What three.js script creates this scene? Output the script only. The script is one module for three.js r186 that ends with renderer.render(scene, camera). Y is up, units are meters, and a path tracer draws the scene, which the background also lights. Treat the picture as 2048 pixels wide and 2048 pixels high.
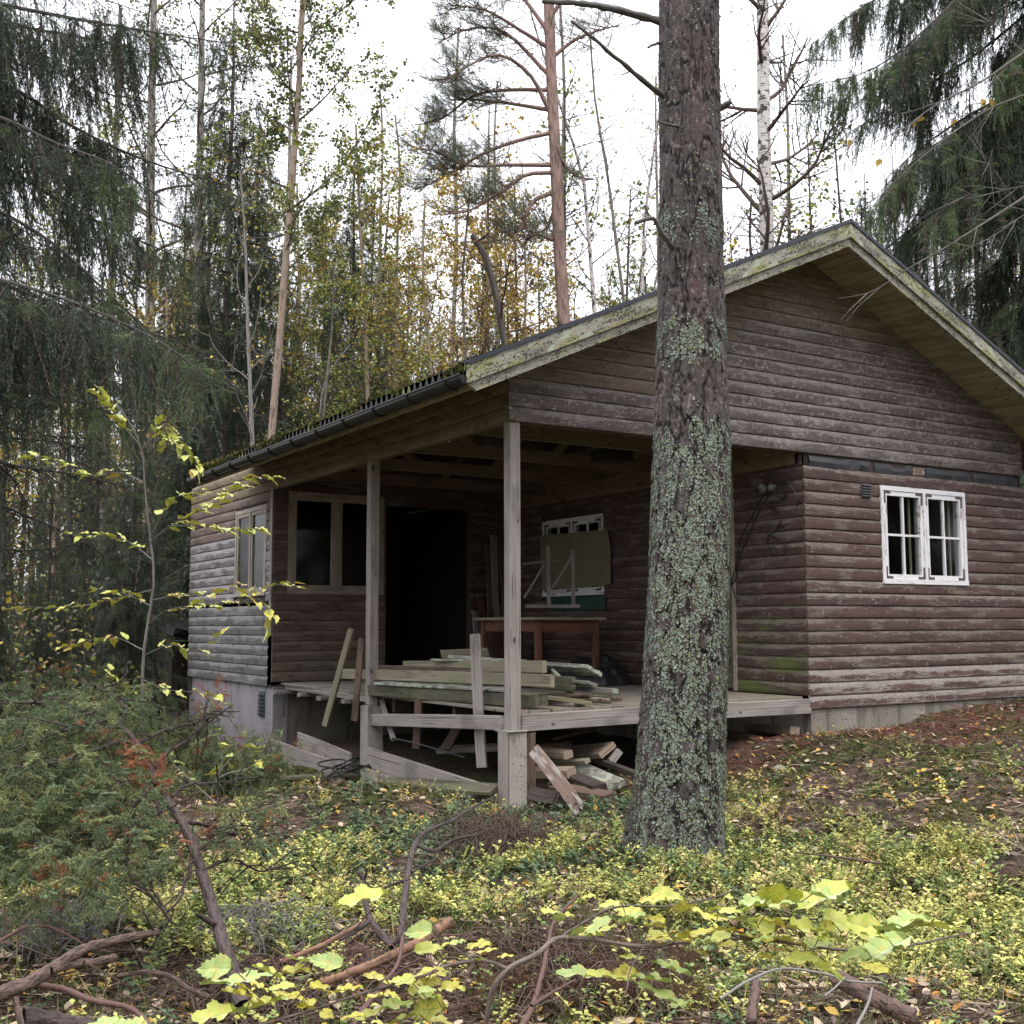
import * as THREE from 'three';
import { mergeGeometries } from 'three/addons/utils/BufferGeometryUtils.js';

// ---------- camera, sky, sun, exposure ----------
const scene = new THREE.Scene();
const camera = new THREE.PerspectiveCamera(48.63, 1, 0.05, 1500);
camera.rotation.order = 'YXZ';
camera.position.set(-4.6956, 0.6723, 7.5715);
camera.rotation.set(THREE.MathUtils.degToRad(5.67), THREE.MathUtils.degToRad(-31.892), THREE.MathUtils.degToRad(-0.146));
const renderer = new THREE.WebGLRenderer({ antialias: true });
renderer.toneMapping = THREE.LinearToneMapping;
renderer.toneMappingExposure = 2.85;
renderer.shadowMap.enabled = true;
{ // overcast sky: an even layer of thin cloud, brighter overhead, with soft patches
  const W = 512, H = 256, d = new Float32Array(W * H * 4);
  for (let y = 0; y < H; y++) for (let x = 0; x < W; x++) {
    const el = ((y + 0.5) / H - 0.5) * Math.PI, s = Math.max(0, Math.sin(el));
    const a = x / W * Math.PI * 2;
    const cloud = 1 + 0.05 * Math.sin(a * 3 + 4 * s) + 0.04 * Math.sin(a * 7 - 9 * s + 1) + 0.03 * Math.sin(a * 13 + 17 * s);
    const L = (0.4 + 0.85 * s) * cloud, i = (y * W + x) * 4;
    d[i] = L * 0.97; d[i + 1] = L * 0.99; d[i + 2] = L * 1.07; d[i + 3] = 1;
  }
  const t = new THREE.DataTexture(d, W, H, THREE.RGBAFormat, THREE.FloatType);
  t.mapping = THREE.EquirectangularReflectionMapping; t.magFilter = THREE.LinearFilter; t.needsUpdate = true;
  scene.background = t; scene.environment = t;
}
const sun = new THREE.DirectionalLight(0xfff3e2, 0.6);
sun.position.set(-5, 30, 13); sun.target.position.set(0, 0, 0);
sun.castShadow = true; sun.shadow.radius = 45; sun.shadow.mapSize.set(2048, 2048);
Object.assign(sun.shadow.camera, { left: -25, right: 25, top: 25, bottom: -25, near: 1, far: 90 });
scene.add(sun, sun.target);

// ---------- helpers ----------
const V = (x, y, z) => new THREE.Vector3(x, y, z), PI = Math.PI, UP = V(0, 1, 0);
const lerp = (a, b, t) => a + (b - a) * t, clamp = (x, a = 0, b = 1) => Math.min(b, Math.max(a, x));
const sstep = (a, b, x) => { const t = clamp((x - a) / (b - a)); return t * t * (3 - 2 * t); };
function rng(seed) { let a = (seed * 2654435761) | 0; const f = () => { a = (a + 0x6d2b79f5) | 0; let t = Math.imul(a ^ (a >>> 15), 1 | a); t = (t + Math.imul(t ^ (t >>> 7), 61 | t)) ^ t; return ((t ^ (t >>> 14)) >>> 0) / 4294967296; }; f.r = (a, b) => a + (b - a) * f(); f.s = (m) => (f() * 2 - 1) * m; f.pick = (l) => l[Math.floor(f() * l.length)]; return f; }
function h2(x, y, s) { let h = Math.imul(x, 374761393) + Math.imul(y, 668265263) + Math.imul(s, 1442695041) | 0; h = Math.imul(h ^ (h >>> 13), 1274126177); return ((h ^ (h >>> 16)) >>> 0) / 4294967296; }
// value noise, periodic with px, py cells (0 = not periodic)
const PT = new Uint16Array(8192), VT = new Float32Array(8192); { const R = rng(77); for (let i = 0; i < 4096; i++) PT[i] = i; for (let i = 4095; i > 0; i--) { const j = Math.floor(R() * (i + 1)), t = PT[i]; PT[i] = PT[j]; PT[j] = t; } for (let i = 0; i < 4096; i++) { PT[i + 4096] = PT[i]; VT[i] = VT[i + 4096] = R(); } }
function vn(x, y, px = 0, py = 0, s = 0) {
  let ix = Math.floor(x), iy = Math.floor(y); const fx = x - ix, fy = y - iy, u = fx * fx * (3 - 2 * fx), v = fy * fy * (3 - 2 * fy);
  let jx = ix + 1, jy = iy + 1;
  if (px > 0) { ix %= px; if (ix < 0) ix += px; jx = ix + 1 === px ? 0 : ix + 1; }
  if (py > 0) { iy %= py; if (iy < 0) iy += py; jy = iy + 1 === py ? 0 : iy + 1; }
  const A = PT[(ix + s * 131) & 4095], B = PT[(jx + s * 131) & 4095]; iy &= 4095; jy &= 4095;
  const a = VT[PT[A + iy]], b = VT[PT[B + iy]], c = VT[PT[A + jy]], d = VT[PT[B + jy]];
  return a + (b - a) * u + (c - a) * v + (a - b - c + d) * u * v;
}
function fbm(x, y, px, py, oct, s = 0) { let t = 0, a = 0.5, n = 0; for (let i = 0; i < oct; i++) { t += a * vn(x, y, px, py, s + i * 17); n += a; a *= 0.5; x *= 2; y *= 2; px *= 2; py *= 2; } return t / n; }
const toS = (c) => (c <= 0.0031308 ? 12.92 * c : 1.055 * Math.pow(c, 1 / 2.4) - 0.055);
const S8 = new Uint8Array(4097); for (let i = 0; i <= 4096; i++) S8[i] = Math.round(255 * toS(i / 4096));
// a colour map (linear values in, sRGB bytes out) and a height map of the same surface
function surf(w, h, fn, wrap = THREE.RepeatWrapping) {
  const c = new Uint8Array(w * h * 4), b = new Uint8Array(w * h), o = [0, 0, 0, 0.5, 1];
  for (let y = 0; y < h; y++) for (let x = 0; x < w; x++) {
    o[3] = 0.5; o[4] = 1; fn((x + 0.5) / w, (y + 0.5) / h, o); const i = y * w + x;
    c[i * 4] = S8[(clamp(o[0]) * 4096) | 0]; c[i * 4 + 1] = S8[(clamp(o[1]) * 4096) | 0]; c[i * 4 + 2] = S8[(clamp(o[2]) * 4096) | 0]; c[i * 4 + 3] = 255; b[i] = clamp(o[3]) * 255;
  }
  const mk = (d, f) => { const t = new THREE.DataTexture(d, w, h, f); t.wrapS = t.wrapT = wrap; t.magFilter = THREE.LinearFilter; t.minFilter = THREE.LinearMipmapLinearFilter; t.generateMipmaps = true; t.needsUpdate = true; return t; };
  const map = mk(c, THREE.RGBAFormat); map.colorSpace = THREE.SRGBColorSpace;
  return { map, bumpMap: mk(b, THREE.RedFormat) };
}
const std = (o) => new THREE.MeshStandardMaterial({ roughness: 0.85, metalness: 0, ...o });
const rep = (m, x, y) => { for (const k of ['map', 'bumpMap']) if (m[k]) m[k].repeat.set(x, y); return m; };
const flat = (r, g, b, rough = 0.85, more = {}) => { const m = std({ roughness: rough, ...more }); m.color.setRGB(r, g, b); return m; };
const mix3 = (o, a, b, t) => { o[0] = lerp(a[0], b[0], t); o[1] = lerp(a[1], b[1], t); o[2] = lerp(a[2], b[2], t); };
const into = (o, a, t) => { o[0] = lerp(o[0], a[0], t); o[1] = lerp(o[1], a[1], t); o[2] = lerp(o[2], a[2], t); };
// names, tags
const taken = {};
function numbered(n) { const k = taken[n] = (taken[n] ?? -1) + 1; return k ? n + '_' + String(k).padStart(3, '0') : n; }
function tag(o, label, category, group, kind) { if (label) o.userData.label = label; if (category) o.userData.category = category; if (group) o.userData.group = group; if (kind) o.userData.kind = kind; return o; }
function thing(name, label, category, p = [0, 0, 0], group) { const g = new THREE.Group(); g.name = numbered(name); g.position.set(...p); scene.add(g); return tag(g, label, category, group); }
function part(name, geo, mat, parent, label) { const m = new THREE.Mesh(geo, mat); m.name = name; m.castShadow = m.receiveShadow = true; if (label) m.userData.label = label; parent.add(m); return m; }
function solo(name, geo, mat, label, category, group, kind) { const m = part(numbered(name), geo, mat, scene); return tag(m, label, category, group, kind); }
// the children of a group built in world coordinates are moved so that the group stands at p
function rebase(g, p) { for (const c of g.children) c.position.sub(p); g.position.add(p); return g; }
function inst(name, geo, mat, mats, cols, parent) { const m = new THREE.InstancedMesh(geo, mat, mats.length); mats.forEach((x, i) => m.setMatrixAt(i, x)); if (cols) cols.forEach((c, i) => m.setColorAt(i, c)); m.name = name; m.castShadow = m.receiveShadow = true; m.userData.kind = 'stuff'; parent.add(m); return m; }
// the ray of the photograph's pixel (2048 x 2048)
camera.updateMatrixWorld(true);
const CQ = camera.quaternion, FW = V(0, 0, -1).applyQuaternion(CQ), RT = V(1, 0, 0).applyQuaternion(CQ), CU = V(0, 1, 0).applyQuaternion(CQ), FL = 2266.3;
const ray = (px, py) => FW.clone().addScaledVector(RT, (px - 1024) / FL).addScaledVector(CU, -(py - 1024) / FL);
const at = (px, py, d) => camera.position.clone().addScaledVector(ray(px, py), d);
// the same pixel at a horizontal distance dh straight ahead, so that upright things stay upright
const FH = FW.clone().setY(0).normalize(), RH = RT.clone().setY(0).normalize();
const atH = (px, py, dh) => { const r = ray(px, py); return camera.position.clone().addScaledVector(r, dh / r.dot(FH)); };
const onA = (k) => (px, py, v) => { const r = ray(px, py), a = ['x', 'y', 'z'][k]; return camera.position.clone().addScaledVector(r, (v - camera.position[a]) / r[a]); };
const onX = onA(0), onY = onA(1), onZ = onA(2);
// mesh accumulator
class Acc {
  constructor() { this.p = []; this.n = []; this.u = []; this.i = []; }
  v(p, n, u, v) { this.p.push(p.x, p.y, p.z); this.n.push(n.x, n.y, n.z); this.u.push(u, v); return this.p.length / 3 - 1; }
  quad(a, b, c, d, uvs) { const n = b.clone().sub(a).cross(d.clone().sub(a)).normalize(); const k = [a, b, c, d].map((q, j) => this.v(q, n, ...(uvs ? uvs[j] : [q.x + q.z, q.y]))); this.i.push(k[0], k[1], k[2], k[0], k[2], k[3]); }
  tri(a, b, c, uv = [[0, 0], [1, 0], [0.5, 1]]) { const n = b.clone().sub(a).cross(c.clone().sub(a)).normalize(); const k = [a, b, c].map((q, j) => this.v(q, n, ...uv[j])); this.i.push(...k); }
  tube(pts, r, sides = 6, cap = true, uvs = 1, rough = 0) {
    const n = pts.length; let len = 0, nx = null; const rings = [];
    for (let k = 0; k < n; k++) {
      const t = pts[Math.min(n - 1, k + 1)].clone().sub(pts[Math.max(0, k - 1)]).normalize();
      if (!nx) { nx = Math.abs(t.y) < 0.9 ? V(0, 1, 0) : V(1, 0, 0); }
      nx.addScaledVector(t, -nx.dot(t)); if (nx.lengthSq() < 1e-8) nx.set(t.z, t.x, t.y).addScaledVector(t, -t.dot(V(t.z, t.x, t.y))); nx.normalize();
      const by = t.clone().cross(nx); if (k) len += pts[k].distanceTo(pts[k - 1]);
      const rr = typeof r === 'function' ? r(k / (n - 1)) : Array.isArray(r) ? r[k] : r, ring = [];
      for (let s = 0; s <= sides; s++) { const a = s / sides * 2 * PI, rq = rough ? rr * (1 + rough * (fbm((s % sides) * 0.9 + 7, len * 34 + 3, 0, 0, 3, 19) - 0.5)) : rr, d = nx.clone().multiplyScalar(Math.cos(a)).addScaledVector(by, Math.sin(a)); ring.push(this.v(pts[k].clone().addScaledVector(d, rq), d, s / sides * uvs, len)); }
      rings.push(ring);
      if (k) for (let s = 0; s < sides; s++) { const a = rings[k - 1], b = ring; this.i.push(a[s], a[s + 1], b[s + 1], a[s], b[s + 1], b[s]); }
      if (cap && (k === 0 || k === n - 1)) { const d = t.clone().multiplyScalar(k ? 1 : -1), c = this.v(pts[k].clone().addScaledVector(d, rr * 0.3), d, 0.5, len); for (let s = 0; s < sides; s++) this.i.push(c, ring[s], ring[s + 1]); }
    }
  }
  get tris() { return this.i.length / 3; }
  build() { const g = new THREE.BufferGeometry(); g.setAttribute('position', new THREE.Float32BufferAttribute(this.p, 3)); g.setAttribute('normal', new THREE.Float32BufferAttribute(this.n, 3)); g.setAttribute('uv', new THREE.Float32BufferAttribute(this.u, 2)); g.setIndex(this.i); return g; }
}
function box(x0, x1, y0, y1, z0, z1, acc = new Acc()) { // uv in metres
  const c = (x, y, z) => V(x ? x1 : x0, y ? y1 : y0, z ? z1 : z0), f = (a, b, d, e, U, W) => { const uv = (q) => [q[U], q[W]]; acc.quad(a, b, d, e, [uv(a), uv(b), uv(d), uv(e)]); };
  f(c(0, 0, 1), c(1, 0, 1), c(1, 1, 1), c(0, 1, 1), 'x', 'y'); f(c(1, 0, 0), c(0, 0, 0), c(0, 1, 0), c(1, 1, 0), 'x', 'y');
  f(c(1, 0, 1), c(1, 0, 0), c(1, 1, 0), c(1, 1, 1), 'z', 'y'); f(c(0, 0, 0), c(0, 0, 1), c(0, 1, 1), c(0, 1, 0), 'z', 'y');
  f(c(0, 1, 1), c(1, 1, 1), c(1, 1, 0), c(0, 1, 0), 'x', 'z'); f(c(0, 0, 0), c(1, 0, 0), c(1, 0, 1), c(0, 0, 1), 'x', 'z');
  return acc;
}
const spline = (pts, n) => new THREE.CatmullRomCurve3(pts, false, 'centripetal').getSpacedPoints(n);
// a plank along +x, centred in y (thickness) and z (width), with softened edges, warp and optional broken ends
let plankSeed = 1;
function plankGeo(len, w, t, { bevel = 0.004, warp = 0.006, rag = 0, rag0 = 0, segs = 4, nW = rag || rag0 ? 8 : 1, seed = plankSeed++, twist = 0 } = {}) {
  const R = rng(seed * 7 + 3), sec = [], b = Math.min(bevel, t * 0.3), acc = new Acc(), uo = R() * 3, vo = R() * 3;
  for (let k = 0; k <= nW; k++) sec.push([t / 2, -w / 2 + b + (w - 2 * b) * k / nW, 0, 1]);
  sec.push([t / 2 - b, w / 2, 1, 1]); sec.push([-t / 2 + b, w / 2, 1, -1]);
  for (let k = nW; k >= 0; k--) sec.push([-t / 2, -w / 2 + b + (w - 2 * b) * k / nW, 0, -1]);
  sec.push([-t / 2 + b, -w / 2, -1, -1]); sec.push([t / 2 - b, -w / 2, -1, 1]);
  const jag = (z, e, amp) => amp ? amp * (vn(z * 60 + seed, e * 9 + seed, 0, 0, seed) + 0.5 * vn(z * 160, e, 0, 0, seed + 3) - 0.4) : 0;
  const wy = R.s(warp), wz = R.s(warp), tw = R.s(twist);
  const P = (k, s) => { const f = k / segs; let x = len * f; if (k === segs) x -= jag(sec[s][1], 1, rag); if (k === 0) x += jag(sec[s][1], 2, rag0); const bow = 4 * f * (1 - f), a = tw * (f - 0.5), y = sec[s][0] + wy * bow, z = sec[s][1] + wz * bow; return V(x, y * Math.cos(a) - z * Math.sin(a), y * Math.sin(a) + z * Math.cos(a)); };
  const n = sec.length; let per = 0; const pv = [0]; for (let s = 0; s < n; s++) { const q = sec[(s + 1) % n]; per += Math.hypot(q[0] - sec[s][0], q[1] - sec[s][1]); pv.push(per); }
  for (let k = 0; k < segs; k++) for (let s = 0; s < n; s++) { const s2 = (s + 1) % n, a = P(k, s), e = P(k, s2), c = P(k + 1, s2), d = P(k + 1, s); acc.quad(a, d, c, e, [[a.x / 2 + uo, pv[s] * 2 + vo], [d.x / 2 + uo, pv[s] * 2 + vo], [c.x / 2 + uo, pv[s + 1] * 2 + vo], [e.x / 2 + uo, pv[s + 1] * 2 + vo]]); }
  const cols = [[2 * nW + 5, 2 * nW + 4]]; for (let k = 0; k <= nW; k++) cols.push([k, 2 * nW + 3 - k]); cols.push([nW + 1, nW + 2]);
  for (const k of [0, segs]) for (let j = 0; j + 1 < cols.length; j++) { let q = [P(k, cols[j][0]), P(k, cols[j + 1][0]), P(k, cols[j + 1][1]), P(k, cols[j][1])]; if (!k) q = [q[1], q[0], q[3], q[2]]; acc.quad(...q, q.map((e) => [e.z * 0.5 + uo, e.y * 2 + vo])); }
  return acc.build();
}
// put a mesh built along +x between two points; 'wide' is the direction its width (local z) should lean to
function lay(m, a, b, wide = V(0, 0, 1)) {
  const x = b.clone().sub(a).normalize(), z = wide.clone().addScaledVector(x, -wide.dot(x)).normalize(), y = z.clone().cross(x);
  m.position.copy(a); m.quaternion.setFromRotationMatrix(new THREE.Matrix4().makeBasis(x, y, z)); return m;
}
function plank(name, label, category, a, b, w, t, mat, { wide, group, ...o } = {}) { const m = solo(name, plankGeo(a.distanceTo(b), w, t, o), mat, label, category, group); return lay(m, a, b, wide); }
function plankPart(name, a, b, w, t, mat, parent, { wide, ...o } = {}) { return lay(part(name, plankGeo(a.distanceTo(b), w, t, o), mat, parent), a, b, wide); }

// ---------- surfaces ----------
// siding: eight boards in an atlas, u = 2.4 m, v across the board (bottom to top). p: paint colour, w: weathered wood colour, worn: share of worn wood at the top edge / bottom edge
function sidingTex(seed, { p, p2 = p, w, worn = 0.35, low = 0.1, fleck = 0, fleckC = [0.36, 0.34, 0.33], moss = 0, mossC = [0.13, 0.17, 0.03], stain = 0.25, rot = 0, knots = 0.5 }) {
  const kn = []; const R = rng(seed); for (let r = 0; r < 8; r++) { kn[r] = []; for (let k = 0; k < 7; k++) kn[r].push([R(), R.r(0.2, 0.8), R.r(0.5, 1)]); }
  return surf(1024, 512, (u, v, o) => {
    const row = Math.min(7, Math.floor(v * 8)), t = v * 8 - row, q = seed * 13 + row * 29;
    const grain = fbm(u * 12, t * 9 + row * 20, 12, 0, 4, q), fine = vn(u * 300, t * 34, 300, 0, q + 3), str = vn(u * 40, t * 26, 40, 0, q + 5);
    mix3(o, p, p2, clamp(fbm(u * 5, t * 2, 5, 0, 3, q + 7) * 1.6 - 0.3));
    const k0 = 0.78 + 0.44 * grain; o[0] *= k0; o[1] *= k0; o[2] *= k0;
    // worn paint: long streaks with ragged outlines, mostly along the upper edge
    const ws = fbm(u * 9, t * 3, 9, 0, 4, q + 11) + 0.32 * (str - 0.5) + 0.22 * (fine - 0.5);
    const thr = 1 - (worn * sstep(0.35, 0.95, t) * 1.25 + low * sstep(0.35, 0.02, t) + worn * 0.35);
    const wm = sstep(thr - 0.12, thr + 0.14, ws + 0.12);
    const wc = 0.7 + 0.6 * str * grain + 0.25 * fine; into(o, [w[0] * wc, w[1] * wc, w[2] * wc], wm * 0.92);
    if (fleck) { const f = (0.6 * vn(u * 330, t * 22, 330, 0, q + 21) + 0.5 * vn(u * 170, t * 11, 170, 0, q + 23)) * (0.55 + 0.6 * vn(u * 60, t * 4, 60, 0, q + 22)) * 1.05; const fm = sstep(0.92 - fleck * 0.5, 1.02 - fleck * 0.5, f + 0.25 * (fbm(u * 6, t, 6, 0, 2, q) - 0.5)); into(o, fleckC, fm * 0.8); }
    if (stain) { const s = fbm(u * 14, t * 2, 14, 0, 3, q + 31); const sm = sstep(0.62, 0.75, s) * stain; o[0] *= 1 - sm; o[1] *= 1 - sm; o[2] *= 1 - sm; }
    let h = 0.5 + 0.3 * (grain - 0.5) + 0.25 * (str - 0.5) - 0.12 * wm;
    if (rot) { const rr = fbm(u * 16, t * 3.5, 16, 0, 4, q + 41), rm = sstep(0.62 - rot * 0.1, 0.68 - rot * 0.1, rr); into(o, [0.012, 0.011, 0.011], rm); h -= 0.4 * rm; }
    for (const [ku, kt, ks] of kn[row]) { const dx = (((u - ku + 1.5) % 1) - 0.5) * 20, dy = t - kt, d = Math.hypot(dx * 1.3, dy * 1.1) / (0.13 * ks); if (d < 1.6) { const m = sstep(1.6, 0.5, d) * knots; o[0] *= 1 - 0.6 * m; o[1] *= 1 - 0.62 * m; o[2] *= 1 - 0.6 * m; } }
    for (const nt of [0.24, 0.74]) { const nx = ((u * 4 + row * 0.37 + nt * 0.05 + 8) % 1) - 0.5, dd = Math.hypot(nx * 0.6, (t - nt) * 0.12) / 0.0042; if (dd < 1.6) { const k = sstep(1.6, 0.7, dd) * 0.8; o[0] *= 1 - k; o[1] *= 1 - k; o[2] *= 1 - k; } }
    if (moss) { const m = fbm(u * 5, t * 0.8 + row * 0.7, 5, 0, 4, seed + 51) + 0.25 * (fine - 0.5); const mm = sstep(1 - moss * 0.62, 1.06 - moss * 0.62, m); into(o, [mossC[0] * (0.6 + grain), mossC[1] * (0.6 + grain), mossC[2] * (0.6 + grain)], mm * 0.85); h += 0.1 * mm; }
    o[3] = h;
  });
}
const siding = (seed, o, bump = 0.0035, rough = 0.8) => std({ ...sidingTex(seed, o), bumpScale: bump, roughness: rough });
// sawn timber, 2 m along u, 0.5 m along v
function woodTex(seed, { a, b, moss = 0, mossF = 6, mossC = [0.15, 0.19, 0.06], paint = 0, paintC = [0.6, 0.55, 0.5], crack = 0.5, knots = 6, dirt = 0.3, lichen = 0, speck = 0 }) {
  const R = rng(seed), kn = []; for (let k = 0; k < knots; k++) kn.push([R(), R(), R.r(0.5, 1.2)]);
  return surf(512, 256, (u, v, o) => {
    let bend = 0, dark = 0; for (const [ku, kv, ks] of kn) { const dx = ((u - ku + 1.5) % 1 - 0.5) * 2, dy = ((v - kv + 1.5) % 1 - 0.5) * 0.5, d = Math.hypot(dx * 0.6, dy) / (0.012 * ks); bend += 0.02 * ks * Math.sign(dy || 1) * Math.exp(-d * 0.35); if (d < 1.3) dark = Math.max(dark, sstep(1.3, 0.8, d)); }
    const vv = v + bend, gr = vn(u * 6, vv * 90, 6, 0, seed), g2 = vn(u * 22, vv * 220, 22, 0, seed + 3), lo = fbm(u * 4, v * 5, 4, 5, 3, seed + 5);
    mix3(o, a, b, clamp(gr * 0.55 + g2 * 0.3 + lo * 0.5 - 0.2));
    const cr = vn(u * 5, vv * 70, 5, 0, seed + 9); const cm = sstep(0.9 - crack * 0.08, 0.97 - crack * 0.05, cr) * crack; o[0] *= 1 - 0.75 * cm; o[1] *= 1 - 0.75 * cm; o[2] *= 1 - 0.75 * cm;
    o[0] *= 1 - 0.65 * dark; o[1] *= 1 - 0.7 * dark; o[2] *= 1 - 0.7 * dark;
    const dm = sstep(0.55, 0.75, fbm(u * 7, v * 4, 7, 4, 4, seed + 13)) * dirt; o[0] *= 1 - dm; o[1] *= 1 - dm; o[2] *= 1 - dm;
    if (paint) { const pm = sstep(1 - paint, 1.08 - paint, fbm(u * 10, v * 14, 10, 14, 4, seed + 17) + 0.3 * (g2 - 0.5)); into(o, paintC, pm); }
    if (moss) { const mm = sstep(1 - moss * 0.7, 1.08 - moss * 0.7, fbm(u * mossF, v * (mossF - 1), mossF, mossF - 1, 5, seed + 19) + 0.3 * (g2 - 0.5) + 0.12 * (h2((u * 512) | 0, (v * 256) | 0, seed) - 0.5)); const k = 0.7 + 0.6 * g2; into(o, [mossC[0] * k, mossC[1] * k, mossC[2] * k], mm * 0.8); }
    if (speck) { const sk = vn(u * 190, v * 60, 190, 60, seed + 29) * 0.6 + 0.5 * fbm(u * 16, v * 12, 16, 12, 3, seed + 31), sm = sstep(0.74 - speck * 0.1, 0.84 - speck * 0.1, sk) * 0.75; o[0] *= 1 - sm; o[1] *= 1 - sm; o[2] *= 1 - sm; }
    if (lichen) { const lm = sstep(1 - lichen * 0.6, 1.02 - lichen * 0.6, fbm(u * 22, v * 12, 22, 12, 4, seed + 23)); into(o, [0.36, 0.4, 0.3], lm * 0.85); }
    o[3] = 0.5 + 0.3 * (gr - 0.5) + 0.2 * (g2 - 0.5) - 0.5 * cm;
  });
}
const wood = (seed, o, bump = 0.004, rough = 0.85) => std({ ...woodTex(seed, o), bumpScale: bump, roughness: rough });
const M = {};
Object.assign(M, {
  red: siding(1, { p: [0.064, 0.035, 0.029], p2: [0.092, 0.052, 0.043], w: [0.16, 0.13, 0.112], worn: 0.3, low: 0.05, fleck: 0.2, fleckC: [0.3, 0.27, 0.26] }),
  redMoss: siding(2, { p: [0.06, 0.034, 0.03], p2: [0.085, 0.05, 0.042], w: [0.17, 0.15, 0.11], worn: 0.36, moss: 0.66, mossC: [0.085, 0.115, 0.025], fleck: 0.1 }), redHint: siding(12, { p: [0.062, 0.034, 0.03], p2: [0.09, 0.05, 0.043], w: [0.2, 0.17, 0.14], worn: 0.42, fleck: 0.15, moss: 0.3, mossC: [0.2, 0.2, 0.09] }),
  redWorn: siding(3, { p: [0.09, 0.046, 0.04], p2: [0.12, 0.072, 0.06], w: [0.3, 0.26, 0.23], worn: 0.62, low: 0.35, fleck: 0.4, moss: 0.3, mossC: [0.28, 0.28, 0.12] }),
  fleck: siding(5, { p: [0.082, 0.062, 0.057], p2: [0.115, 0.09, 0.082], w: [0.2, 0.172, 0.156], worn: 0.36, low: 0.2, fleck: 0.44, fleckC: [0.34, 0.31, 0.3] }),
  dry: siding(6, { p: [0.15, 0.108, 0.078], p2: [0.12, 0.085, 0.066], w: [0.23, 0.175, 0.13], worn: 0.3, low: 0.1, fleck: 0.16, knots: 0.9 }),
  raw: siding(7, { p: [0.2, 0.15, 0.09], p2: [0.16, 0.118, 0.075], w: [0.25, 0.2, 0.13], worn: 0.2, stain: 0.4, knots: 1 }),
  grey: siding(8, { p: [0.17, 0.15, 0.145], p2: [0.11, 0.09, 0.088], w: [0.3, 0.28, 0.28], worn: 0.45, low: 0.3, stain: 0.4 }),
  rotten: siding(9, { p: [0.16, 0.148, 0.14], p2: [0.1, 0.092, 0.09], w: [0.25, 0.24, 0.235], worn: 0.4, low: 0.3, stain: 0.4, rot: 0.0 }),
  brownWall: siding(10, { p: [0.15, 0.105, 0.085], p2: [0.12, 0.08, 0.068], w: [0.2, 0.15, 0.12], worn: 0.3, low: 0.15, stain: 0.35, knots: 0.8 }),
  brownMoss: siding(11, { p: [0.14, 0.11, 0.08], p2: [0.12, 0.09, 0.07], w: [0.2, 0.16, 0.12], worn: 0.3, low: 0.15, moss: 0.62, mossC: [0.12, 0.14, 0.04] }),
  post: wood(21, { a: [0.17, 0.14, 0.125], b: [0.42, 0.38, 0.35], crack: 0.9, dirt: 0.35, knots: 5 }, 0.006),
  oldGrey: wood(22, { a: [0.2, 0.175, 0.155], b: [0.38, 0.34, 0.31], crack: 0.7 }),
  green: wood(23, { a: [0.17, 0.15, 0.1], b: [0.31, 0.275, 0.195], moss: 0.5, mossF: 9, mossC: [0.2, 0.21, 0.1], crack: 0.8, dirt: 0.5 }),
  darkGreen: wood(24, { a: [0.07, 0.066, 0.045], b: [0.15, 0.138, 0.09], moss: 0.5, mossF: 9, mossC: [0.12, 0.13, 0.055], crack: 0.9, dirt: 0.5 }),
  brown: wood(25, { a: [0.085, 0.052, 0.037], b: [0.18, 0.12, 0.085], crack: 0.7, dirt: 0.4 }),
  fresh: wood(26, { a: [0.2, 0.15, 0.105], b: [0.36, 0.285, 0.21], crack: 0.6, dirt: 0.6 }),
  wetDark: wood(27, { a: [0.03, 0.022, 0.018], b: [0.09, 0.065, 0.05], crack: 0.8, dirt: 0.5 }),
  joist: wood(28, { a: [0.105, 0.075, 0.05], b: [0.17, 0.125, 0.088], knots: 9, crack: 0.2 }),
  deck: wood(29, { a: [0.17, 0.145, 0.115], b: [0.29, 0.25, 0.2], crack: 0.5, dirt: 0.35 }),
  barge: wood(30, { a: [0.24, 0.225, 0.18], b: [0.38, 0.36, 0.3], moss: 0.64, mossF: 11, mossC: [0.24, 0.24, 0.085], crack: 0.4, dirt: 0.4, lichen: 0.55, speck: 1.3, knots: 3 }),
  bargeLow: wood(31, { a: [0.22, 0.205, 0.165], b: [0.36, 0.335, 0.28], moss: 0.5, mossF: 12, mossC: [0.33, 0.32, 0.1], crack: 0.25, dirt: 0.5, speck: 1.4, knots: 3 }),
  soffit: wood(32, { a: [0.24, 0.2, 0.12], b: [0.36, 0.31, 0.2], knots: 8, crack: 0.2, moss: 0.3, mossC: [0.26, 0.24, 0.1] }),
  orange: wood(33, { a: [0.1, 0.038, 0.022], b: [0.17, 0.07, 0.04], crack: 0.2, dirt: 0.4 }),
  lichenWood: wood(34, { a: [0.13, 0.115, 0.1], b: [0.3, 0.28, 0.25], crack: 1, lichen: 0.75, moss: 0.3 }, 0.008),
  paintedPale: wood(35, { a: [0.13, 0.085, 0.065], b: [0.24, 0.17, 0.135], paint: 0.45, paintC: [0.33, 0.29, 0.27], crack: 0.7, dirt: 0.5 }),
  white: wood(36, { a: [0.3, 0.24, 0.22], b: [0.45, 0.38, 0.35], paint: 0.74, paintC: [0.74, 0.72, 0.74], crack: 0.5, dirt: 0.12, knots: 0 }, 0.002, 0.6),
  beige: wood(38, { a: [0.27, 0.22, 0.17], b: [0.36, 0.3, 0.24], paint: 0.5, paintC: [0.37, 0.32, 0.26], crack: 0.2, knots: 2 }, 0.002, 0.7),
});
M.sashPink = M.white;
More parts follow.
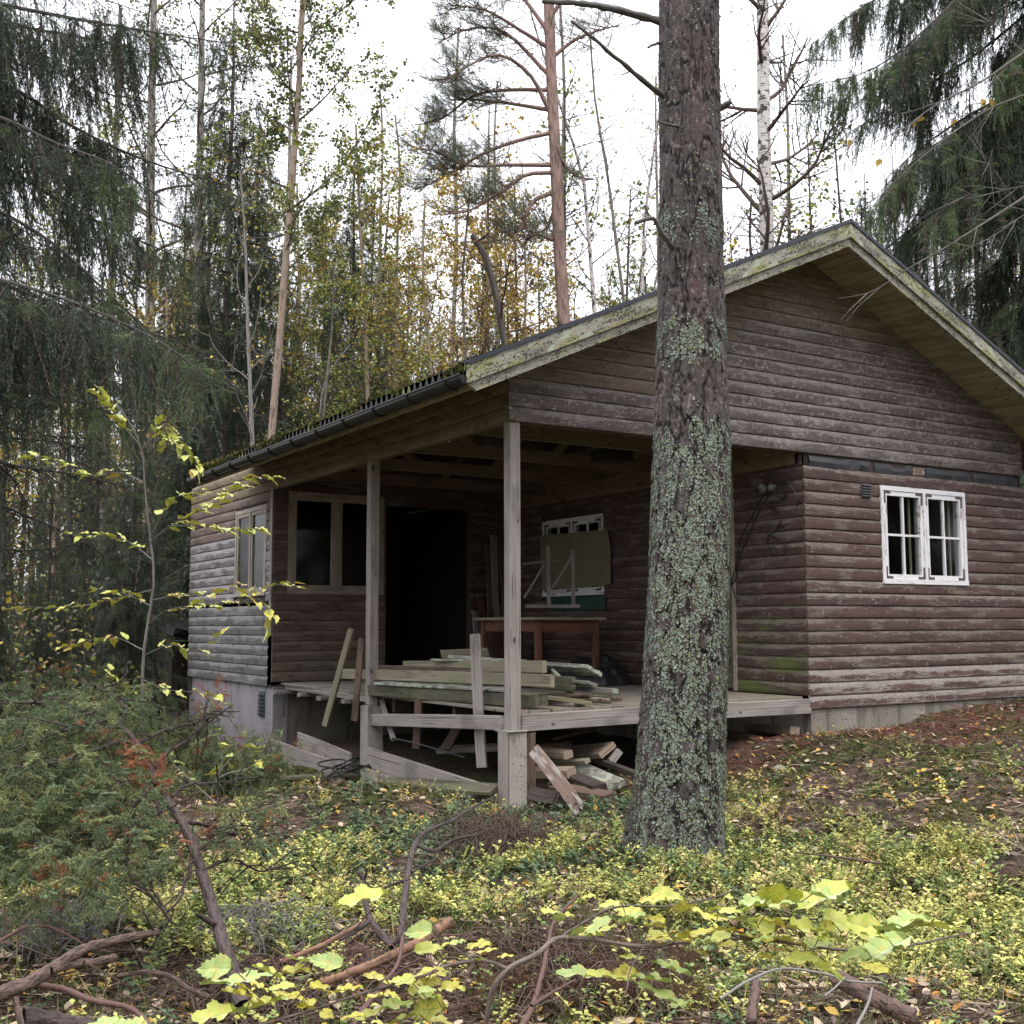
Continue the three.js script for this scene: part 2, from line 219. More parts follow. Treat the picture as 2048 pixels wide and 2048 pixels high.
const concTex = (seed, a, b) => surf(512, 512, (u, v, o) => { const n = fbm(u * 4, v * 4, 4, 4, 5, seed), f = vn(u * 180, v * 180, 180, 180, seed + 2), s = fbm(u * 12, v * 3, 12, 3, 4, seed + 4); mix3(o, a, b, clamp(n * 1.4 - 0.2)); const k = 0.82 + 0.3 * f - 0.35 * sstep(0.6, 0.75, s); o[0] *= k; o[1] *= k; o[2] *= k; const pit = sstep(0.82, 0.9, vn(u * 60, v * 60, 60, 60, seed + 6)); o[0] *= 1 - 0.4 * pit; o[1] *= 1 - 0.4 * pit; o[2] *= 1 - 0.4 * pit; o[3] = 0.5 + 0.2 * (n - 0.5) + 0.25 * (f - 0.5) - 0.4 * pit; });
M.concrete = std({ ...concTex(41, [0.2, 0.175, 0.14], [0.3, 0.27, 0.23]), bumpScale: 0.004 });
M.concretePale = std({ ...concTex(42, [0.26, 0.24, 0.25], [0.36, 0.33, 0.35]), bumpScale: 0.003 });
M.pillar = std({ ...concTex(43, [0.27, 0.25, 0.21], [0.42, 0.39, 0.34]), bumpScale: 0.006 });
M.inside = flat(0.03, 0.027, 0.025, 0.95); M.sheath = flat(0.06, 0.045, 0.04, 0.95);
M.tar = std({ ...surf(256, 256, (u, v, o) => { const n = fbm(u * 6, v * 6, 6, 6, 4, 61), f = vn(u * 120, v * 120, 120, 120, 62); const k = 0.75 + 0.5 * n * f; o[0] = 0.045 * k; o[1] = 0.045 * k; o[2] = 0.052 * k; o[3] = n; }), bumpScale: 0.01, roughness: 0.6 });
M.black = flat(0.012, 0.012, 0.014, 0.45); M.gutter = flat(0.012, 0.012, 0.014, 0.35); M.flash = flat(0.035, 0.037, 0.05, 0.4, { metalness: 0.3 });
M.rust = flat(0.09, 0.065, 0.06, 0.8); M.cable = flat(0.012, 0.012, 0.014, 0.4); M.grille = flat(0.08, 0.085, 0.09, 0.6); M.pvc = flat(0.2, 0.215, 0.19, 0.6);
M.glass = new THREE.MeshPhysicalMaterial({ transmission: 1, thickness: 0, roughness: 0.06, ior: 1.5 }); M.glass.color.setRGB(0.75, 0.8, 0.76);
M.glassDusty = new THREE.MeshPhysicalMaterial({ transmission: 1, thickness: 0, roughness: 0.22, ior: 1.5 }); M.glassDusty.color.setRGB(0.6, 0.66, 0.6);
// ---------- the ground ----------
const GP = []; // control points [x, z, y, reach]
const gp = (x, z, y, w = 1) => GP.push([x, z, y, w]);
gp(-4.7, 7.6, -1.0, 2); gp(-4.2, 5.2, -0.86, 1.5); gp(-2.6, 6.2, -0.84, 1.5); gp(-0.8, 5.2, -0.72, 1.5); gp(-3.8, 3.2, -0.72, 1.5); gp(-1.7, 2.2, -0.68, 1.2); gp(-0.55, 2.6, -0.63, 1);
gp(0.05, 0.05, -0.73, 0.9); gp(3.15, 0.0, -0.37, 1.2); gp(6.5, 0.1, -0.19, 1.5); gp(1.6, 0.1, -0.62, 1); gp(3.4, 2.4, -0.42, 1.3); gp(6.2, 2.6, -0.22, 1.5); gp(1.6, 3.6, -0.55, 1.3); gp(9, 1, -0.05, 2.5);
gp(-0.9, -0.2, -0.52, 0.75); gp(-1.5, -0.1, -0.6, 0.7); gp(-0.35, -1.4, -0.86, 0.8); gp(-0.3, -2.6, -0.86, 0.9); gp(-0.8, -4.4, -0.85, 1.2); gp(-0.6, -6.5, -0.85, 1.5); gp(-1, -9, -0.8, 2);
gp(-3, -2.2, -0.74, 1.6); gp(-3.4, 0.6, -0.72, 1.3); gp(-2, -7.5, -0.7, 2); gp(1.5, -2, -0.7, 1.5); gp(1.5, -4.5, -0.7, 1.5); gp(-5, -1, -0.75, 2); gp(-6, -6, -0.75, 3); gp(5, -10, -0.5, 4); gp(10, -4, -0.1, 3); gp(0, -20, -0.9, 8); gp(-15, -10, -0.9, 8); gp(20, -10, 0.3, 8); gp(-12, 10, -1.2, 6); gp(8, 12, -0.7, 6);
function groundBase(x, z) { let s = 0, w = 0; for (const [a, b, y, r] of GP) { const d = ((x - a) ** 2 + (z - b) ** 2) / (r * r), k = 1 / (0.05 + d * d); s += k * y; w += k; } return s / w; }
const groundY = (x, z) => groundBase(x, z) + 0.16 * (fbm(x * 1.3 + 50, z * 1.3 + 50, 0, 0, 3, 71) - 0.5) * (x > -0.1 && x < 7 && z < 0.3 && z > -9 ? 0.3 : 1) + 0.05 * (vn(x * 5 + 9, z * 5 + 9, 0, 0, 73) - 0.5);
function gnd(px, py) { let t = 1; const r = ray(px, py), c = camera.position; for (; t < 60; t += 0.02) { const x = c.x + r.x * t, y = c.y + r.y * t, z = c.z + r.z * t; if (y < groundY(x, z)) break; } return V(c.x + r.x * t, groundY(c.x + r.x * t, c.z + r.z * t), c.z + r.z * t); }
const onG = (x, z, dy = 0) => V(x, groundY(x, z) + dy, z);
{
  const axis = (lo, hi, step) => { const l = []; for (let k = lo; k <= hi + 1e-6; k += step) l.push(k); let s = step, a = lo, b = hi; while (b < 420) { s *= 1.28; a -= s; b += s; l.unshift(a); l.push(b); } return l; };
  const xs = axis(-9, 8, 0.07), zs = axis(-9, 8.5, 0.07), p = [], u = [], idx = [];
  for (const z of zs) for (const x of xs) { p.push(x, groundY(x, z), z); u.push(x / 6, z / 6); }
  const n = xs.length; for (let j = 0; j + 1 < zs.length; j++) for (let i = 0; i + 1 < n; i++) { const a = j * n + i; idx.push(a, a + n, a + n + 1, a, a + n + 1, a + 1); }
  const g = new THREE.BufferGeometry(); g.setAttribute('position', new THREE.Float32BufferAttribute(p, 3)); g.setAttribute('uv', new THREE.Float32BufferAttribute(u, 2)); g.setIndex(idx); g.computeVertexNormals();
  // forest floor: needle litter, soil and moss patches
  const t = surf(2048, 2048, (u, v, o) => {
    const n1 = fbm(u * 9, v * 9, 9, 9, 5, 81), n2 = fbm(u * 60, v * 60, 60, 60, 3, 82), f = vn(u * 700, v * 260, 700, 260, 83), f2 = vn(u * 240, v * 640, 240, 640, 84), f3 = h2((u * 2048) | 0, (v * 2048) | 0, 85);
    mix3(o, [0.022, 0.015, 0.011], [0.15, 0.095, 0.062], clamp(n2 * 0.6 + f * 0.5 + f2 * 0.5 + 0.3 * (f3 - 0.5) - 0.35));
    const m = sstep(0.47, 0.56, n1 + 0.16 * (n2 - 0.5)); const k = 0.5 + 0.5 * f3 + 0.4 * (f2 - 0.5); into(o, [0.085 * k, 0.095 * k, 0.025 * k], m * 0.85);
    const st = sstep(0.86, 0.93, vn(u * 500, v * 90, 500, 90, 86) * 0.5 + 0.5 * vn(u * 120, v * 420, 120, 420, 87)); into(o, [0.26, 0.19, 0.12], st * 0.7);
    o[3] = 0.4 * n2 + 0.3 * f + 0.3 * f2 + m * 0.1;
  });
  const m = solo('ground', g, std({ ...t, bumpScale: 0.03, roughness: 0.95 })); m.userData.kind = 'structure';
}

// ---------- the cabin ----------
const B = 0.12, H = 2.2835, XP = 3.27, W = 6.606, DZ = -5.347, RZ = -8.717;
const APX = 3.303, OVH = 0.63, SL = 0.449, ROOF = 4.36; // ridge x, gable overhang, roof slope, ridge height (top)
const roofTop = (x) => ROOF - SL * Math.abs(x - APX), roofUnder = (x) => roofTop(x) - 0.13;
const cabin = thing('cabin', 'weathered dark red wooden cabin with a gable roof and an open corner porch', 'cabin');
function wall(o, n) { const N = n.clone(), D = UP.clone().cross(N); return { o, N, D, at: (s, y, off = 0) => V(o.x, 0, o.z).addScaledVector(D, s).addScaledVector(N, off).setY(y) }; }
const WF = wall(V(0, 0, 0), V(0, 0, 1)), WL = wall(V(0, 0, 0), V(-1, 0, 0)), WP = wall(V(XP, 0, 0), V(-1, 0, 0)), WB = wall(V(0, 0, DZ), V(0, 0, 1)), WR = wall(V(W, 0, 0), V(1, 0, 0));
// one board of round-faced siding, s0..s1 along the wall from y0; ends may be cut along a line (functions of y)
const PROF = [[0, 0.003], [0.02, 0.016], [0.1, 0.0195], [0.32, 0.0215], [0.58, 0.0205], [0.8, 0.0165], [0.93, 0.0105], [1, 0.004]];
let bseed = 1;
function boardGeo(w, e0, e1, y0, { h = B, off = 0, warp = 0.0015 } = {}) {
  const R = rng(bseed++), acc = new Acc(), row = Math.floor(R() * 8), uo = R(), f0 = typeof e0 === 'function' ? e0 : () => e0, f1 = typeof e1 === 'function' ? e1 : () => e1, nS = 3, wv = R.s(warp), dy = R.s(0.0012), uv = (s, t) => [s / 2.4 + uo, (row + 0.03 + 0.94 * t) / 8];
  const rows = PROF.map(([t, o], j) => { const y = y0 + t * h + dy, a = f0(y), b = f1(y); const q = PROF[Math.min(PROF.length - 1, j + 1)], q0 = PROF[Math.max(0, j - 1)]; const nn = w.N.clone().multiplyScalar((q[0] - q0[0]) * h).addScaledVector(UP, -(q[1] - q0[1])).normalize(); return Array.from({ length: nS + 1 }, (_, k) => { const s = lerp(a, b, k / nS); return acc.v(w.at(s, y, o + off + wv * Math.sin(PI * k / nS)), nn, ...uv(s, t)); }); });
  for (let j = 0; j + 1 < rows.length; j++) for (let k = 0; k < nS; k++) acc.i.push(rows[j][k], rows[j][k + 1], rows[j + 1][k + 1], rows[j][k], rows[j + 1][k + 1], rows[j + 1][k]);
  for (const [f, sg] of [[f0, -1], [f1, 1]]) { const n = w.D.clone().multiplyScalar(sg); const lo = acc.v(w.at(f(y0), y0 + dy, off - 0.002), n, ...uv(f(y0), 0)), hi = acc.v(w.at(f(y0 + h), y0 + h + dy, off - 0.002), n, ...uv(f(y0 + h), 1)); let prev = lo; for (const [t, o] of PROF) { const y = y0 + t * h, c = acc.v(w.at(f(y), y + dy, o + off), n, ...uv(f(y) + o, t)); if (prev !== lo) acc.i.push(lo, prev, c); prev = c; } acc.i.push(lo, prev, hi); }
  return acc.build();
}
function backing(name, w, s0, s1, y0, y1, opens, mat = M.sheath, thick = 0.1, top) {
  const ss = [s0, s1, ...opens.flatMap((o) => [o[0], o[1]])].filter((x) => x >= s0 && x <= s1).sort((a, b) => a - b), ys = [y0, y1, ...opens.flatMap((o) => [o[2], o[3]])].filter((y) => y >= y0 && y <= y1).sort((a, b) => a - b), acc = new Acc();
  for (let i = 0; i + 1 < ss.length; i++) for (let j = 0; j + 1 < ys.length; j++) { const a = ss[i], b = ss[i + 1], c = ys[j], d = ys[j + 1]; if (b - a < 1e-4 || d - c < 1e-4) continue; const mx = (a + b) / 2, my = (c + d) / 2; if (opens.some((o) => mx > o[0] && mx < o[1] && my > o[2] && my < o[3])) continue;
    const q = (s, y, o) => w.at(s, y, o); const f = (...p) => acc.quad(...p); f(q(a, c, 0), q(b, c, 0), q(b, d, 0), q(a, d, 0)); f(q(b, c, -thick), q(a, c, -thick), q(a, d, -thick), q(b, d, -thick)); f(q(b, c, 0), q(b, c, -thick), q(b, d, -thick), q(b, d, 0)); f(q(a, c, -thick), q(a, c, 0), q(a, d, 0), q(a, d, -thick)); f(q(a, d, 0), q(b, d, 0), q(b, d, -thick), q(a, d, -thick)); f(q(a, c, -thick), q(b, c, -thick), q(b, c, 0), q(a, c, 0)); }
  if (top) { const q = w.at; for (const o of [0, -thick]) { acc.tri(q(top[0], y1, o), q(top[1], y1, o), q(top[2], top[3], o)); } }
  return part(name, acc.build(), mat, cabin);
}
function boards(parent, w, s0, s1, yb, n, opens, matOf, o = {}) {
  for (let k = 0; k < n; k++) { const y = yb + k * B; let spans = [[s0, s1]];
    for (const [a, b, c, d] of opens) if (Math.min(d, y + B) - Math.max(c, y) > B * 0.4) spans = spans.flatMap(([p, q]) => [[p, Math.min(q, a)], [Math.max(p, b), q]].filter(([x, z]) => z - x > 0.015));
    for (const [p, q] of spans) part('board', boardGeo(w, p, q, y, o), typeof matOf === 'function' ? matOf(k, p, q) : matOf, parent); }
}
const YB = H - 20 * B; // lowest edge of the red siding
// red end wall of the closed room, with its window; the top row of boards is missing
const winF = [4.3, 5.61, 1.065, 2.04];
{
  const w = backing('end_wall', WF, XP, W, YB, H, [winF]);
  boards(w, WF, XP - 0.021, W + 0.024, YB, 19, [winF], (k) => (k < 3 ? M.redWorn : k === 3 || k === 8 || k === 9 ? M.redHint : M.red), { off: 0.001 });
  // torn roofing felt in the gap of the missing board
  const R = rng(5), P = [], n = 46; for (let k = 0; k <= n; k++) { const s = lerp(XP + 0.06, W - 0.06, k / n), tear = vn(k * 0.7, 1, 0, 0, 9) > 0.74 ? R.r(0.02, 0.05) : 0, up = H - 0.012 - 0.02 * vn(k * 0.5, 2, 0, 0, 3); P.push([s, H - B - 0.004 + tear * 0.4, up - (k > 16 && k < 20 ? 0.045 : 0)]); }
  for (const [k0, k1] of [[0, 12], [13, 21], [24, 34], [35, n]]) { const acc = new Acc(); for (let k = k0; k < k1; k++) { const [a, b, c] = P[k], [d, e, f] = P[k + 1], o = (j) => 0.004 + 0.014 * vn(j * 0.8, 5, 0, 0, 4), m = (j) => 0.012 + 0.02 * vn(j * 0.6, 8, 0, 0, 5), q = WF.at; const bm = (b + c) / 2, em = (e + f) / 2; acc.quad(q(a, b, o(k)), q(d, e, o(k + 1)), q(d, em, m(k + 1)), q(a, bm, m(k))); acc.quad(q(a, bm, m(k)), q(d, em, m(k + 1)), q(d, f, o(k + 1)), q(a, c, o(k))); } part('roofing_felt', acc.build(), M.tar, cabin, 'torn black roofing felt showing where a board is missing'); }
  part('bare_board', box(4.83, 5.12, H - B + 0.02, H - 0.025, 0.0015, 0.0035).build(), M.paintedPale, cabin);
  // ventilation grille
  const g = part('vent_grille', box(4.025, 4.155, 1.9, 2.04, 0.0275, 0.034).build(), M.grille, cabin); for (let k = 0; k < 5; k++) part('louvre', plankGeo(0.12, 0.02, 0.012, { segs: 1, warp: 0 }), M.grille, g).position.set(4.03, 1.915 + k * 0.026, 0.042);
}
// gable above, from the porch corner to the far corner
{
  const acc = new Acc(), q = WF.at; const yE = 2.58; // lowest roof underside at the wall edges
  acc.quad(q(0, H, -0.001), q(W, H, -0.001), q(W, roofUnder(W), -0.001), q(0, roofUnder(0), -0.001)); acc.tri(q(0, roofUnder(0), -0.001), q(W, roofUnder(W), -0.001), q(APX, roofUnder(APX), -0.001));
  acc.quad(q(0, H, -0.05), q(W, H, -0.05), q(W, roofUnder(W), -0.05), q(0, roofUnder(0), -0.05)); acc.tri(q(0, roofUnder(0), -0.05), q(W, roofUnder(W), -0.05), q(APX, roofUnder(APX), -0.05)); acc.quad(q(0, H, -0.05), q(W, H, -0.05), q(W, H, -0.001), q(0, H, -0.001));
  const g = part('gable_wall', acc.build(), M.sheath, cabin), R = rng(12), n = Math.ceil((roofUnder(APX) - H) / B);
  for (let k = 0; k < n; k++) { const y = H + k * B; const lim = (yy, sg) => APX + sg * Math.max(0.02, (ROOF - 0.1 - yy) / SL); const a = (yy) => Math.max(-0.024, lim(yy, -1)), b = (yy) => Math.min(W + 0.024, lim(yy, 1)); const A = a(y + B / 2), Z = b(y + B / 2);
    // joints between board lengths; the left end and the top rows are drier
    let cuts = k === 0 ? [] : [lerp(A, Z, R.r(0.22, 0.34)), ...(k % 3 === 1 ? [lerp(A, Z, R.r(0.5, 0.8))] : [])].filter((c) => Z - A > 2.4 && c - A > 0.4);
    if (k === 2) cuts = [XP - 0.05]; if (k === 5) cuts = [2.05, XP - 0.8];
    const ends = [a, ...cuts.map((c) => c), b];
    for (let i = 0; i + 1 < ends.length; i++) { const e0 = typeof ends[i] === 'number' ? ends[i] + 0.001 : ends[i], e1 = typeof ends[i + 1] === 'number' ? ends[i + 1] - 0.001 : ends[i + 1]; part('board', boardGeo(WF, e0, e1, y, { off: 0.006 + k * 0.0001 }), k > 9 || (i === 0 && ends.length > 2 && k > 2) ? M.dry : M.fleck, g); } }
}
// cladding of the eave beam along the open side and of the left wall's top
{
  const g = part('eave_beam', box(0.004, 0.12, H + 0.02, 2.66, RZ + 0.1, -0.03).build(), M.joist, cabin);
  boards(g, WL, RZ, 0.0, H, 3, [], M.raw, { off: 0.001 });
  part('fascia', box(-0.02, 0.0, H + 3 * B + 0.006, 2.7, -6.1, 0.0).build(), M.soffit, g);
  const g2 = part('porch_beam', box(0.12, XP, H + 0.01, H + 0.13, -0.14, -0.052).build(), M.joist, cabin);
}
// left wall of the back room with a window; one board has rotted away
const winL = [-6.7, -5.545, 1.03, 2.13];
{
  const w = backing('left_wall', WL, RZ, DZ, -0.03, H, [winL, [RZ + 0.25, DZ - 0.08, 0.89, 0.945]], M.sheath);
  boards(w, WL, RZ, DZ + 0.0, 0.96, 11, [winL], (k) => (k > 6 ? M.brownWall : M.grey), { off: 0.001 });
  boards(w, WL, RZ, DZ - 0.09, -0.03 - 0.02, 8, [], M.rotten, { off: -0.003, warp: 0.005 });
  for (let k = 0; k < 4; k++) part('stud', box(-0.0, 0.03, 0.88, 0.97, DZ - 0.5 - k * 0.75, DZ - 0.45 - k * 0.75).build(), M.brown, cabin);
  part('corner_board', plankGeo(1.75, 0.075, 0.02, { warp: 0.003 }), M.oldGrey, cabin).position.set(0, 0, 0);
  const c = cabin.children[cabin.children.length - 1]; lay(c, V(-0.012, 0.55, DZ - 0.035), V(-0.012, 2.28, DZ - 0.035), V(0, 0, 1));
  part('foundation', box(0.02, 0.2, -1.4, -0.05, RZ, DZ + 0.02).build(), M.concretePale, cabin);
  const v = part('vent_grille', box(0.006, 0.02, -0.42, -0.12, DZ - 0.42, DZ - 0.24).build(), M.grille, cabin); for (let k = 0; k < 6; k++) part('louvre', box(-0.012, 0.006, -0.4 + k * 0.045, -0.385 + k * 0.045, DZ - 0.41, DZ - 0.25).build(), M.black, v);
}
// back wall of the porch: window and dark doorway
const winB = [0.175, 1.432, 1.045, 2.275], door = [1.46, 2.692, 0.03, 2.18];
{
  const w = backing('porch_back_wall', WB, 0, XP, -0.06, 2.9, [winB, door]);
  boards(w, WB, 0.0, XP, YB + B, 22, [winB, [1.46, 2.692, 0.0, 2.18]], (k, a) => (k < 3 && a < 1.5 ? M.brownMoss : a > 2 || k > 17 ? M.red : M.brownWall), { off: 0.001 });
  part('door_lining', box(1.452, 1.472, 0.03, 2.2, DZ - 0.1, DZ + 0.012).build(), M.brown, cabin);
}
// right wall of the porch: window, door, lighter boards above
const winP = [-4.46, -3.16, 1.02, 1.975], doorP = [-1.86, -0.955, 0.03, 2.15];
{
  const w = backing('porch_side_wall', WP, DZ, 0, -0.12, 2.9, [winP, doorP]);
  boards(w, WP, DZ, 0.0, YB + B, 19, [winP, doorP], (k, a, b) => (b > -1 ? (k < 7 ? M.redMoss : M.red) : M.red), { off: 0.001 });
  boards(w, WP, DZ, -0.06, H - B + 0.02, 5, [], M.raw, { off: 0.03 });
  const d = part('porch_door', box(XP - 0.012, XP + 0.03, 0.03, 2.14, -1.83, -0.99).build(), M.brown, cabin, 'greenish door of slanting boards');
  // slanting door boards
  for (let k = 0; k < 26; k++) { const c = -0.9 + k * 0.125; const pts = []; for (const cc of [c, c + 0.118]) for (const z of [-1.83, -0.99]) pts.push([z, cc + (z + 0.99) * 1.1]); const clampY = (y) => clamp(y, 0.035, 2.135); const [a, b2, c2, e] = pts; if (clampY(a[1]) === clampY(c2[1]) && clampY(b2[1]) === clampY(e[1])) continue; const acc = new Acc(), x = XP - 0.022; const q = (p) => V(x, clampY(p[1]), p[0]), q2 = (p) => V(XP - 0.0125, clampY(p[1]), p[0]); acc.quad(q(a), q(b2), q(e), q(c2)); acc.quad(q2(a), q2(b2), q(b2), q(a)); acc.quad(q(c2), q(e), q2(e), q2(c2)); part('door_board', acc.build(), M.darkGreen, d); }
  const fr = M.beige; part('door_frame', box(XP - 0.03, XP + 0.02, 0.01, 2.2, -0.99, -0.94).build(), fr, cabin); part('door_frame', box(XP - 0.03, XP + 0.02, 0.01, 2.2, -1.88, -1.83).build(), fr, cabin);
}
// right outer wall, rear, floors, inner partitions: the rooms are closed and dark
{
  backing('right_wall', WR, 0, -RZ, -0.3, 2.62, []);
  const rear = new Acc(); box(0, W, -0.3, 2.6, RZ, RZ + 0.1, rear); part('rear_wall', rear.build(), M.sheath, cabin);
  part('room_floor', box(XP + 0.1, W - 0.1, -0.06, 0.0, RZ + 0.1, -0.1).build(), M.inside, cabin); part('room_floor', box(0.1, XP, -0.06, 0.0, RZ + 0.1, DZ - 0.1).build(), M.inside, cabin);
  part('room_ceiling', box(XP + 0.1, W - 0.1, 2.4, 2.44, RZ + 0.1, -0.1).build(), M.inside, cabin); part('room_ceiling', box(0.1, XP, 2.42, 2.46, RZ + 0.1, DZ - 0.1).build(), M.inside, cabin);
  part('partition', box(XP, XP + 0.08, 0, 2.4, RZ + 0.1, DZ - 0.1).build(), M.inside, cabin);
  part('foundation', box(XP + 0.012, W - 0.01, -1.2, YB - 0.004, -0.2, -0.006).build(), M.concrete, cabin); part('foundation', box(XP + 0.012, XP + 0.2, -1.2, YB - 0.004, DZ, -0.2).build(), M.concrete, cabin);
  part('foundation', box(0.2, XP, -1.3, -0.06, DZ - 0.2, DZ - 0.02).build(), M.concrete, cabin); part('foundation', box(W - 0.2, W - 0.012, -1.2, -0.3, RZ, -0.2).build(), M.concrete, cabin);
}
// windows: outer frame, sashes with bars, panes, corner irons; built in wall coordinates
function windowIn(w, [s0, s1, y0, y1], { mat, sash, bars = false, irons = false, fw = 0.045, sw = 0.05, out = 0.03, glass = M.glass, label }) {
  const acc = new Acc(); const bxw = (A, a, b, c, d, o0, o1) => { const q = w.at; A.quad(q(a, c, o1), q(b, c, o1), q(b, d, o1), q(a, d, o1), [[a, c * 2], [b, c * 2], [b, d * 2], [a, d * 2]].map((e) => (b - a > d - c ? [e[0] / 2, e[1]] : [e[1] / 4, e[0] * 2]))); A.quad(q(a, d, o1), q(b, d, o1), q(b, d, o0), q(a, d, o0)); A.quad(q(a, c, o0), q(b, c, o0), q(b, c, o1), q(a, c, o1)); A.quad(q(b, c, o1), q(b, c, o0), q(b, d, o0), q(b, d, o1)); A.quad(q(a, c, o0), q(a, c, o1), q(a, d, o1), q(a, d, o0)); };
  bxw(acc, s0, s1, y1 - fw, y1, -0.09, out); bxw(acc, s0, s1, y0, y0 + fw, -0.09, out + 0.006); bxw(acc, s0, s0 + fw, y0 + fw, y1 - fw, -0.09, out); bxw(acc, s1 - fw, s1, y0 + fw, y1 - fw, -0.09, out);
  const mid = (s0 + s1) / 2; bxw(acc, mid - 0.018, mid + 0.018, y0 + fw, y1 - fw, -0.09, out + 0.002);
  const f = part('window', acc.build(), mat, cabin, label);
  for (const [a, b] of [[s0 + fw, mid - 0.018], [mid + 0.018, s1 - fw]]) {
    const c = y0 + fw, d = y1 - fw, s = new Acc(), o1 = out - 0.008, o0 = -0.02; bxw(s, a + 0.002, b - 0.002, d - sw, d - 0.002, o0, o1); bxw(s, a + 0.002, b - 0.002, c + 0.002, c + sw, o0, o1); bxw(s, a + 0.002, a + sw, c + sw, d - sw, o0, o1); bxw(s, b - sw, b - 0.002, c + sw, d - sw, o0, o1); part('sash', s.build(), sash, f);
    if (bars) { const m = (a + b) / 2, k = (c + d) / 2, g = new Acc(); bxw(g, m - 0.011, m + 0.011, c + sw, d - sw, -0.012, o1 - 0.006); bxw(g, a + sw, m - 0.011, k - 0.011, k + 0.011, -0.012, o1 - 0.007); bxw(g, m + 0.011, b - sw, k - 0.011, k + 0.011, -0.012, o1 - 0.007); part('glazing_bar', g.build(), mat, f);
      // the inner window's frame shows a little behind the panes
      const n = new Acc(); bxw(n, b - sw - 0.05, b - sw - 0.037, c + sw, d - sw, -0.088, -0.07); part('inner_frame', n.build(), M.beige, f);
      for (const [p, q] of [[a + sw, m - 0.011], [m + 0.011, b - sw]]) for (const [r, t] of [[c + sw, k - 0.011], [k + 0.011, d - sw]]) { const A = new Acc(); A.quad(w.at(p, r, -0.002), w.at(q, r, -0.002), w.at(q, t, -0.002), w.at(p, t, -0.002)); part('pane', A.build(), glass, f); }
    } else { const A = new Acc(); A.quad(w.at(a + sw, c + sw, -0.002), w.at(b - sw, c + sw, -0.002), w.at(b - sw, d - sw, -0.002), w.at(a + sw, d - sw, -0.002)); part('pane', A.build(), glass, f); }
    if (irons) for (const [x, sx] of [[a + 0.006, 1], [b - 0.006, -1]]) for (const [y, sy] of [[c + 0.006, 1], [d - 0.006, -1]]) { const A = new Acc(); const X = [x, x + sx * 0.1].sort((p, q) => p - q), Y = [y, y + sy * 0.024].sort((p, q) => p - q), X2 = [x, x + sx * 0.022].sort((p, q) => p - q), Y2 = [y + sy * 0.024, y + sy * 0.12].sort((p, q) => p - q); bxw(A, ...X, ...Y, o1, o1 + 0.004); bxw(A, ...X2, ...Y2, o1, o1 + 0.004); part('corner_iron', A.build(), M.rust, f); }
  }
  return f;
}
windowIn(WF, winF, { mat: M.white, sash: M.sashPink, bars: true, irons: true, label: 'white window with eight small panes and peeling paint' });
windowIn(WB, winB, { mat: M.beige, sash: M.beige, fw: 0.055, sw: 0.05, out: 0.028, label: 'unpainted double window under the porch' });
windowIn(WL, winL, { mat: M.beige, sash: M.beige, fw: 0.05, sw: 0.045, out: 0.024, glass: M.glassDusty, label: 'narrow double window with dusty glass' });
windowIn(WP, winP, { mat: M.white, sash: M.sashPink, bars: true, irons: true, out: 0.028, label: 'old white window half hidden behind a fibreboard' });
// porch posts on their piers
{
  const post = (x0, x1, y0, y1, z0, z1, parent = cabin) => { const w = x1 - x0, m = part('porch_post', plankGeo(y1 - y0, w, z1 - z0, { bevel: 0.008, warp: 0.004, segs: 6 }), M.post, parent); lay(m, V((x0 + x1) / 2, y0, (z0 + z1) / 2), V((x0 + x1) / 2, y1, (z0 + z1) / 2), V(1, 0, 0)); return m; };
  post(-0.0, 0.1, -0.145, H + 0.01, -0.105, -0.004); post(0.0, 0.1, -0.1, H + 0.02, -2.71, -2.61);
  part('pier', box(-0.035, 0.125, -1.1, -0.16, -0.13, 0.035).build(), M.pillar, cabin, 'concrete pier under the front corner post');
  part('pier_board', plankGeo(0.56, 0.075, 0.09, { bevel: 0.01, rag: 0.03 }), M.brown, cabin); lay(cabin.children[cabin.children.length - 1], V(0.175, -0.72, 0.0), V(0.17, -0.17, 0.0), V(1, 0, 0));
  part('pier_board', plankGeo(0.58, 0.02, 0.13, { bevel: 0.004 }), M.oldGrey, cabin); lay(cabin.children[cabin.children.length - 1], V(-0.047, -0.73, -0.04), V(-0.047, -0.165, -0.04), V(1, 0, 0));
  part('felt_strip', plankGeo(0.2, 0.2, 0.012, { warp: 0, rag: 0.02, rag0: 0.02 }), M.oldGrey, cabin); lay(cabin.children[cabin.children.length - 1], V(-0.06, -0.152, -0.05), V(0.14, -0.152, -0.05));
  part('pier', box(-0.03, 0.13, -1.2, -0.11, -2.74, -2.57).build(), M.pillar, cabin, 'concrete pier under the rear porch post');
}
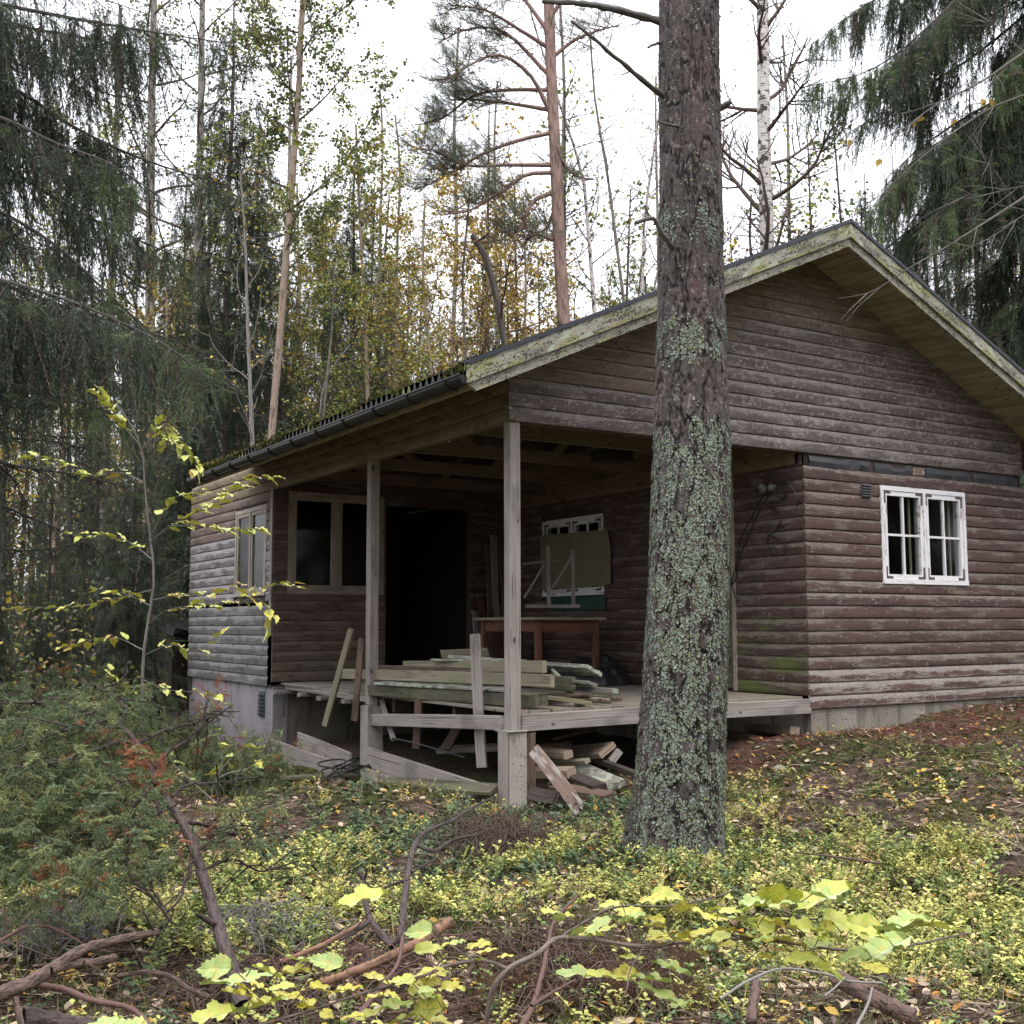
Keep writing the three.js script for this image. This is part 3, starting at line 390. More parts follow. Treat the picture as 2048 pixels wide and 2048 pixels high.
// deck: planks on joists, with an edge beam in front and a sagging one on the left
{
  const d = part('porch_floor', (() => { const A = new Acc(); for (const z of [-4.9, -3.7, -2.4, -1.2]) box(0.16, XP - 0.02, -0.16, -0.032, z - 0.025, z + 0.025, A); return A.build(); })(), M.wetDark, cabin), R = rng(31);
  for (let x = 0.13, k = 0; x < XP - 0.1; x += 0.1, k++) { const m = part('deck_plank', plankGeo(5.3 - R.r(0, 0.02), 0.094, 0.028, { warp: 0.004, segs: 3, bevel: 0.003 }), M.deck, d); lay(m, V(x + 0.03, -0.015 + R.s(0.002), DZ + 0.03), V(x + 0.03 - (k < 3 ? 0.02 : 0), -0.015 + R.s(0.002), -0.03), V(1, 0, 0)); }
  plankPart('edge_beam', V(0.1, -0.092, 0.0), V(XP - 0.01, -0.088, 0.0), 0.04, 0.135, M.oldGrey, cabin, { warp: 0.008, segs: 6, bevel: 0.005, wide: V(0, 0, 1) });
  plankPart('edge_beam', V(0.02, -0.245, -2.62), V(-0.01, -0.095, -0.105), 0.045, 0.115, M.oldGrey, cabin, { warp: 0.006, segs: 6, wide: V(1, 0, 0), bevel: 0.006 });
  plankPart('bearer', V(0.1, -0.06, -2.75), V(0.2, -0.05, DZ + 0.05), 0.1, 0.05, M.oldGrey, cabin, { rag0: 0.03 });
  for (const [z, x0] of [[-5.2, -0.02], [-4.6, 0.05], [-3.9, 0.0], [-3.3, 0.02]]) plankPart('joist_end', V(x0, -0.105, z), V(0.7, -0.105, z), 0.1, 0.045, M.oldGrey, cabin, { rag0: 0.02, wide: V(0, 0, 1) });
}
// porch ceiling: tie joists, braces, rafters and roof boards
{
  for (const z of [-0.75, -1.95, -3.15, -4.35]) {
    plankPart('ceiling_joist', V(0.12, H + 0.075, z), V(XP - 0.03, H + 0.075, z), 0.045, 0.125, M.joist, cabin, { wide: V(0, 0, 1) });
    plankPart('brace', V(0.75, H + 0.1, z + 0.05), V(0.35, H + 0.42, z + 0.05), 0.04, 0.09, M.joist, cabin, { wide: V(0, 0, 1) });
    plankPart('brace', V(1.7, H + 0.1, z + 0.05), V(2.3, H + 0.75, z + 0.05), 0.04, 0.09, M.joist, cabin, { wide: V(0, 0, 1) });
    plankPart('rafter', V(-0.55, roofUnder(-0.55) - 0.05, z), V(APX - 0.05, roofUnder(APX - 0.05) - 0.05, z), 0.045, 0.12, M.joist, cabin, { wide: V(0, 0, 1) });
  }
  part('ceiling_box', box(1.95, 2.25, H + 0.01, H + 0.13, -1.6, -1.3).build(), M.black, cabin);
}
// roof: boards, corrugated sheets, verge boards, soffit, gutter, moss
const ZR = -6.2, EVL = -0.7, EVR = 7.31;
{
  const nX = (sg) => V(sg * SL, 1, 0).normalize();
  const slab = (x0, x1, z0, z1, th, drop) => { const A = new Acc(), t = (x, z, o) => V(x, roofTop(x) - o, z); A.quad(t(x0, z1, drop), t(x1, z1, drop), t(x1, z0, drop), t(x0, z0, drop)); A.quad(t(x0, z0, drop + th), t(x1, z0, drop + th), t(x1, z1, drop + th), t(x0, z1, drop + th)); A.quad(t(x0, z1, drop + th), t(x1, z1, drop + th), t(x1, z1, drop), t(x0, z1, drop)); A.quad(t(x1, z0, drop + th), t(x0, z0, drop + th), t(x0, z0, drop), t(x1, z0, drop)); for (const x of [x0, x1]) A.quad(t(x, z0, drop + th), t(x, z1, drop + th), t(x, z1, drop), t(x, z0, drop)); return A.build(); };
  part('roof_deck', slab(EVL + 0.04, APX, ZR, OVH - 0.06, 0.022, 0.1), M.brown, cabin); part('roof_deck', slab(APX, EVR - 0.02, RZ - 0.3, OVH - 0.06, 0.022, 0.1), M.brown, cabin);
  part('roof_deck', slab(0.02, APX, RZ - 0.1, ZR, 0.05, 0.12), M.black, cabin); part('flat_roof', box(0.0, 2.2, 2.5, 2.54, RZ - 0.02, ZR).build(), M.black, cabin);
  // corrugated sheets: waves run down the slope
  const sheet = (x0, x1, z0, z1) => { const A = new Acc(), pitch = 0.1, n = Math.round((z1 - z0) / pitch * 8), rows = []; const N = nX(x0 < APX - 1 ? -1 : 1); for (let j = 0; j <= n; j++) { const z = lerp(z0, z1, j / n), w = 0.034 * Math.cos((z - z0) / pitch * 2 * PI), sl = -0.034 * Math.sin((z - z0) / pitch * 2 * PI) * 2 * PI / pitch, nn = N.clone().add(V(0, 0, -sl)).normalize(); rows.push([[x0, 0], [x1, 0], [x0, 0.045], [x1, 0.045]].map(([x, d]) => A.v(V(x, roofTop(x) - 0.032 + w - d, z), nn, x, z))); } for (let j = 0; j < n; j++) { const a = rows[j], b = rows[j + 1]; for (const [p, q] of [[0, 1], [2, 3], [0, 2], [1, 3]]) A.i.push(a[p], a[q], b[q], a[p], b[q], b[p]); } return A.build(); };
  M.sheet = std({ ...surf(512, 512, (u, v, o) => { const n = fbm(u * 6, v * 6, 6, 6, 4, 91), f = vn(u * 160, v * 160, 160, 160, 92); const k = 0.7 + 0.6 * f; mix3(o, [0.02 * k, 0.02 * k, 0.02 * k], [0.1 * k, 0.11 * k, 0.03 * k], sstep(0.5, 0.62, n + 0.1 * (f - 0.5))); o[3] = n; }), bumpScale: 0.01 });
  part('roof_sheet', sheet(EVL - 0.05, APX, ZR, OVH - 0.03), M.sheet, cabin); part('roof_sheet', sheet(APX, EVR, RZ - 0.3, OVH - 0.03), M.sheet, cabin);
  // verge boards: an upper board with a metal edging and a lower board set back behind it
  const verge = (sg, xe) => { const x0 = APX, y = (x, d) => ROOF - SL * Math.abs(x - APX) - d; const mk = (name, d0, d1, z0, z1, mat, xa = x0, xb = xe, cut = 0) => { const A = new Acc(); const f = (x, d, z) => V(x, y(x, d), z); const S = 10; for (let k = 0; k < S; k++) { const a = lerp(xa, xb, k / S), b = lerp(xa, xb, (k + 1) / S), da = d1, db = d1; const uvq = (p) => [Math.abs(p.x - APX) / 2 + sg * 0.3, (ROOF - SL * Math.abs(p.x - APX) - p.y) * 2]; const q = (...p) => A.quad(...p, p.map(uvq)); const bb = k === S - 1 ? b + sg * -cut : b; if (sg > 0) { q(f(a, da, z1), f(bb, db, z1), f(b, d0, z1), f(a, d0, z1)); } else q(f(bb, db, z1), f(a, da, z1), f(a, d0, z1), f(b, d0, z1)); q(f(a, d0, z1), f(b, d0, z1), f(b, d0, z0), f(a, d0, z0)); q(f(a, da, z0), f(bb, db, z0), f(bb, db, z1), f(a, da, z1)); if (k === S - 1) q(f(bb, db, z1), f(bb, db, z0), f(b, d0, z0), f(b, d0, z1)); } return part(name, A.build(), mat, cabin); };
    mk('verge_board', 0.012, 0.148, OVH - 0.025, OVH, M.barge, x0, xe, 0.0); mk('verge_board', 0.135, 0.23, OVH - 0.06, OVH - 0.026, M.bargeLow, x0, xe, 0.09); mk('verge_edging', -0.022, 0.012, OVH - 0.09, OVH + 0.012, M.flash, x0, xe - sg * 0.02, 0); };
  verge(-1, EVL - 0.045); verge(1, EVR + 0.04);
  // soffit boards under the overhanging gable roof, laid from wall to verge
  const R = rng(44); for (const [sg, xe] of [[-1, EVL + 0.05], [1, EVR - 0.05]]) { const L = Math.hypot(1, SL), n = 44; for (let k = 0; k < n; k++) { const xa = lerp(APX, xe, k / n), xb = lerp(APX, xe, (k + 1) / n), xm = (xa + xb) / 2; const m = part('soffit_board', plankGeo(OVH - 0.07, Math.abs(xb - xa) * L - 0.004, 0.014, { segs: 1, warp: 0.001, bevel: 0.004 }), M.soffit, cabin); lay(m, V(xm, roofTop(xm) - 0.135 + R.s(0.0015), 0.0), V(xm, roofTop(xm) - 0.135, OVH - 0.065), V(1, sg > 0 ? -SL : SL, 0)); } }
  // eave soffit on the left and gutter
  part('eave_board', box(EVL + 0.03, EVL + 0.055, 2.375, 2.52, ZR, OVH - 0.065).build(), M.soffit, cabin);
  const G = new Acc(), gz0 = ZR - 0.02, gz1 = OVH - 0.02, gx = EVL - 0.045, gy = 2.452, ring = (r) => Array.from({ length: 9 }, (_, k) => { const a = PI + k / 8 * PI; return [Math.cos(a) * r, Math.sin(a) * r]; }); const o = ring(0.062), i = ring(0.055);
  for (let k = 0; k < 8; k++) { for (const rr of [o, i]) { const [a, b] = [rr[k], rr[k + 1]], q = (p, z) => V(gx + p[0], gy + p[1], z); G.quad(q(a, gz0), q(a, gz1), q(b, gz1), q(b, gz0)); } for (const z of [gz0, gz1]) G.quad(V(gx + o[k][0], gy + o[k][1], z), V(gx + o[k + 1][0], gy + o[k + 1][1], z), V(gx + o[k + 1][0] * 0.1, gy, z), V(gx + o[k][0] * 0.1, gy, z)); }
  G.tube([V(gx - 0.062, gy + 0.002, gz0), V(gx - 0.062, gy + 0.002, gz1)], 0.007, 6);
  const gut = part('gutter', G.build(), M.gutter, cabin); for (let z = gz1 - 0.22; z > gz0; z -= 0.62) { const A = new Acc(); A.tube(ring(0.0655).map(([a, b]) => V(gx + a, gy + b, z)), 0.011, 5); part('gutter_bracket', A.build(), M.gutter, gut); }
  // moss on the roof edge and near the ridge
  const tuft = new Acc(), T = rng(9); for (let k = 0; k < 26; k++) { const a = T() * 2 * PI, l = T.r(0.4, 1), p = V(T.s(0.6), 0, T.s(0.6)), d = V(Math.cos(a) * 0.7, T.r(0.3, 1), Math.sin(a) * 0.7).multiplyScalar(l); const sd = V(-d.z, 0, d.x).normalize().multiplyScalar(0.16); tuft.tri(p.clone().sub(sd), p.clone().add(sd), p.clone().add(d)); }
  const ms = [], cs = [], mm = flat(1, 1, 1, 0.95); for (let k = 0; k < 7000; k++) { const onRight = k % 26 === 0, z = T.r(ZR, OVH - 0.08), x = onRight ? APX - T() * T() * 0.9 : EVL - 0.05 + T() ** 1.9 * 1.6; const den = fbm(z * 2.2 + 30, x * 2 + 3, 0, 0, 3, 5); if (den < 0.47) { continue; } const wv = 0.034 * Math.cos((z - ZR) / 0.1 * 2 * PI), s = T.r(0.02, 0.048) * (0.6 + 1.6 * (den - 0.45) * 2); ms.push(new THREE.Matrix4().compose(V(x, roofTop(x) - 0.03 + wv * 0.9, z), new THREE.Quaternion().setFromEuler(new THREE.Euler(T.s(0.3), T() * 6, T.s(0.3))), V(s, s, s))); const c = T(); cs.push(c < 0.3 ? new THREE.Color().setRGB(0.05, 0.035, 0.02) : new THREE.Color().setRGB(0.09 + 0.08 * T(), 0.1 + 0.06 * T(), 0.025)); }
  inst('roof_moss', tuft.build(), mm, ms, cs, cabin);
}
rebase(cabin, V(3.3, -0.4, -3));
// ---------- trees ----------
const qFrom = (dir, roll = 0) => { const x = dir.clone().normalize(), y0 = Math.abs(x.y) > 0.95 ? V(1, 0, 0) : UP, z = x.clone().cross(y0).normalize(), y = z.clone().cross(x); const q = new THREE.Quaternion().setFromRotationMatrix(new THREE.Matrix4().makeBasis(x, y, z)); return roll ? q.multiply(new THREE.Quaternion().setFromAxisAngle(V(1, 0, 0), roll)) : q; };
const mat4 = (p, q, s) => new THREE.Matrix4().compose(p, q, typeof s === 'number' ? V(s, s, s) : s);
const col = (r, g, b) => new THREE.Color().setRGB(r, g, b);
// bark
const barkTex = (seed, a, b, sc = 1, w = 256, h = 512) => surf(w, h, (u, v, o) => { const n = fbm(u * 14, v * 5 * sc, 14, 5 * sc, 4, seed), f = vn(u * 60, v * 60, 60, 60, seed + 2), c = vn(u * 12, v * 3, 12, 3, seed + 3); mix3(o, a, b, clamp(n * 1.3 + (f - 0.5) * 0.4 - 0.2)); const cr = sstep(0.55, 0.7, n); o[0] *= 1 - 0.5 * cr * c; o[1] *= 1 - 0.5 * cr * c; o[2] *= 1 - 0.5 * cr * c; o[3] = 1 - n; });
M.barkDark = std({ ...barkTex(101, [0.1, 0.085, 0.075], [0.035, 0.028, 0.025]), bumpScale: 0.02 });
M.barkGrey = std({ ...barkTex(102, [0.28, 0.26, 0.235], [0.13, 0.115, 0.1]), bumpScale: 0.01 });
M.barkPine = std({ ...barkTex(103, [0.34, 0.22, 0.18], [0.2, 0.135, 0.115]), bumpScale: 0.015 });
M.barkAspen = std({ ...barkTex(104, [0.36, 0.275, 0.21], [0.2, 0.145, 0.11], 2), bumpScale: 0.008 });
M.birch = std({ ...surf(256, 512, (u, v, o) => { const k = 0.85 + 0.3 * fbm(u * 6, v * 20, 6, 20, 3, 105); o[0] = 0.6 * k; o[1] = 0.56 * k; o[2] = 0.52 * k; const l = sstep(0.66, 0.74, vn(u * 5, v * 46, 5, 46, 106)); into(o, [0.06, 0.05, 0.045], l * 0.85); const d = sstep(0.62, 0.7, fbm(u * 6, v * 7, 6, 7, 4, 107)); into(o, [0.05, 0.045, 0.04], d); o[3] = 0.6 - 0.4 * d; }), bumpScale: 0.006 });
M.twigBrown = flat(0.085, 0.055, 0.042, 0.8); M.twigGrey = flat(0.2, 0.185, 0.17, 0.85); M.twigRed = flat(0.1, 0.05, 0.04, 0.7);
M.needle = std({ roughness: 0.7 }); M.leafCrown = new THREE.MeshPhysicalMaterial({ roughness: 0.8, transmission: 0.35, thickness: 0 });
// a conifer twig along +x, about 1 long: a thin stem, side twigs and many single needles
function twigGeo(seed, { side = 6, len = 0.09, ang = 0.9, width = 0.3, step = 0.013, nl = 0.036, nw = 0.009, hang = 0 }) {
  const R = rng(seed), A = new Acc();
  const run = (p0, d, L) => { const n = Math.max(2, Math.round(L / step)); const s = V(-d.z, 0, d.x).normalize(), t = d.clone().cross(s).normalize();
    A.tri(p0.clone().addScaledVector(s, 0.004), p0.clone().addScaledVector(s, -0.004), p0.clone().addScaledVector(d, L)); A.tri(p0.clone().addScaledVector(t, 0.004), p0.clone().addScaledVector(t, -0.004), p0.clone().addScaledVector(d, L));
    for (let k = 0; k < n; k++) for (let j = 0; j < 2; j++) { const a = R() * 2 * PI, o = s.clone().multiplyScalar(Math.cos(a)).addScaledVector(t, Math.sin(a)), p = p0.clone().addScaledVector(d, L * (k + R()) / n), e = p.clone().addScaledVector(o, nl * R.r(0.5, 0.8)).addScaledVector(d, nl * R.r(0.45, 0.9)), w = d.clone().cross(o).multiplyScalar(nw * 0.5); A.tri(p.clone().add(w), p.clone().sub(w), e); } };
  run(V(0, 0, 0), V(1, 0, 0), 1);
  for (let k = 0; k < side; k++) for (const sg of [-1, 1]) { const x = (k + R.r(0.2, 0.8)) / side * 0.85, L = width * (1 - x * 0.75) * R.r(0.6, 1.1); run(V(x, 0, 0), V(Math.cos(ang), -hang * R(), sg * Math.sin(ang)).normalize(), L); }
  return A.build();
}
const TW = [1, 2, 3, 4].map((s) => twigGeo(s, { side: 3, width: 0.22, ang: 0.6, step: 0.012, nl: 0.042, nw: 0.0095 })); // hanging, narrow
const SPRAY = [11, 12, 13].map((s) => twigGeo(s, { side: 7, width: 0.42, ang: 0.95, step: 0.02, nl: 0.05, nw: 0.011, hang: 0.4 }));
class Tree { // collects wood and foliage of one tree, then builds trunk, branches, crown
  constructor(seed) { this.R = rng(seed); this.trunk = new Acc(); this.br = new Acc(); this.fol = new Map(); }
  leaf(geo, m, c) { let f = this.fol.get(geo); if (!f) this.fol.set(geo, f = [[], []]); f[0].push(m); f[1].push(c); }
  build(name, label, base, { bark, twig, foliage, group, cat = 'tree', crown = 'crown' }) {
    const t = thing(name, label, cat, [0, 0, 0], group); if (this.trunk.i.length) part('trunk', this.trunk.build(), bark, t); if (this.br.i.length) { const b = part('branches', this.br.build(), twig, t); b.userData.kind = 'stuff'; }
    let root = null; for (const [g, [ms, cs]] of this.fol) { const m = inst(root ? 'foliage' : crown, g, foliage, ms, cs, root || t); if (!root) root = m; }
    return rebase(t, base);
  }
}
// hanging foliage along a conifer limb
function limb(T, pts, r0, { dens = 1, hang = [0.25, 0.6], pal, tip = 0.3, from = 0.12, dead = 0, side = 0.25, cheap = 0 }) {
  const R = T.R, L = pts.reduce((s, p, i) => (i ? s + p.distanceTo(pts[i - 1]) : 0), 0), n = Math.max(cheap ? 4 : 6, Math.round(L * (cheap ? 3 : 9))), sp = spline(pts, n);
  T.br.tube(sp, (t) => lerp(r0, 0.004, t ** 0.8), cheap ? 3 : 5, false);
  const twigAt = (q, d, s, sg, l, c) => { if (cheap) l *= 1.7; const dn = V(R.s(0.12), -1, R.s(0.12)).addScaledVector(d, R.r(-0.1, 0.5)).addScaledVector(s, sg * R.r(-0.15, 0.4)).normalize(); T.leaf(R.pick(TW), mat4(q, qFrom(dn, R() * 6), V(l, l * R.r(0.7, 1.1) * (cheap ? 1.9 : 1), l * R.r(0.7, 1.1) * (cheap ? 1.9 : 1))), c); };
  const nz = R() * 90, clump = (t, o) => 0.35 + 1.2 * sstep(0.3, 0.68, vn(t * L * 1.9 + nz, o * 3 + nz, 0, 0, 7));
  const m = Math.round(L * 5.5);
  for (let k = 0; k < m; k++) { const t = from + (1 - from) * ((k + R()) / m), i = Math.min(n - 1, Math.floor(t * n)), p = sp[i].clone().lerp(sp[i + 1], t * n - i), d = sp[i + 1].clone().sub(sp[i]).normalize(), s = V(-d.z, 0, d.x).normalize(), sg = k % 2 ? 1 : -1;
    const sl = side * (0.35 + L * 0.3) * Math.sin(PI * Math.min(1, t * 0.85 + 0.15)) * R.r(0.4, 1.25) + 0.06, dd = d.clone().multiplyScalar(R.r(0.4, 0.9)).addScaledVector(s, sg * R.r(0.5, 0.9)).normalize(), P = [0, 0.4, 0.75, 1].map((u) => p.clone().addScaledVector(dd, sl * u).add(V(0, -sl * (0.15 * u + R.r(0.1, 0.35) * u * u), 0)));
    T.br.tube(cheap ? [P[0], P[3]] : P, (u) => lerp(0.0065, 0.002, u), cheap ? 3 : 4, false); const c0 = clump(t, sg), nt = Math.max(2, Math.round(sl * (cheap ? 7 : 13) * dens * c0));
    for (let j = 0; j < nt; j++) { const u = R() ** 0.8, e = Math.min(2, Math.floor(u * 3)), q = P[e].clone().lerp(P[e + 1], u * 3 - e); twigAt(q, dd, s, sg, R.r(...hang) * (0.45 + 0.5 * c0) * (0.6 + 0.5 * Math.sin(PI * Math.min(1, t + 0.12))), pal(R, t)); if (R() < tip) T.leaf(R.pick(SPRAY), mat4(q, qFrom(dd.clone().addScaledVector(s, R.s(0.6)).add(V(0, R.r(-0.7, 0.15), 0)), R.s(0.6)), R.r(0.14, 0.32) * (cheap ? 1.4 : 1)), pal(R, u > 0.6 ? 1 : t)); } }
  for (let k = 0; k < L * (cheap ? 6 : 14) * dens; k++) { const t = lerp(from, 1, R()), i = Math.min(n - 1, Math.floor(t * n)), p = sp[i].clone().lerp(sp[i + 1], t * n - i), d = sp[i + 1].clone().sub(sp[i]).normalize(), s = V(-d.z, 0, d.x).normalize(), c0 = clump(t, 0.5); if (R() > c0) continue; twigAt(p, d, s, R.s(1), R.r(...hang) * (0.4 + 0.6 * c0) * (0.6 + 0.5 * Math.sin(PI * Math.min(1, t + 0.12))), pal(R, t)); }
  if (dead) for (let k = 0; k < L * 16 * dead; k++) { const t = R(), i = Math.min(n - 1, Math.floor(t * n)), p = sp[i], dn = V(R.s(0.7), R.r(-1, 0.1), R.s(0.7)).normalize(), l = R.r(0.12, 0.45); T.br.tube([p, p.clone().addScaledVector(dn, l * 0.6), p.clone().addScaledVector(dn, l).add(V(R.s(0.06), -0.05, R.s(0.06)))], (a) => lerp(0.004, 0.001, a), 3, false); }
}
const palSpruce = (k = 1) => (R, t) => { const c = R(), b = k * R.r(0.65, 1.25); return c < 0.16 ? col(0.16 * b, 0.13 * b, 0.1 * b) : t > 0.8 && c > 0.5 ? col(0.14 * b, 0.2 * b, 0.08 * b) : col(0.1 * b, 0.13 * b, 0.085 * b); };
function conifer(seed, h, { rb = 0.16, low = 0.12, reach = 2.2, dens = 1, pal = palSpruce(), hang = [0.25, 0.55], gap = 0.42, droop = 0.35, base = V(0, 0, 0), skip = 0 }) {
  const T = new Tree(seed), R = T.R; T.trunk.tube(Array.from({ length: 12 }, (_, k) => base.clone().add(V(R.s(0.03), h * k / 11, R.s(0.03)))), (t) => lerp(rb, 0.015, t), 9, true, 1);
  for (let y = h * low; y < h * 0.97; y += gap * R.r(0.7, 1.2) * lerp(1.1, 0.6, y / h)) { const n = 3 + Math.floor(R() * 3), a0 = R() * 6; for (let k = 0; k < n; k++) { if (R() < skip) continue; const a = a0 + k / n * 2 * PI + R.s(0.35), f = y / h, L = reach * Math.pow(1 - f, 0.75) * Math.min(1, 0.55 + (f - low) * 3.5) * R.r(0.7, 1.1) + 0.12, up = lerp(-0.1, 0.5, f); const d = V(Math.cos(a), 0, Math.sin(a)), p = base.clone().add(V(0, y, 0)); const P = [0, 0.35, 0.7, 1].map((t) => p.clone().addScaledVector(d, L * t).add(V(0, L * (up * t - droop * t * t * 1.5 + 0.22 * t ** 4), 0))); limb(T, P, 0.008 + L * 0.011, { cheap: 1, dens, hang: hang.map((x) => x * (0.35 + 0.65 * (1 - f))), pal }); } }
  return T;
}
// broadleaf tree: limbs branch recursively from a trunk line; leaves at the twig ends
const LEAF = (() => { const A = new Acc(); const m = (x, y, z) => V(x, y, z); A.tri(m(0, 0, 0), m(0.45, 0.08, 0.36), m(1, -0.05, 0)); A.tri(m(0, 0, 0), m(1, -0.05, 0), m(0.45, 0.08, -0.36)); return A.build(); })();
const LEAF2 = (() => { const A = new Acc(); const m = (x, y, z) => V(x, y, z); A.tri(m(0, 0, 0), m(0.3, 0.05, 0.4), m(0.65, 0.09, 0.36)); A.tri(m(0, 0, 0), m(0.65, 0.09, 0.36), m(1, -0.12, 0)); A.tri(m(0, 0, 0), m(1, -0.12, 0), m(0.65, 0.04, -0.36)); A.tri(m(0, 0, 0), m(0.65, 0.04, -0.36), m(0.3, 0.1, -0.4)); return A.build(); })();
function grow(T, p, d, L, r, lev, o) {
  const R = T.R, n = lev > 1 ? 6 : 4, pts = [p.clone()], dir = d.clone(); const wob = o.wob ?? 0.22;
  for (let k = 0; k < n; k++) { dir.add(V(R.s(wob), R.s(wob) + (o.lift ?? 0.06) - (o.sag ?? 0) * (lev < 2 ? 1 : 0), R.s(wob))).normalize(); pts.push(pts[k].clone().addScaledVector(dir, L / n)); }
  T.br.tube(pts, (t) => lerp(r, r * 0.35, t), lev > 1 ? 5 : 3, false);
  if (lev > 0) { const m = o.kids[lev] ?? 4; for (let k = 0; k < m; k++) { const t = R.r(0.22, 1), i = Math.min(n - 1, Math.floor(t * n)), q = pts[i].clone().lerp(pts[i + 1], t * n - i), dd = pts[i + 1].clone().sub(pts[i]).normalize(); const ax = V(R.s(1), R.s(0.6), R.s(1)).cross(dd).normalize(); const nd = dd.clone().multiplyScalar(R.r(0.4, 0.9)).addScaledVector(ax, R.r(0.5, 1)).normalize(); grow(T, q, nd, L * R.r(0.38, 0.62), r * lerp(0.55, 0.3, t), lev - 1, o); } }
  if (lev <= 1 && o.leaves) { const m = o.leaves * (lev ? 0.5 : 1); for (let k = 0; k < m; k++) { if (R() > (o.cover ?? 1)) continue; const t = R(), i = Math.min(n - 1, Math.floor(t * n)), q = pts[i].clone().lerp(pts[i + 1], t * n - i).add(V(R.s(0.05), R.s(0.05), R.s(0.05))); T.leaf(o.leaf ?? LEAF, mat4(q, qFrom(V(R.s(1), R.r(-1, 0.5), R.s(1)), R() * 6), o.size * R.r(0.65, 1.25)), o.pal(R, q)); } }
}
function broadleaf(seed, line, rs, o) { // line: trunk points, rs: [bottom, top radius]
  const T = new Tree(seed), R = T.R, n = 18, sp = spline(line, n); T.trunk.tube(sp, (t) => lerp(rs[0], rs[1], t), 9, true, 1);
  const tot = line.reduce((s, p, i) => (i ? s + p.distanceTo(line[i - 1]) : 0), 0);
  for (let k = 0; k < o.limbs; k++) { const t = o.from + (1 - o.from) * ((k + R()) / o.limbs), i = Math.min(n - 1, Math.floor(t * n)), p = sp[i].clone().lerp(sp[i + 1], t * n - i), a = k * 2.4 + R.s(0.5), d = V(Math.cos(a), R.r(...(o.rise ?? [0.2, 0.9])), Math.sin(a)).normalize(); grow(T, p, d, o.len * R.r(0.6, 1.1) * lerp(1, 0.45, (t - o.from) / (1 - o.from)), Math.max(0.006, lerp(rs[0], rs[1], t) * 0.38), 2, o); }
  return T;
}
const palMix = (list) => (R) => { const c = R.pick(list), b = R.r(0.7, 1.25); return col(c[0] * b, c[1] * b, c[2] * b); };
const YEL = [[0.5, 0.38, 0.04], [0.42, 0.28, 0.03], [0.55, 0.45, 0.1], [0.3, 0.16, 0.04]], YG = [[0.24, 0.3, 0.05], [0.16, 0.22, 0.04], [0.4, 0.36, 0.06], [0.1, 0.15, 0.04]], GRN = [[0.07, 0.1, 0.035], [0.1, 0.14, 0.04], [0.06, 0.08, 0.04]], GREYG = [[0.1, 0.1, 0.06], [0.14, 0.13, 0.08], [0.18, 0.16, 0.06], [0.1, 0.13, 0.05]], RUST = [[0.16, 0.08, 0.05], [0.22, 0.12, 0.06], [0.12, 0.08, 0.06]];
const foot = (px, d, py = 1240) => { const p = atH(px, py, d); return onG(p.x, p.z, -0.1); };
// trunk line from the ground through the photograph's points at one distance
const stem = (d, ...pts) => { const w = pts.map(([x, y]) => atH(x, y, d)); const f = w[0].clone(), e = pts.length > 1 ? w[1].clone().sub(w[0]).multiplyScalar((groundY(f.x, f.z) - f.y) / (w[1].y - w[0].y)) : V(0, 0, 0); return [V(f.x + clamp(e.x, -0.8, 0.8), groundY(f.x, f.z) - 0.1, f.z + clamp(e.z, -0.8, 0.8)), ...w]; };

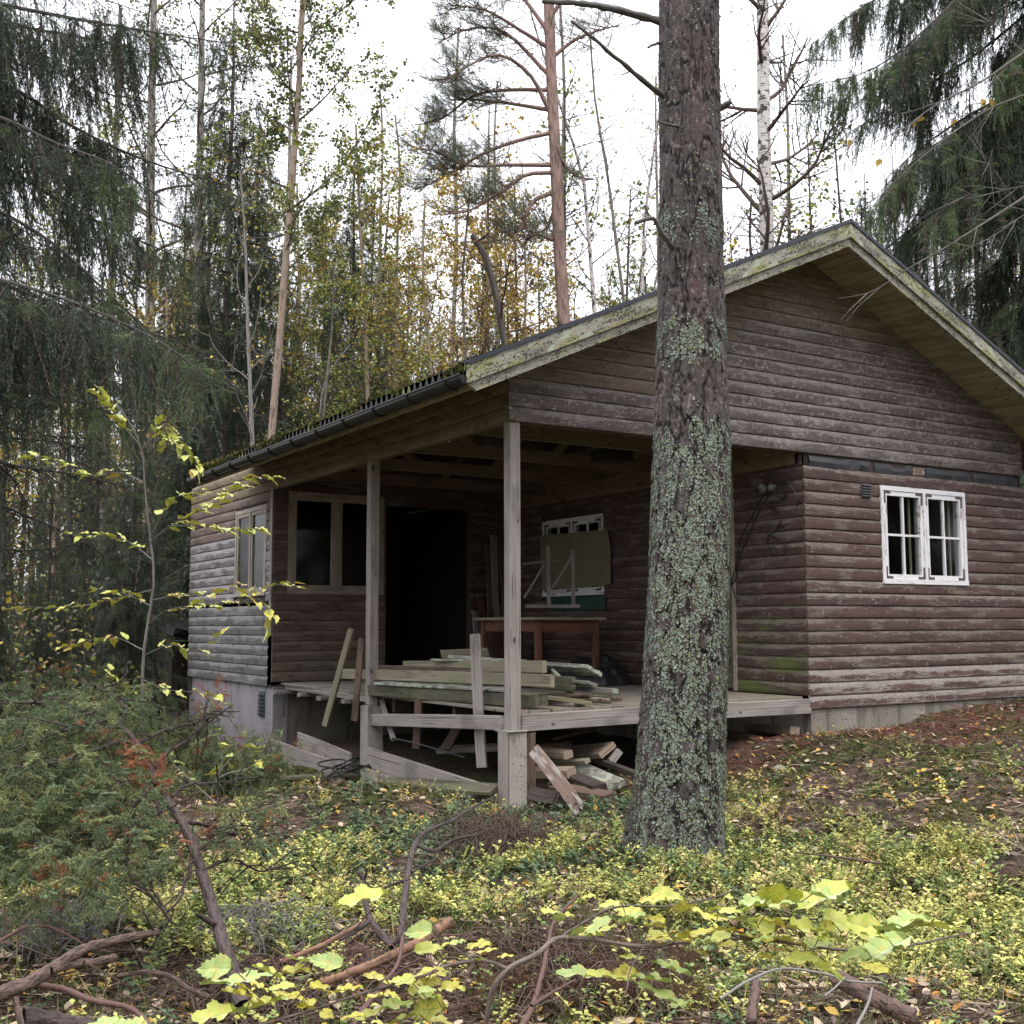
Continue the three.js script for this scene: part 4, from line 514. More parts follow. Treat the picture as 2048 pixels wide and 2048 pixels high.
// the big spruce on the left: its trunk stands outside the frame, its limbs reach in from the left
{
  const T = new Tree(201), D = 9.5, base = foot(-330, D); T.trunk.tube(Array.from({ length: 10 }, (_, k) => base.clone().add(V(0, 14 * k / 9, 0))), (t) => lerp(0.24, 0.05, t), 12);
  const lines = [[[-330, -60], [60, 20, -0.4], [250, 55, -0.6], [445, 85, -0.9]], [[-330, -20], [80, 60, 0.5], [240, 90, 0.8], [330, 120, 0.9]], [[-330, 90], [0, 165, 0.3], [150, 255, 0.4], [290, 320, 0.2], [460, 372, 0]], [[-330, 130], [0, 235, -0.6], [120, 290, -0.8], [215, 325, -1], [330, 400, -1.2]], [[-330, 210], [0, 330, 0.6], [140, 415, 0.9], [300, 490, 1], [440, 545, 1.1]], [[-330, 300], [-20, 415, -0.3], [110, 490, -0.5], [230, 600, -0.6], [330, 690, -0.6]],
    [[-330, 400], [0, 565, 0.2], [150, 620, 0.3], [300, 665, 0.4], [450, 720, 0.5]], [[-330, 440], [0, 600, 0.8], [100, 625, 1], [210, 660, 1.2], [330, 720, 1.4]], [[-330, 480], [0, 560, -1], [160, 610, -1.3], [330, 690, -1.6], [420, 760, -1.8]], [[-330, 560], [0, 690, 0.4], [130, 730, 0.5], [300, 790, 0.5]], [[-330, 40], [-60, 40, 1.2], [120, 130, 1.5], [200, 210, 1.6]], [[-330, -160], [-50, -80, 0.6], [150, -20, 0.8], [300, 30, 0.8]], [[-330, 330], [-60, 420, 1.4], [60, 500, 1.7], [180, 560, 1.9]], [[-330, 620], [0, 760, -0.6], [150, 800, -0.9], [260, 840, -1]]];
  lines.forEach((l, i) => limb(T, l.map(([x, y, dd = 0]) => atH(x, y, D + dd)), i < 9 ? 0.034 : 0.024, { dens: i < 9 ? 2.6 : 2.1, hang: i < 9 ? [0.25, 0.8] : [0.2, 0.6], pal: palSpruce(0.9), from: 0.22, dead: 0.5, side: 0.34 }));
  const low = [[[-330, 700], [0, 870, 0.2], [120, 885, 0.3], [220, 910, 0.4]], [[-330, 740], [0, 850, 0.8], [90, 870, 0.9], [210, 880, 1]], [[-330, 800], [0, 925, -0.4], [150, 950, -0.5], [300, 985, -0.6]], [[-330, 960], [0, 1095, 0.3], [80, 1100, 0.3], [190, 1080, 0.5]], [[-330, 860], [0, 1010, 1], [120, 1060, 1.2], [230, 1120, 1.4]], [[-330, 780], [20, 950, 0.4], [50, 1020, 0.4], [60, 1080, 0.4]]];
  low.forEach((l) => limb(T, l.map(([x, y, dd = 0]) => atH(x, y, D + dd)), 0.024, { dens: 0.5, hang: [0.12, 0.35], pal: palSpruce(0.75), from: 0.35, dead: 2.2, tip: 0.1 }));
  const R = T.R; for (let k = 0; k < 60; k++) { const y = R.r(3, 13.5), a = R() * 2 * PI, L = R.r(1, 2.6) * (1 - y / 16); if (Math.cos(a) * RT.x + Math.sin(a) * RT.z > 0.35) continue; const p = base.clone().add(V(0, y, 0)), d = V(Math.cos(a), 0, Math.sin(a)); limb(T, [0, 0.4, 0.8, 1].map((t) => p.clone().addScaledVector(d, L * t).add(V(0, -0.5 * L * t * t, 0))), 0.03, { dens: 0.7, pal: palSpruce(0.9) }); }
  T.build('spruce_tree', 'big dark spruce whose drooping limbs reach in from the left edge', base, { bark: M.barkDark, twig: M.barkDark, foliage: M.needle });
}
// the big spruce on the right, behind the roof
{
  const T = new Tree(202), D = 15, base = foot(2230, D); T.trunk.tube(Array.from({ length: 10 }, (_, k) => base.clone().add(V(0, 19 * k / 9, 0))), (t) => lerp(0.28, 0.05, t), 12);
  const lines = [[[2230, -330], [2050, -160], [1860, 50, -0.3], [1740, 140, -0.4], [1605, 175, -0.5]], [[2230, -200], [2080, 0], [1950, 110, 0.4], [1820, 190, 0.5], [1690, 270, 0.6]], [[2230, -60], [2100, 110], [1960, 230, -0.6], [1830, 320, -0.8], [1730, 430, -0.9]], [[2230, 60], [2090, 190, 0.5], [1960, 300, 0.8], [1840, 420, 1], [1760, 560, 1.1]], [[2230, -420], [2000, -200, 0.8], [1840, -60, 1], [1700, 30, 1.1], [1620, 90, 1.1]], [[2230, 180], [2100, 310, -0.6], [1990, 400, -0.8], [1880, 480, -1]], [[2230, 280], [2100, 430, 0.3], [2000, 520, 0.4], [1900, 600, 0.6]], [[2230, -120], [2150, 60, 1], [2020, 200, 1.4], [1900, 240, 1.6]], [[2230, -500], [2100, -250, -0.8], [1960, -60, -1], [1860, 60, -1.2]], [[2230, 380], [2130, 540], [2030, 620], [1930, 680]], [[2230, 20], [2130, 240, 1.2], [2040, 330, 1.5], [1930, 400, 1.8]], [[2230, -300], [2150, -60, -1], [2070, 60, -1.4], [1990, 160, -1.6]], [[2230, 470], [2120, 600, 1], [2000, 700, 1.2]]];
  lines.forEach((l, i) => limb(T, l.map(([x, y, dd = 0]) => atH(x, y, D + dd)), 0.045, { dens: 3, hang: [0.35, 1.0], pal: palSpruce(1.2), from: 0.2, tip: 0.5, side: 0.42, dead: 0.2 }));
  const R = T.R; for (let k = 0; k < 130; k++) { const y = R.r(2.5, 18), a = R() * 2 * PI, L = R.r(1.6, 4.6) * (1.12 - y / 19); if (Math.cos(a) * FH.x + Math.sin(a) * FH.z > 0.5) continue; const p = base.clone().add(V(0, y, 0)), d = V(Math.cos(a), 0, Math.sin(a)); limb(T, [0, 0.4, 0.8, 1].map((t) => p.clone().addScaledVector(d, L * t).add(V(0, -0.5 * L * t * t, 0))), 0.04, { dens: 1.5, pal: palSpruce(1.15), hang: [0.35, 0.9], side: 0.4, tip: 0.5 }); }
  T.build('spruce_tree', 'big spruce with hanging green sprays behind the right side of the roof', base, { bark: M.barkDark, twig: M.barkDark, foliage: M.needle });
}
// spruces further back: a few prototypes, the others are copies
{
  const mk = (T, label, b, group) => T.build('spruce_tree', label, b, { bark: M.barkDark, twig: M.barkDark, foliage: M.needle, group: 'spruces standing around the cabin' });
  const copy = (src, b, s, turn, label) => { const c = src.clone(); c.name = numbered('spruce_tree'); scene.add(c); c.position.copy(b); c.scale.set(s, s * 1.02, s); c.rotation.y = turn; c.userData = { ...src.userData, label }; return c; };
  const z0 = V(0, 0, 0);
  const a = mk(conifer(211, 13, { reach: 2.3, rb: 0.13, low: 0.03, dens: 1.9, gap: 0.42, pal: palSpruce(0.95) }), 'dark spruce behind the left corner of the cabin, left of the pale thin stems', z0); a.position.copy(foot(440, 20));
  const b = mk(conifer(212, 8, { reach: 1.7, rb: 0.08, low: 0.03, dens: 1.2, gap: 0.42, pal: palSpruce(1.25), hang: [0.12, 0.3], droop: 0.2, skip: 0.15 }), 'sparse young spruce just left of the pine trunk above the roof', z0); b.position.copy(foot(1300, 22));
  copy(a, foot(700, 23), 0.86, 2, 'dark spruce rising above the middle of the mossy roof edge');
  copy(a, foot(350, 27), 0.95, 1.1, 'dark spruce far back, left of the cabin');
  copy(a, foot(560, 27), 0.8, 3, 'dark spruce behind the leafy tree with the tan trunk');
  copy(a, foot(262, 16.5), 0.42, 5, 'small dense spruce beside the rear left corner of the cabin'); copy(a, foot(95, 14.5), 0.3, 2.5, 'low young spruce left of the sapling, half hidden by juniper'); copy(a, foot(185, 18), 0.4, 0.4, 'low spruce further back behind the sapling'); copy(a, foot(-20, 12.5), 0.25, 1.4, 'low young spruce at the left edge above the juniper');
  copy(b, foot(1520, 23), 1.18, 1.7, 'sparse young spruce behind the white birch');
  copy(b, foot(1640, 26), 1.1, 4.1, 'young spruce behind the roof ridge, right of the birch');
  copy(b, foot(1395, 30), 1.15, 2.9, 'distant young spruce directly behind the pine trunk');
  copy(b, foot(1215, 27), 0.72, 3.7, 'small young spruce left of the pine, just above the roof');
  copy(a, foot(1900, 21), 0.8, 0.6, 'dark spruce behind the right roof slope');
  copy(a, foot(2080, 24), 1, 2.2, 'dark spruce at the right edge behind the cabin');
  [[170, 36, 0.9, 'spruce deep in the wood behind the limb tips of the big left spruce'], [400, 29, 1.1, 'distant spruce behind the rear left corner of the cabin'], [500, 24, 0.95, 'dark spruce between the thin pale stem and the tan trunk'], [640, 29, 1.0, 'distant spruce right behind the bare pale sapling'], [770, 31, 0.9, 'distant spruce behind the yellow-green tree'], [860, 27, 0.62, 'low spruce behind the golden tree above the roof edge'], [980, 33, 0.8, 'distant spruce behind the dark leaning trunk'], [1060, 29, 0.55, 'small distant spruce at the foot of the pinkish pine'], [1440, 34, 0.85, 'distant spruce between the near pine and the white birch'], [1590, 31, 0.8, 'distant spruce just left of the roof ridge'], [1760, 28, 0.9, 'spruce just right of the roof ridge'], [1820, 33, 1.1, 'distant spruce behind the limbs of the big right spruce'], [1985, 30, 1.15, 'distant spruce behind the lower right roof slope']].forEach(([px, d, s, l], i) => copy(a, foot(px, d), s, i * 1.3, l));
  // on the near side of the cabin, behind the camera: these are what the window panes mirror
  for (const [x, z, s, l] of [[-8.5, 17, 0.95, 'straight behind it'], [-3.5, 19, 1.05, 'behind it on the right'], [2, 18, 0.95, 'right, beyond the yard'], [7, 19, 1.1, 'further right beyond the yard'], [12, 16, 1, 'far right of the yard'], [-13, 13, 1.05, 'left and behind'], [-14.5, 7, 1, 'level with it on the left'], [-12, 1, 0.9, 'left of the yard'], [15, 10, 1.1, 'at the far right end of the yard'], [4.5, 25, 1.2, 'deep in the row behind on the right'], [-1, 26, 1.2, 'deep in the row behind it'], [9.5, 23, 1.1, 'second row on the right'], [13.5, 22, 1.2, 'second row far right'], [11, 19.5, 1, 'close beside the far right one'], [17.5, 12.5, 1.1, 'outermost on the right'], [20.5, 13, 1.2, 'beyond the outermost on the right'], [18.5, 17, 1.2, 'in the right corner of the yard'], [10.5, 27, 1.2, 'third row on the right']]) copy(a, onG(x, z), s, x, 'spruce out of view of the camera, ' + l);
}
// tall Scots pine in the middle distance
{
  const D = 22, line = stem(D, [1128, 640], [1118, 480], [1112, 330], [1104, 180], [1098, 20], [1090, -180]), T = new Tree(221), R = T.R, sp = spline(line, 24); T.trunk.tube(sp, (t) => lerp(0.155, 0.1, t), 12);
  const lb = [[[1105, 345], [1050, 350], [1000, 385], [940, 420], [880, 430]], [[1108, 385], [1070, 400], [1040, 460], [1010, 500]], [[1104, 265], [1040, 280], [960, 310], [900, 350], [830, 380]], [[1100, 225], [1060, 150], [1000, 110], [940, 130], [880, 170]], [[1096, 95], [1040, 60], [970, 20], [900, 10]], [[1100, 180], [1020, 180], [950, 190], [880, 240], [830, 250]], [[1094, 60], [1050, 0], [1000, -60], [940, -80]], [[1106, 300], [1150, 350], [1190, 360]], [[1098, 120], [1150, 80], [1200, 60], [1240, 50]], [[1110, 420], [1090, 460], [1070, 465]], [[1100, 220], [1040, 210], [960, 200], [900, 200]], [[1098, 40], [1140, -20], [1200, -60]], [[1108, 480], [1070, 470], [1040, 495]], [[1098, 150], [1000, 60], [930, 60], [870, 90]], [[1103, 330], [1010, 330], [930, 330], [870, 300], [815, 300]]];
  lb.forEach((l, i) => { const dd = R.s(1.4), P = l.map(([x, y], k) => atH(x, y, D + dd * k / l.length)), s2 = spline(P, 12); T.br.tube(s2, (t) => lerp(0.05, 0.012, t), 6, false); const far = i !== 7, len = P.reduce((s, q, j) => (j ? s + q.distanceTo(P[j - 1]) : 0), 0); for (let k = 0; k < len * 14; k++) { const t = R.r(0.3, 1), q = s2[Math.floor(t * 12)], d = V(R.s(1), R.r(-0.2, 0.9), R.s(1)).addScaledVector(RT, -0.5).normalize(), e = q.clone().addScaledVector(d, R.r(0.3, 0.8)), m = q.clone().lerp(e, 0.5).add(V(R.s(0.1), -0.06, R.s(0.1))); T.br.tube([q, m, e], (a) => lerp(0.012, 0.004, a), 3, false); for (let j = 0; j < 6; j++) { const u = R.r(0.2, 1), c = q.clone().lerp(e, u).add(V(R.s(0.15), R.s(0.12), R.s(0.15))); if (t > 0.45) { const b = R.r(0.8, 1.3); T.leaf(SPRAY[j % 3], mat4(c, qFrom(d.clone().add(V(R.s(0.8), R.r(0, 0.8), R.s(0.8)))), R.r(0.22, 0.4)), col(0.15 * b, 0.185 * b, 0.11 * b)); } T.br.tube([c, c.clone().add(V(R.s(0.2), R.s(0.2), R.s(0.2)))], 0.003, 3, false); } } });
  T.build('scots_pine', 'tall Scots pine with a pinkish trunk and crooked limbs left of the near pine', line[0], { bark: M.barkPine, twig: M.barkPine, foliage: M.needle });
}
// leafy tree with the tan trunk, thin pale stems, birches
const leafy = (seed, line, rs, o, label, bark, name = 'birch_tree', twig = M.twigBrown, group = 'slender leafy trees behind the cabin') => broadleaf(seed, line, rs, o).build(name, label, line[0], { bark, twig, foliage: M.leafCrown, group });
leafy(231, stem(18.5, [545, 850], [556, 720], [566, 600], [572, 500], [584, 400], [587, 300], [598, 190], [600, 90], [615, -120], [620, -420]), [0.072, 0.045], { limbs: 26, from: 0.45, len: 2.3, kids: [0, 6, 7], leaves: 14, size: 0.06, pal: palMix([...GREYG, ...YG]), leaf: LEAF2, cover: 1 }, 'tall leafy tree with a slim tan trunk above the left roof edge', M.barkAspen, 'aspen_tree');
leafy(232, stem(18, [505, 880], [495, 640], [490, 470], [480, 340]), [0.055, 0.015], { limbs: 14, from: 0.4, len: 1.5, kids: [0, 3, 4], leaves: 2, cover: 0.45, size: 0.07, pal: palMix(YEL), rise: [0.6, 1.4] }, 'thin pale stem with a few yellow leaves, left of the tan trunk', M.barkGrey, 'birch_tree', M.twigGrey);
leafy(233, stem(19, [640, 830], [650, 760], [700, 690]), [0.03, 0.012], { limbs: 9, from: 0.2, len: 1.4, kids: [0, 3, 4], leaves: 0, size: 0.05, pal: palMix(YEL) }, 'bare pale sapling leaning right behind the roof edge', M.barkGrey, 'sapling', M.twigGrey);
leafy(234, stem(21, [1532, 700], [1534, 480], [1528, 300], [1526, 100], [1524, -100], [1520, -400]), [0.17, 0.1], { limbs: 22, from: 0.42, len: 2.4, kids: [0, 6, 7], leaves: 1, cover: 0.3, size: 0.06, pal: palMix(RUST), rise: [0.1, 1] }, 'white birch trunk rising behind the roof, right of the near pine', M.birch);
leafy(235, stem(22.5, [1190, 640], [1178, 480], [1165, 350], [1130, 240], [1090, 120], [1060, 20]), [0.075, 0.02], { limbs: 18, from: 0.5, len: 1.9, kids: [0, 6, 7], leaves: 0.8, cover: 0.3, size: 0.05, pal: palMix(YEL), rise: [0.4, 1.4] }, 'slim white birch just right of the pinkish pine', M.birch);
leafy(236, stem(23, [1252, 640], [1232, 480], [1215, 350], [1190, 200], [1180, 60]), [0.06, 0.02], { limbs: 16, from: 0.4, len: 1.8, kids: [0, 6, 7], leaves: 0.8, cover: 0.3, size: 0.05, pal: palMix(YEL), rise: [0.4, 1.4] }, 'slim grey birch between the pinkish pine and the near pine', M.barkGrey);
leafy(237, stem(20.5, [1010, 690], [985, 560], [965, 500], [945, 470]), [0.085, 0.06], { limbs: 7, from: 0.75, len: 1.3, kids: [0, 3, 4], leaves: 2, cover: 0.5, size: 0.06, pal: palMix(YEL) }, 'dark leaning trunk with flaking bark above the verge board', M.barkDark, 'birch_tree');
leafy(238, stem(20.5, [862, 740], [850, 600], [845, 520], [850, 400]), [0.05, 0.02], { limbs: 22, from: 0.42, len: 1.9, kids: [0, 6, 6], leaves: 6, cover: 0.8, size: 0.065, pal: palMix(YEL) }, 'small tree with golden leaves above the middle of the roof edge', M.barkAspen);
leafy(239, stem(22, [930, 700], [925, 560], [935, 440], [940, 380]), [0.05, 0.02], { limbs: 22, from: 0.35, len: 1.9, kids: [0, 6, 6], leaves: 6, cover: 0.7, size: 0.06, pal: palMix([...YEL, ...RUST]) }, 'small golden tree directly left of the pinkish pine', M.barkGrey);
leafy(240, stem(20, [735, 780], [730, 640], [722, 480], [715, 330], [712, 250]), [0.06, 0.02], { limbs: 28, from: 0.35, len: 2.0, kids: [0, 6, 6], leaves: 7, cover: 0.85, size: 0.065, pal: palMix([...YG, ...YEL.slice(0, 1)]) }, 'yellow-green tree right of the tan trunk', M.barkAspen);
leafy(241, stem(24, [390, 700], [400, 300], [405, 0], [410, -250]), [0.13, 0.05], { limbs: 26, from: 0.45, len: 3, kids: [0, 6, 6], leaves: 5, cover: 0.7, size: 0.08, pal: palMix(GREYG) }, 'tall grey-green tree behind the tip of the big left spruce', M.barkGrey, 'aspen_tree');
leafy(242, stem(26, [300, 700], [302, 300], [305, 150], [310, -100]), [0.16, 0.07], { limbs: 20, from: 0.4, len: 3, kids: [0, 4, 5], leaves: 4, cover: 0.6, size: 0.09, pal: palMix([...GREYG, ...YG]) }, 'mossy trunk seen between the limbs of the big left spruce', M.barkGrey, 'aspen_tree');
leafy(243, stem(19.5, [650, 800], [665, 640], [668, 520]), [0.04, 0.015], { limbs: 18, from: 0.25, len: 1.5, kids: [0, 4, 5], leaves: 6, cover: 0.8, size: 0.06, pal: palMix(YG) }, 'low yellow-green bush tree close above the left roof edge', M.barkGrey);
leafy(244, stem(25, [790, 700], [795, 480], [800, 330], [790, 230]), [0.07, 0.02], { limbs: 22, from: 0.3, len: 2.2, kids: [0, 7, 8], leaves: 0.5, cover: 0.4, size: 0.06, pal: palMix(YEL) }, 'bare grey birch left of the golden trees', M.barkGrey, 'birch_tree', M.twigGrey);
leafy(245, stem(26, [1420, 700], [1425, 420], [1415, 200], [1420, 0]), [0.08, 0.03], { limbs: 22, from: 0.35, len: 2.4, kids: [0, 7, 8], leaves: 0.6, cover: 0.35, size: 0.06, pal: palMix(RUST) }, 'bare birch between the near pine and the white birch', M.barkGrey);
leafy(246, stem(22, [1275, 760], [1300, 620], [1320, 520]), [0.05, 0.02], { limbs: 8, from: 0.5, len: 1.2, kids: [0, 3, 4], leaves: 2, cover: 0.5, size: 0.06, pal: palMix(YG) }, 'leaning grey stem beside the near pine above the roof', M.barkGrey, 'sapling');
{ // more trees of the same kinds, further back
  const by = (l) => scene.children.find((o) => o.userData.label?.startsWith(l)); const copy = (src, px, d, s, turn, label) => { const c = src.clone(); c.name = numbered(src.name.replace(/_\d+$/, '')); scene.add(c); c.position.copy(foot(px, d)); c.scale.setScalar(s); c.rotation.y = turn; c.userData = { ...src.userData, label }; };
  const yg = by('yellow-green tree right'), go = by('small tree with golden'), ba = by('bare grey birch left'), bb = by('bare birch between'), wh = by('slim white birch'), as = by('tall grey-green');
  copy(yg, 615, 25, 1.1, 1, 'pale green tree behind the tan trunk, further back'); copy(yg, 800, 27, 1.0, 2, 'yellow-green tree behind the golden ones'); copy(go, 905, 27, 1.25, 3, 'second golden tree in the gap above the roof, further back'); copy(go, 1010, 26, 1.15, 4, 'golden tree right behind the dark leaning trunk'); copy(yg, 1080, 30, 0.85, 5, 'green tree behind the foot of the pinkish pine'); copy(yg, 1255, 29, 0.9, 0.5, 'green tree just left of the near pine, far back'); copy(yg, 470, 27, 1.2, 1.7, 'yellow-green tree behind the thin pale stem'); copy(go, 1370, 30, 1, 2.6, 'small golden tree behind the near pine'); copy(go, 690, 24, 1.1, 5.2, 'golden tree between the tan trunk and the yellow-green tree');
  copy(ba, 745, 30, 1.25, 1, 'tall bare birch right of the yellow-green tree'); copy(ba, 1000, 32, 1.3, 2.2, 'tall bare birch left of the pinkish pine'); copy(bb, 1165, 30, 1.2, 3.1, 'bare birch behind the slim white birch'); copy(ba, 1330, 33, 1.3, 4.4, 'bare birch just behind the near pine trunk'); copy(bb, 560, 33, 1.2, 5, 'bare birch behind the tan trunk'); copy(bb, 880, 34, 1.3, 0.4, 'bare birch far behind the golden trees'); copy(wh, 1270, 27, 1.0, 2, 'slim white birch beside the near pine, further back'); copy(bb, 1620, 33, 1.2, 2, 'bare birch left of the roof ridge, far back'); copy(as, 200, 28, 0.95, 2, 'grey-green tree in the gap of the big left spruce'); copy(yg, 90, 26, 1.3, 3, 'yellow-green tree behind the big left spruce'); copy(go, 250, 24, 1, 3.3, 'golden tree behind the lower limbs of the big left spruce');
}
// far woodland: birch, rowan and brushwood too far off to tell the trees apart
{
  const A = new Tree(251), R = A.R; const group = new THREE.Group();
  for (let k = 0; k < 330; k++) { const a = -0.58 + 1.16 * (k + R()) / 330, d = R.r(27, 58), p = camera.position.clone().addScaledVector(FW.clone().setY(0).normalize(), d).addScaledVector(RT.clone().setY(0).normalize(), d * Math.tan(a) * 1.05), b = onG(p.x, p.z, -0.2), h = R.r(6, 15); const top = b.clone().add(V(R.s(0.7), h, R.s(0.7))); A.br.tube([b, b.clone().lerp(top, 0.5).add(V(R.s(0.2), 0, R.s(0.2))), top], (t) => lerp(0.1, 0.02, t), 5, false);
    const pal = palMix(R.pick([YEL, YG, YG, RUST, YEL, GRN, YG])), nT = 84; for (let j = 0; j < nT; j++) { const t = R.r(0.12, 1), q = b.clone().lerp(top, t), e = q.clone().add(V(R.s(1.5), R.r(0.1, 0.9), R.s(1.5)).multiplyScalar(1.15 - t * 0.7)); A.br.tube([q, e], (u) => lerp(0.016, 0.006, u), 3, false); const nl = R() < 0.8 ? 10 : 2; for (let m = 0; m < nl; m++) A.leaf(LEAF, mat4(q.clone().lerp(e, R.r(0.3, 1.15)).add(V(R.s(0.25), R.s(0.25), R.s(0.25))), qFrom(V(R.s(1), R.s(1), R.s(1)), R() * 6), R.r(0.09, 0.17)), pal(R)); } }
  // undergrowth on the forest floor behind the cabin and on the left
  for (let k = 0; k < 900; k++) { const a = R.r(-0.6, 0.52), d = R.r(12, 34) + (a > -0.14 ? 6 : 0), p = camera.position.clone().addScaledVector(FW.clone().setY(0).normalize(), d).addScaledVector(RT.clone().setY(0).normalize(), d * Math.tan(a)); if ((p.x > -0.9 && p.z > -10.5) || (a > -0.345 && a < -0.255 && d < 20)) continue; const b = onG(p.x, p.z, -0.05), h = R.r(0.5, 2.6); const pal = palMix(R.pick([YEL, YG, GRN, YG, RUST])); for (let j = 0; j < 5; j++) { const e = b.clone().add(V(R.s(0.45) * h, h * R.r(0.6, 1.1), R.s(0.45) * h)); A.br.tube([b, b.clone().lerp(e, 0.5).add(V(R.s(0.1), 0.1, R.s(0.1))), e], (u) => lerp(0.006, 0.0025, u), 3, false); for (let m = 0; m < 16; m++) A.leaf(LEAF, mat4(b.clone().lerp(e, R.r(0.25, 1)).add(V(R.s(0.25), R.s(0.2), R.s(0.25))), qFrom(V(R.s(1), R.r(-0.6, 0.4), R.s(1)), R() * 6), R.r(0.05, 0.1)), pal(R)); } }
  const t = A.build('far_woodland', 'yellowing birch wood and brush far behind the cabin', V(0, 0, 0), { bark: M.barkGrey, twig: M.barkDark, foliage: M.leafCrown, cat: 'woodland', crown: 'leaves' }); t.userData.kind = 'stuff';
}
// ---------- the near pine ----------
{
  const rows = [[-420, 1378, 106], [-200, 1380, 114], [0, 1380, 121], [250, 1380, 125], [500, 1381, 131], [700, 1383, 139], [900, 1385, 146], [1182, 1376, 153], [1400, 1366, 163], [1600, 1357, 178], [1704, 1351, 194], [1750, 1349, 212], [1800, 1347, 250]], DT = 6.2;
  const base = gnd(1352, 1712), dh = base.clone().sub(camera.position).dot(FH);
  const C = rows.map(([y, x, w]) => { const p = atH(x, y, dh); return [p, w / 2 * p.clone().sub(camera.position).dot(FW) / FL]; }).reverse();
  const y0 = C[0][0].y, y1 = C[C.length - 1][0].y, HT = y1 - y0;
  const fissure = (u, y) => { const w = 0.5 * vn(u * 10, y * 3, 10, 0, 301), a = fbm(u * 20 + w, y * 3.6, 20, 0, 4, 302), r = Math.abs(a - 0.5) * 2, c = fbm(u * 34 + w, y * 6.5, 34, 0, 3, 304), r2 = Math.abs(c - 0.5) * 2, b = Math.abs(vn(u * 60, y * 22, 60, 0, 303) - 0.5) * 2; return [Math.min(sstep(0.0, 0.11, r), 0.4 + 0.6 * sstep(0, 0.09, r2)), b, a]; };
  const bark = (u, y) => { const [f, b, a] = fissure(u, y), k = lerp(1, 0.45, sstep(y0 + 1, y1 - 1, y)); return k * (0.02 * f + 0.004 * sstep(0, 0.5, b) + 0.004 * (vn(u * 20, y * 9, 20, 0, 305) - 0.5)) + 0.003 * vn(u * 90, y * 70, 90, 0, 306) + 0.02 * (vn(u * 5, y * 1.2, 5, 0, 307) - 0.5); };
  const at2 = (y) => { let k = 0; while (k < C.length - 2 && C[k + 1][0].y < y) k++; const t = clamp((y - C[k][0].y) / (C[k + 1][0].y - C[k][0].y)); return [C[k][0].clone().lerp(C[k + 1][0], t), lerp(C[k][1], C[k + 1][1], t)]; };
  const surfP = (u, y, extra = 0) => { const [c, r] = at2(y), a = u * 2 * PI, foot = sstep(y0 + 0.7, y0, y), rr = r + bark(u, y) - 0.014 + foot * 0.05 * Math.sin(a * 5 + 1) + extra; return V(c.x + Math.cos(a) * rr, y, c.z + Math.sin(a) * rr); };
  const nA = 220, nY = 760, p = [], uv = [], idx = []; for (let j = 0; j <= nY; j++) { const y = y0 + HT * j / nY; for (let i = 0; i <= nA; i++) { const q = surfP(i === nA ? 0 : i / nA, y); p.push(q.x, q.y, q.z); uv.push(i / nA, j / nY); } }
  for (let j = 0; j < nY; j++) for (let i = 0; i < nA; i++) { const a = j * (nA + 1) + i, b = a + nA + 1; idx.push(a, b, b + 1, a, b + 1, a + 1); }
  const g = new THREE.BufferGeometry(); g.setAttribute('position', new THREE.Float32BufferAttribute(p, 3)); g.setAttribute('uv', new THREE.Float32BufferAttribute(uv, 2)); g.setIndex(idx); g.computeVertexNormals();
  const m = std({ ...surf(1024, 1280, (u, v, o) => { const y = y0 + HT * v, [f, b, a] = fissure(u, y), n = vn(u * 64, y * 26, 64, 0, 308), q = vn(u * 220, y * 120, 220, 0, 309), w = fbm(u * 9, y * 2, 9, 0, 3, 310); mix3(o, [0.03, 0.024, 0.023], [0.098, 0.078, 0.074], clamp(n * 0.6 + q * 0.6 - 0.15)); into(o, [0.08, 0.047, 0.038], sstep(0.55, 0.68, w) * 0.5); into(o, [0.25, 0.225, 0.22], sstep(0.74, 0.86, q * 0.6 + n * 0.45) * 0.6); const d = (1 - f) * 0.9; into(o, [0.012, 0.009, 0.009], d); o[3] = 0.6 * f + 0.25 * q + 0.15 * n; }), bumpScale: 0.006, roughness: 0.9 });
  const t = thing('pine_tree', 'thick near pine trunk covered with grey-green lichen in front of the cabin', 'tree'); part('trunk', g, m, t);
  // leafy lichen on the bark, thick on the lower trunk and in two belts
  const flake = (s) => { const R = rng(s), A = new Acc(); for (let k = 0; k < 9; k++) { const a = R() * 2 * PI, r = R.r(0.2, 0.6), c = V(Math.cos(a) * r * 0.8, Math.sin(a) * r * 0.8, R.r(0.05, 0.3)), e = R.r(0.3, 0.55), n = 5; for (let j = 0; j < n; j++) { const f = (i) => { const b = i / n * 2 * PI + k; return V(c.x + Math.cos(b) * e, c.y + Math.sin(b) * e * 0.8, c.z + 0.28 * vn(i * 1.7, k, n, 0, s) - 0.05); }; A.tri(c, f(j), f(j + 1)); } } return A.build(); };
  const R = rng(311), F = [flake(1), flake(2), flake(3)], ms = [[], [], []], cs = [[], [], []];
  const yOf = (py) => atH(1380, py, dh).y; const belt = (y, a, b) => sstep(yOf(a) - 0.05, yOf(a) + 0.05, y) * sstep(yOf(b) + 0.05, yOf(b) - 0.05, y);
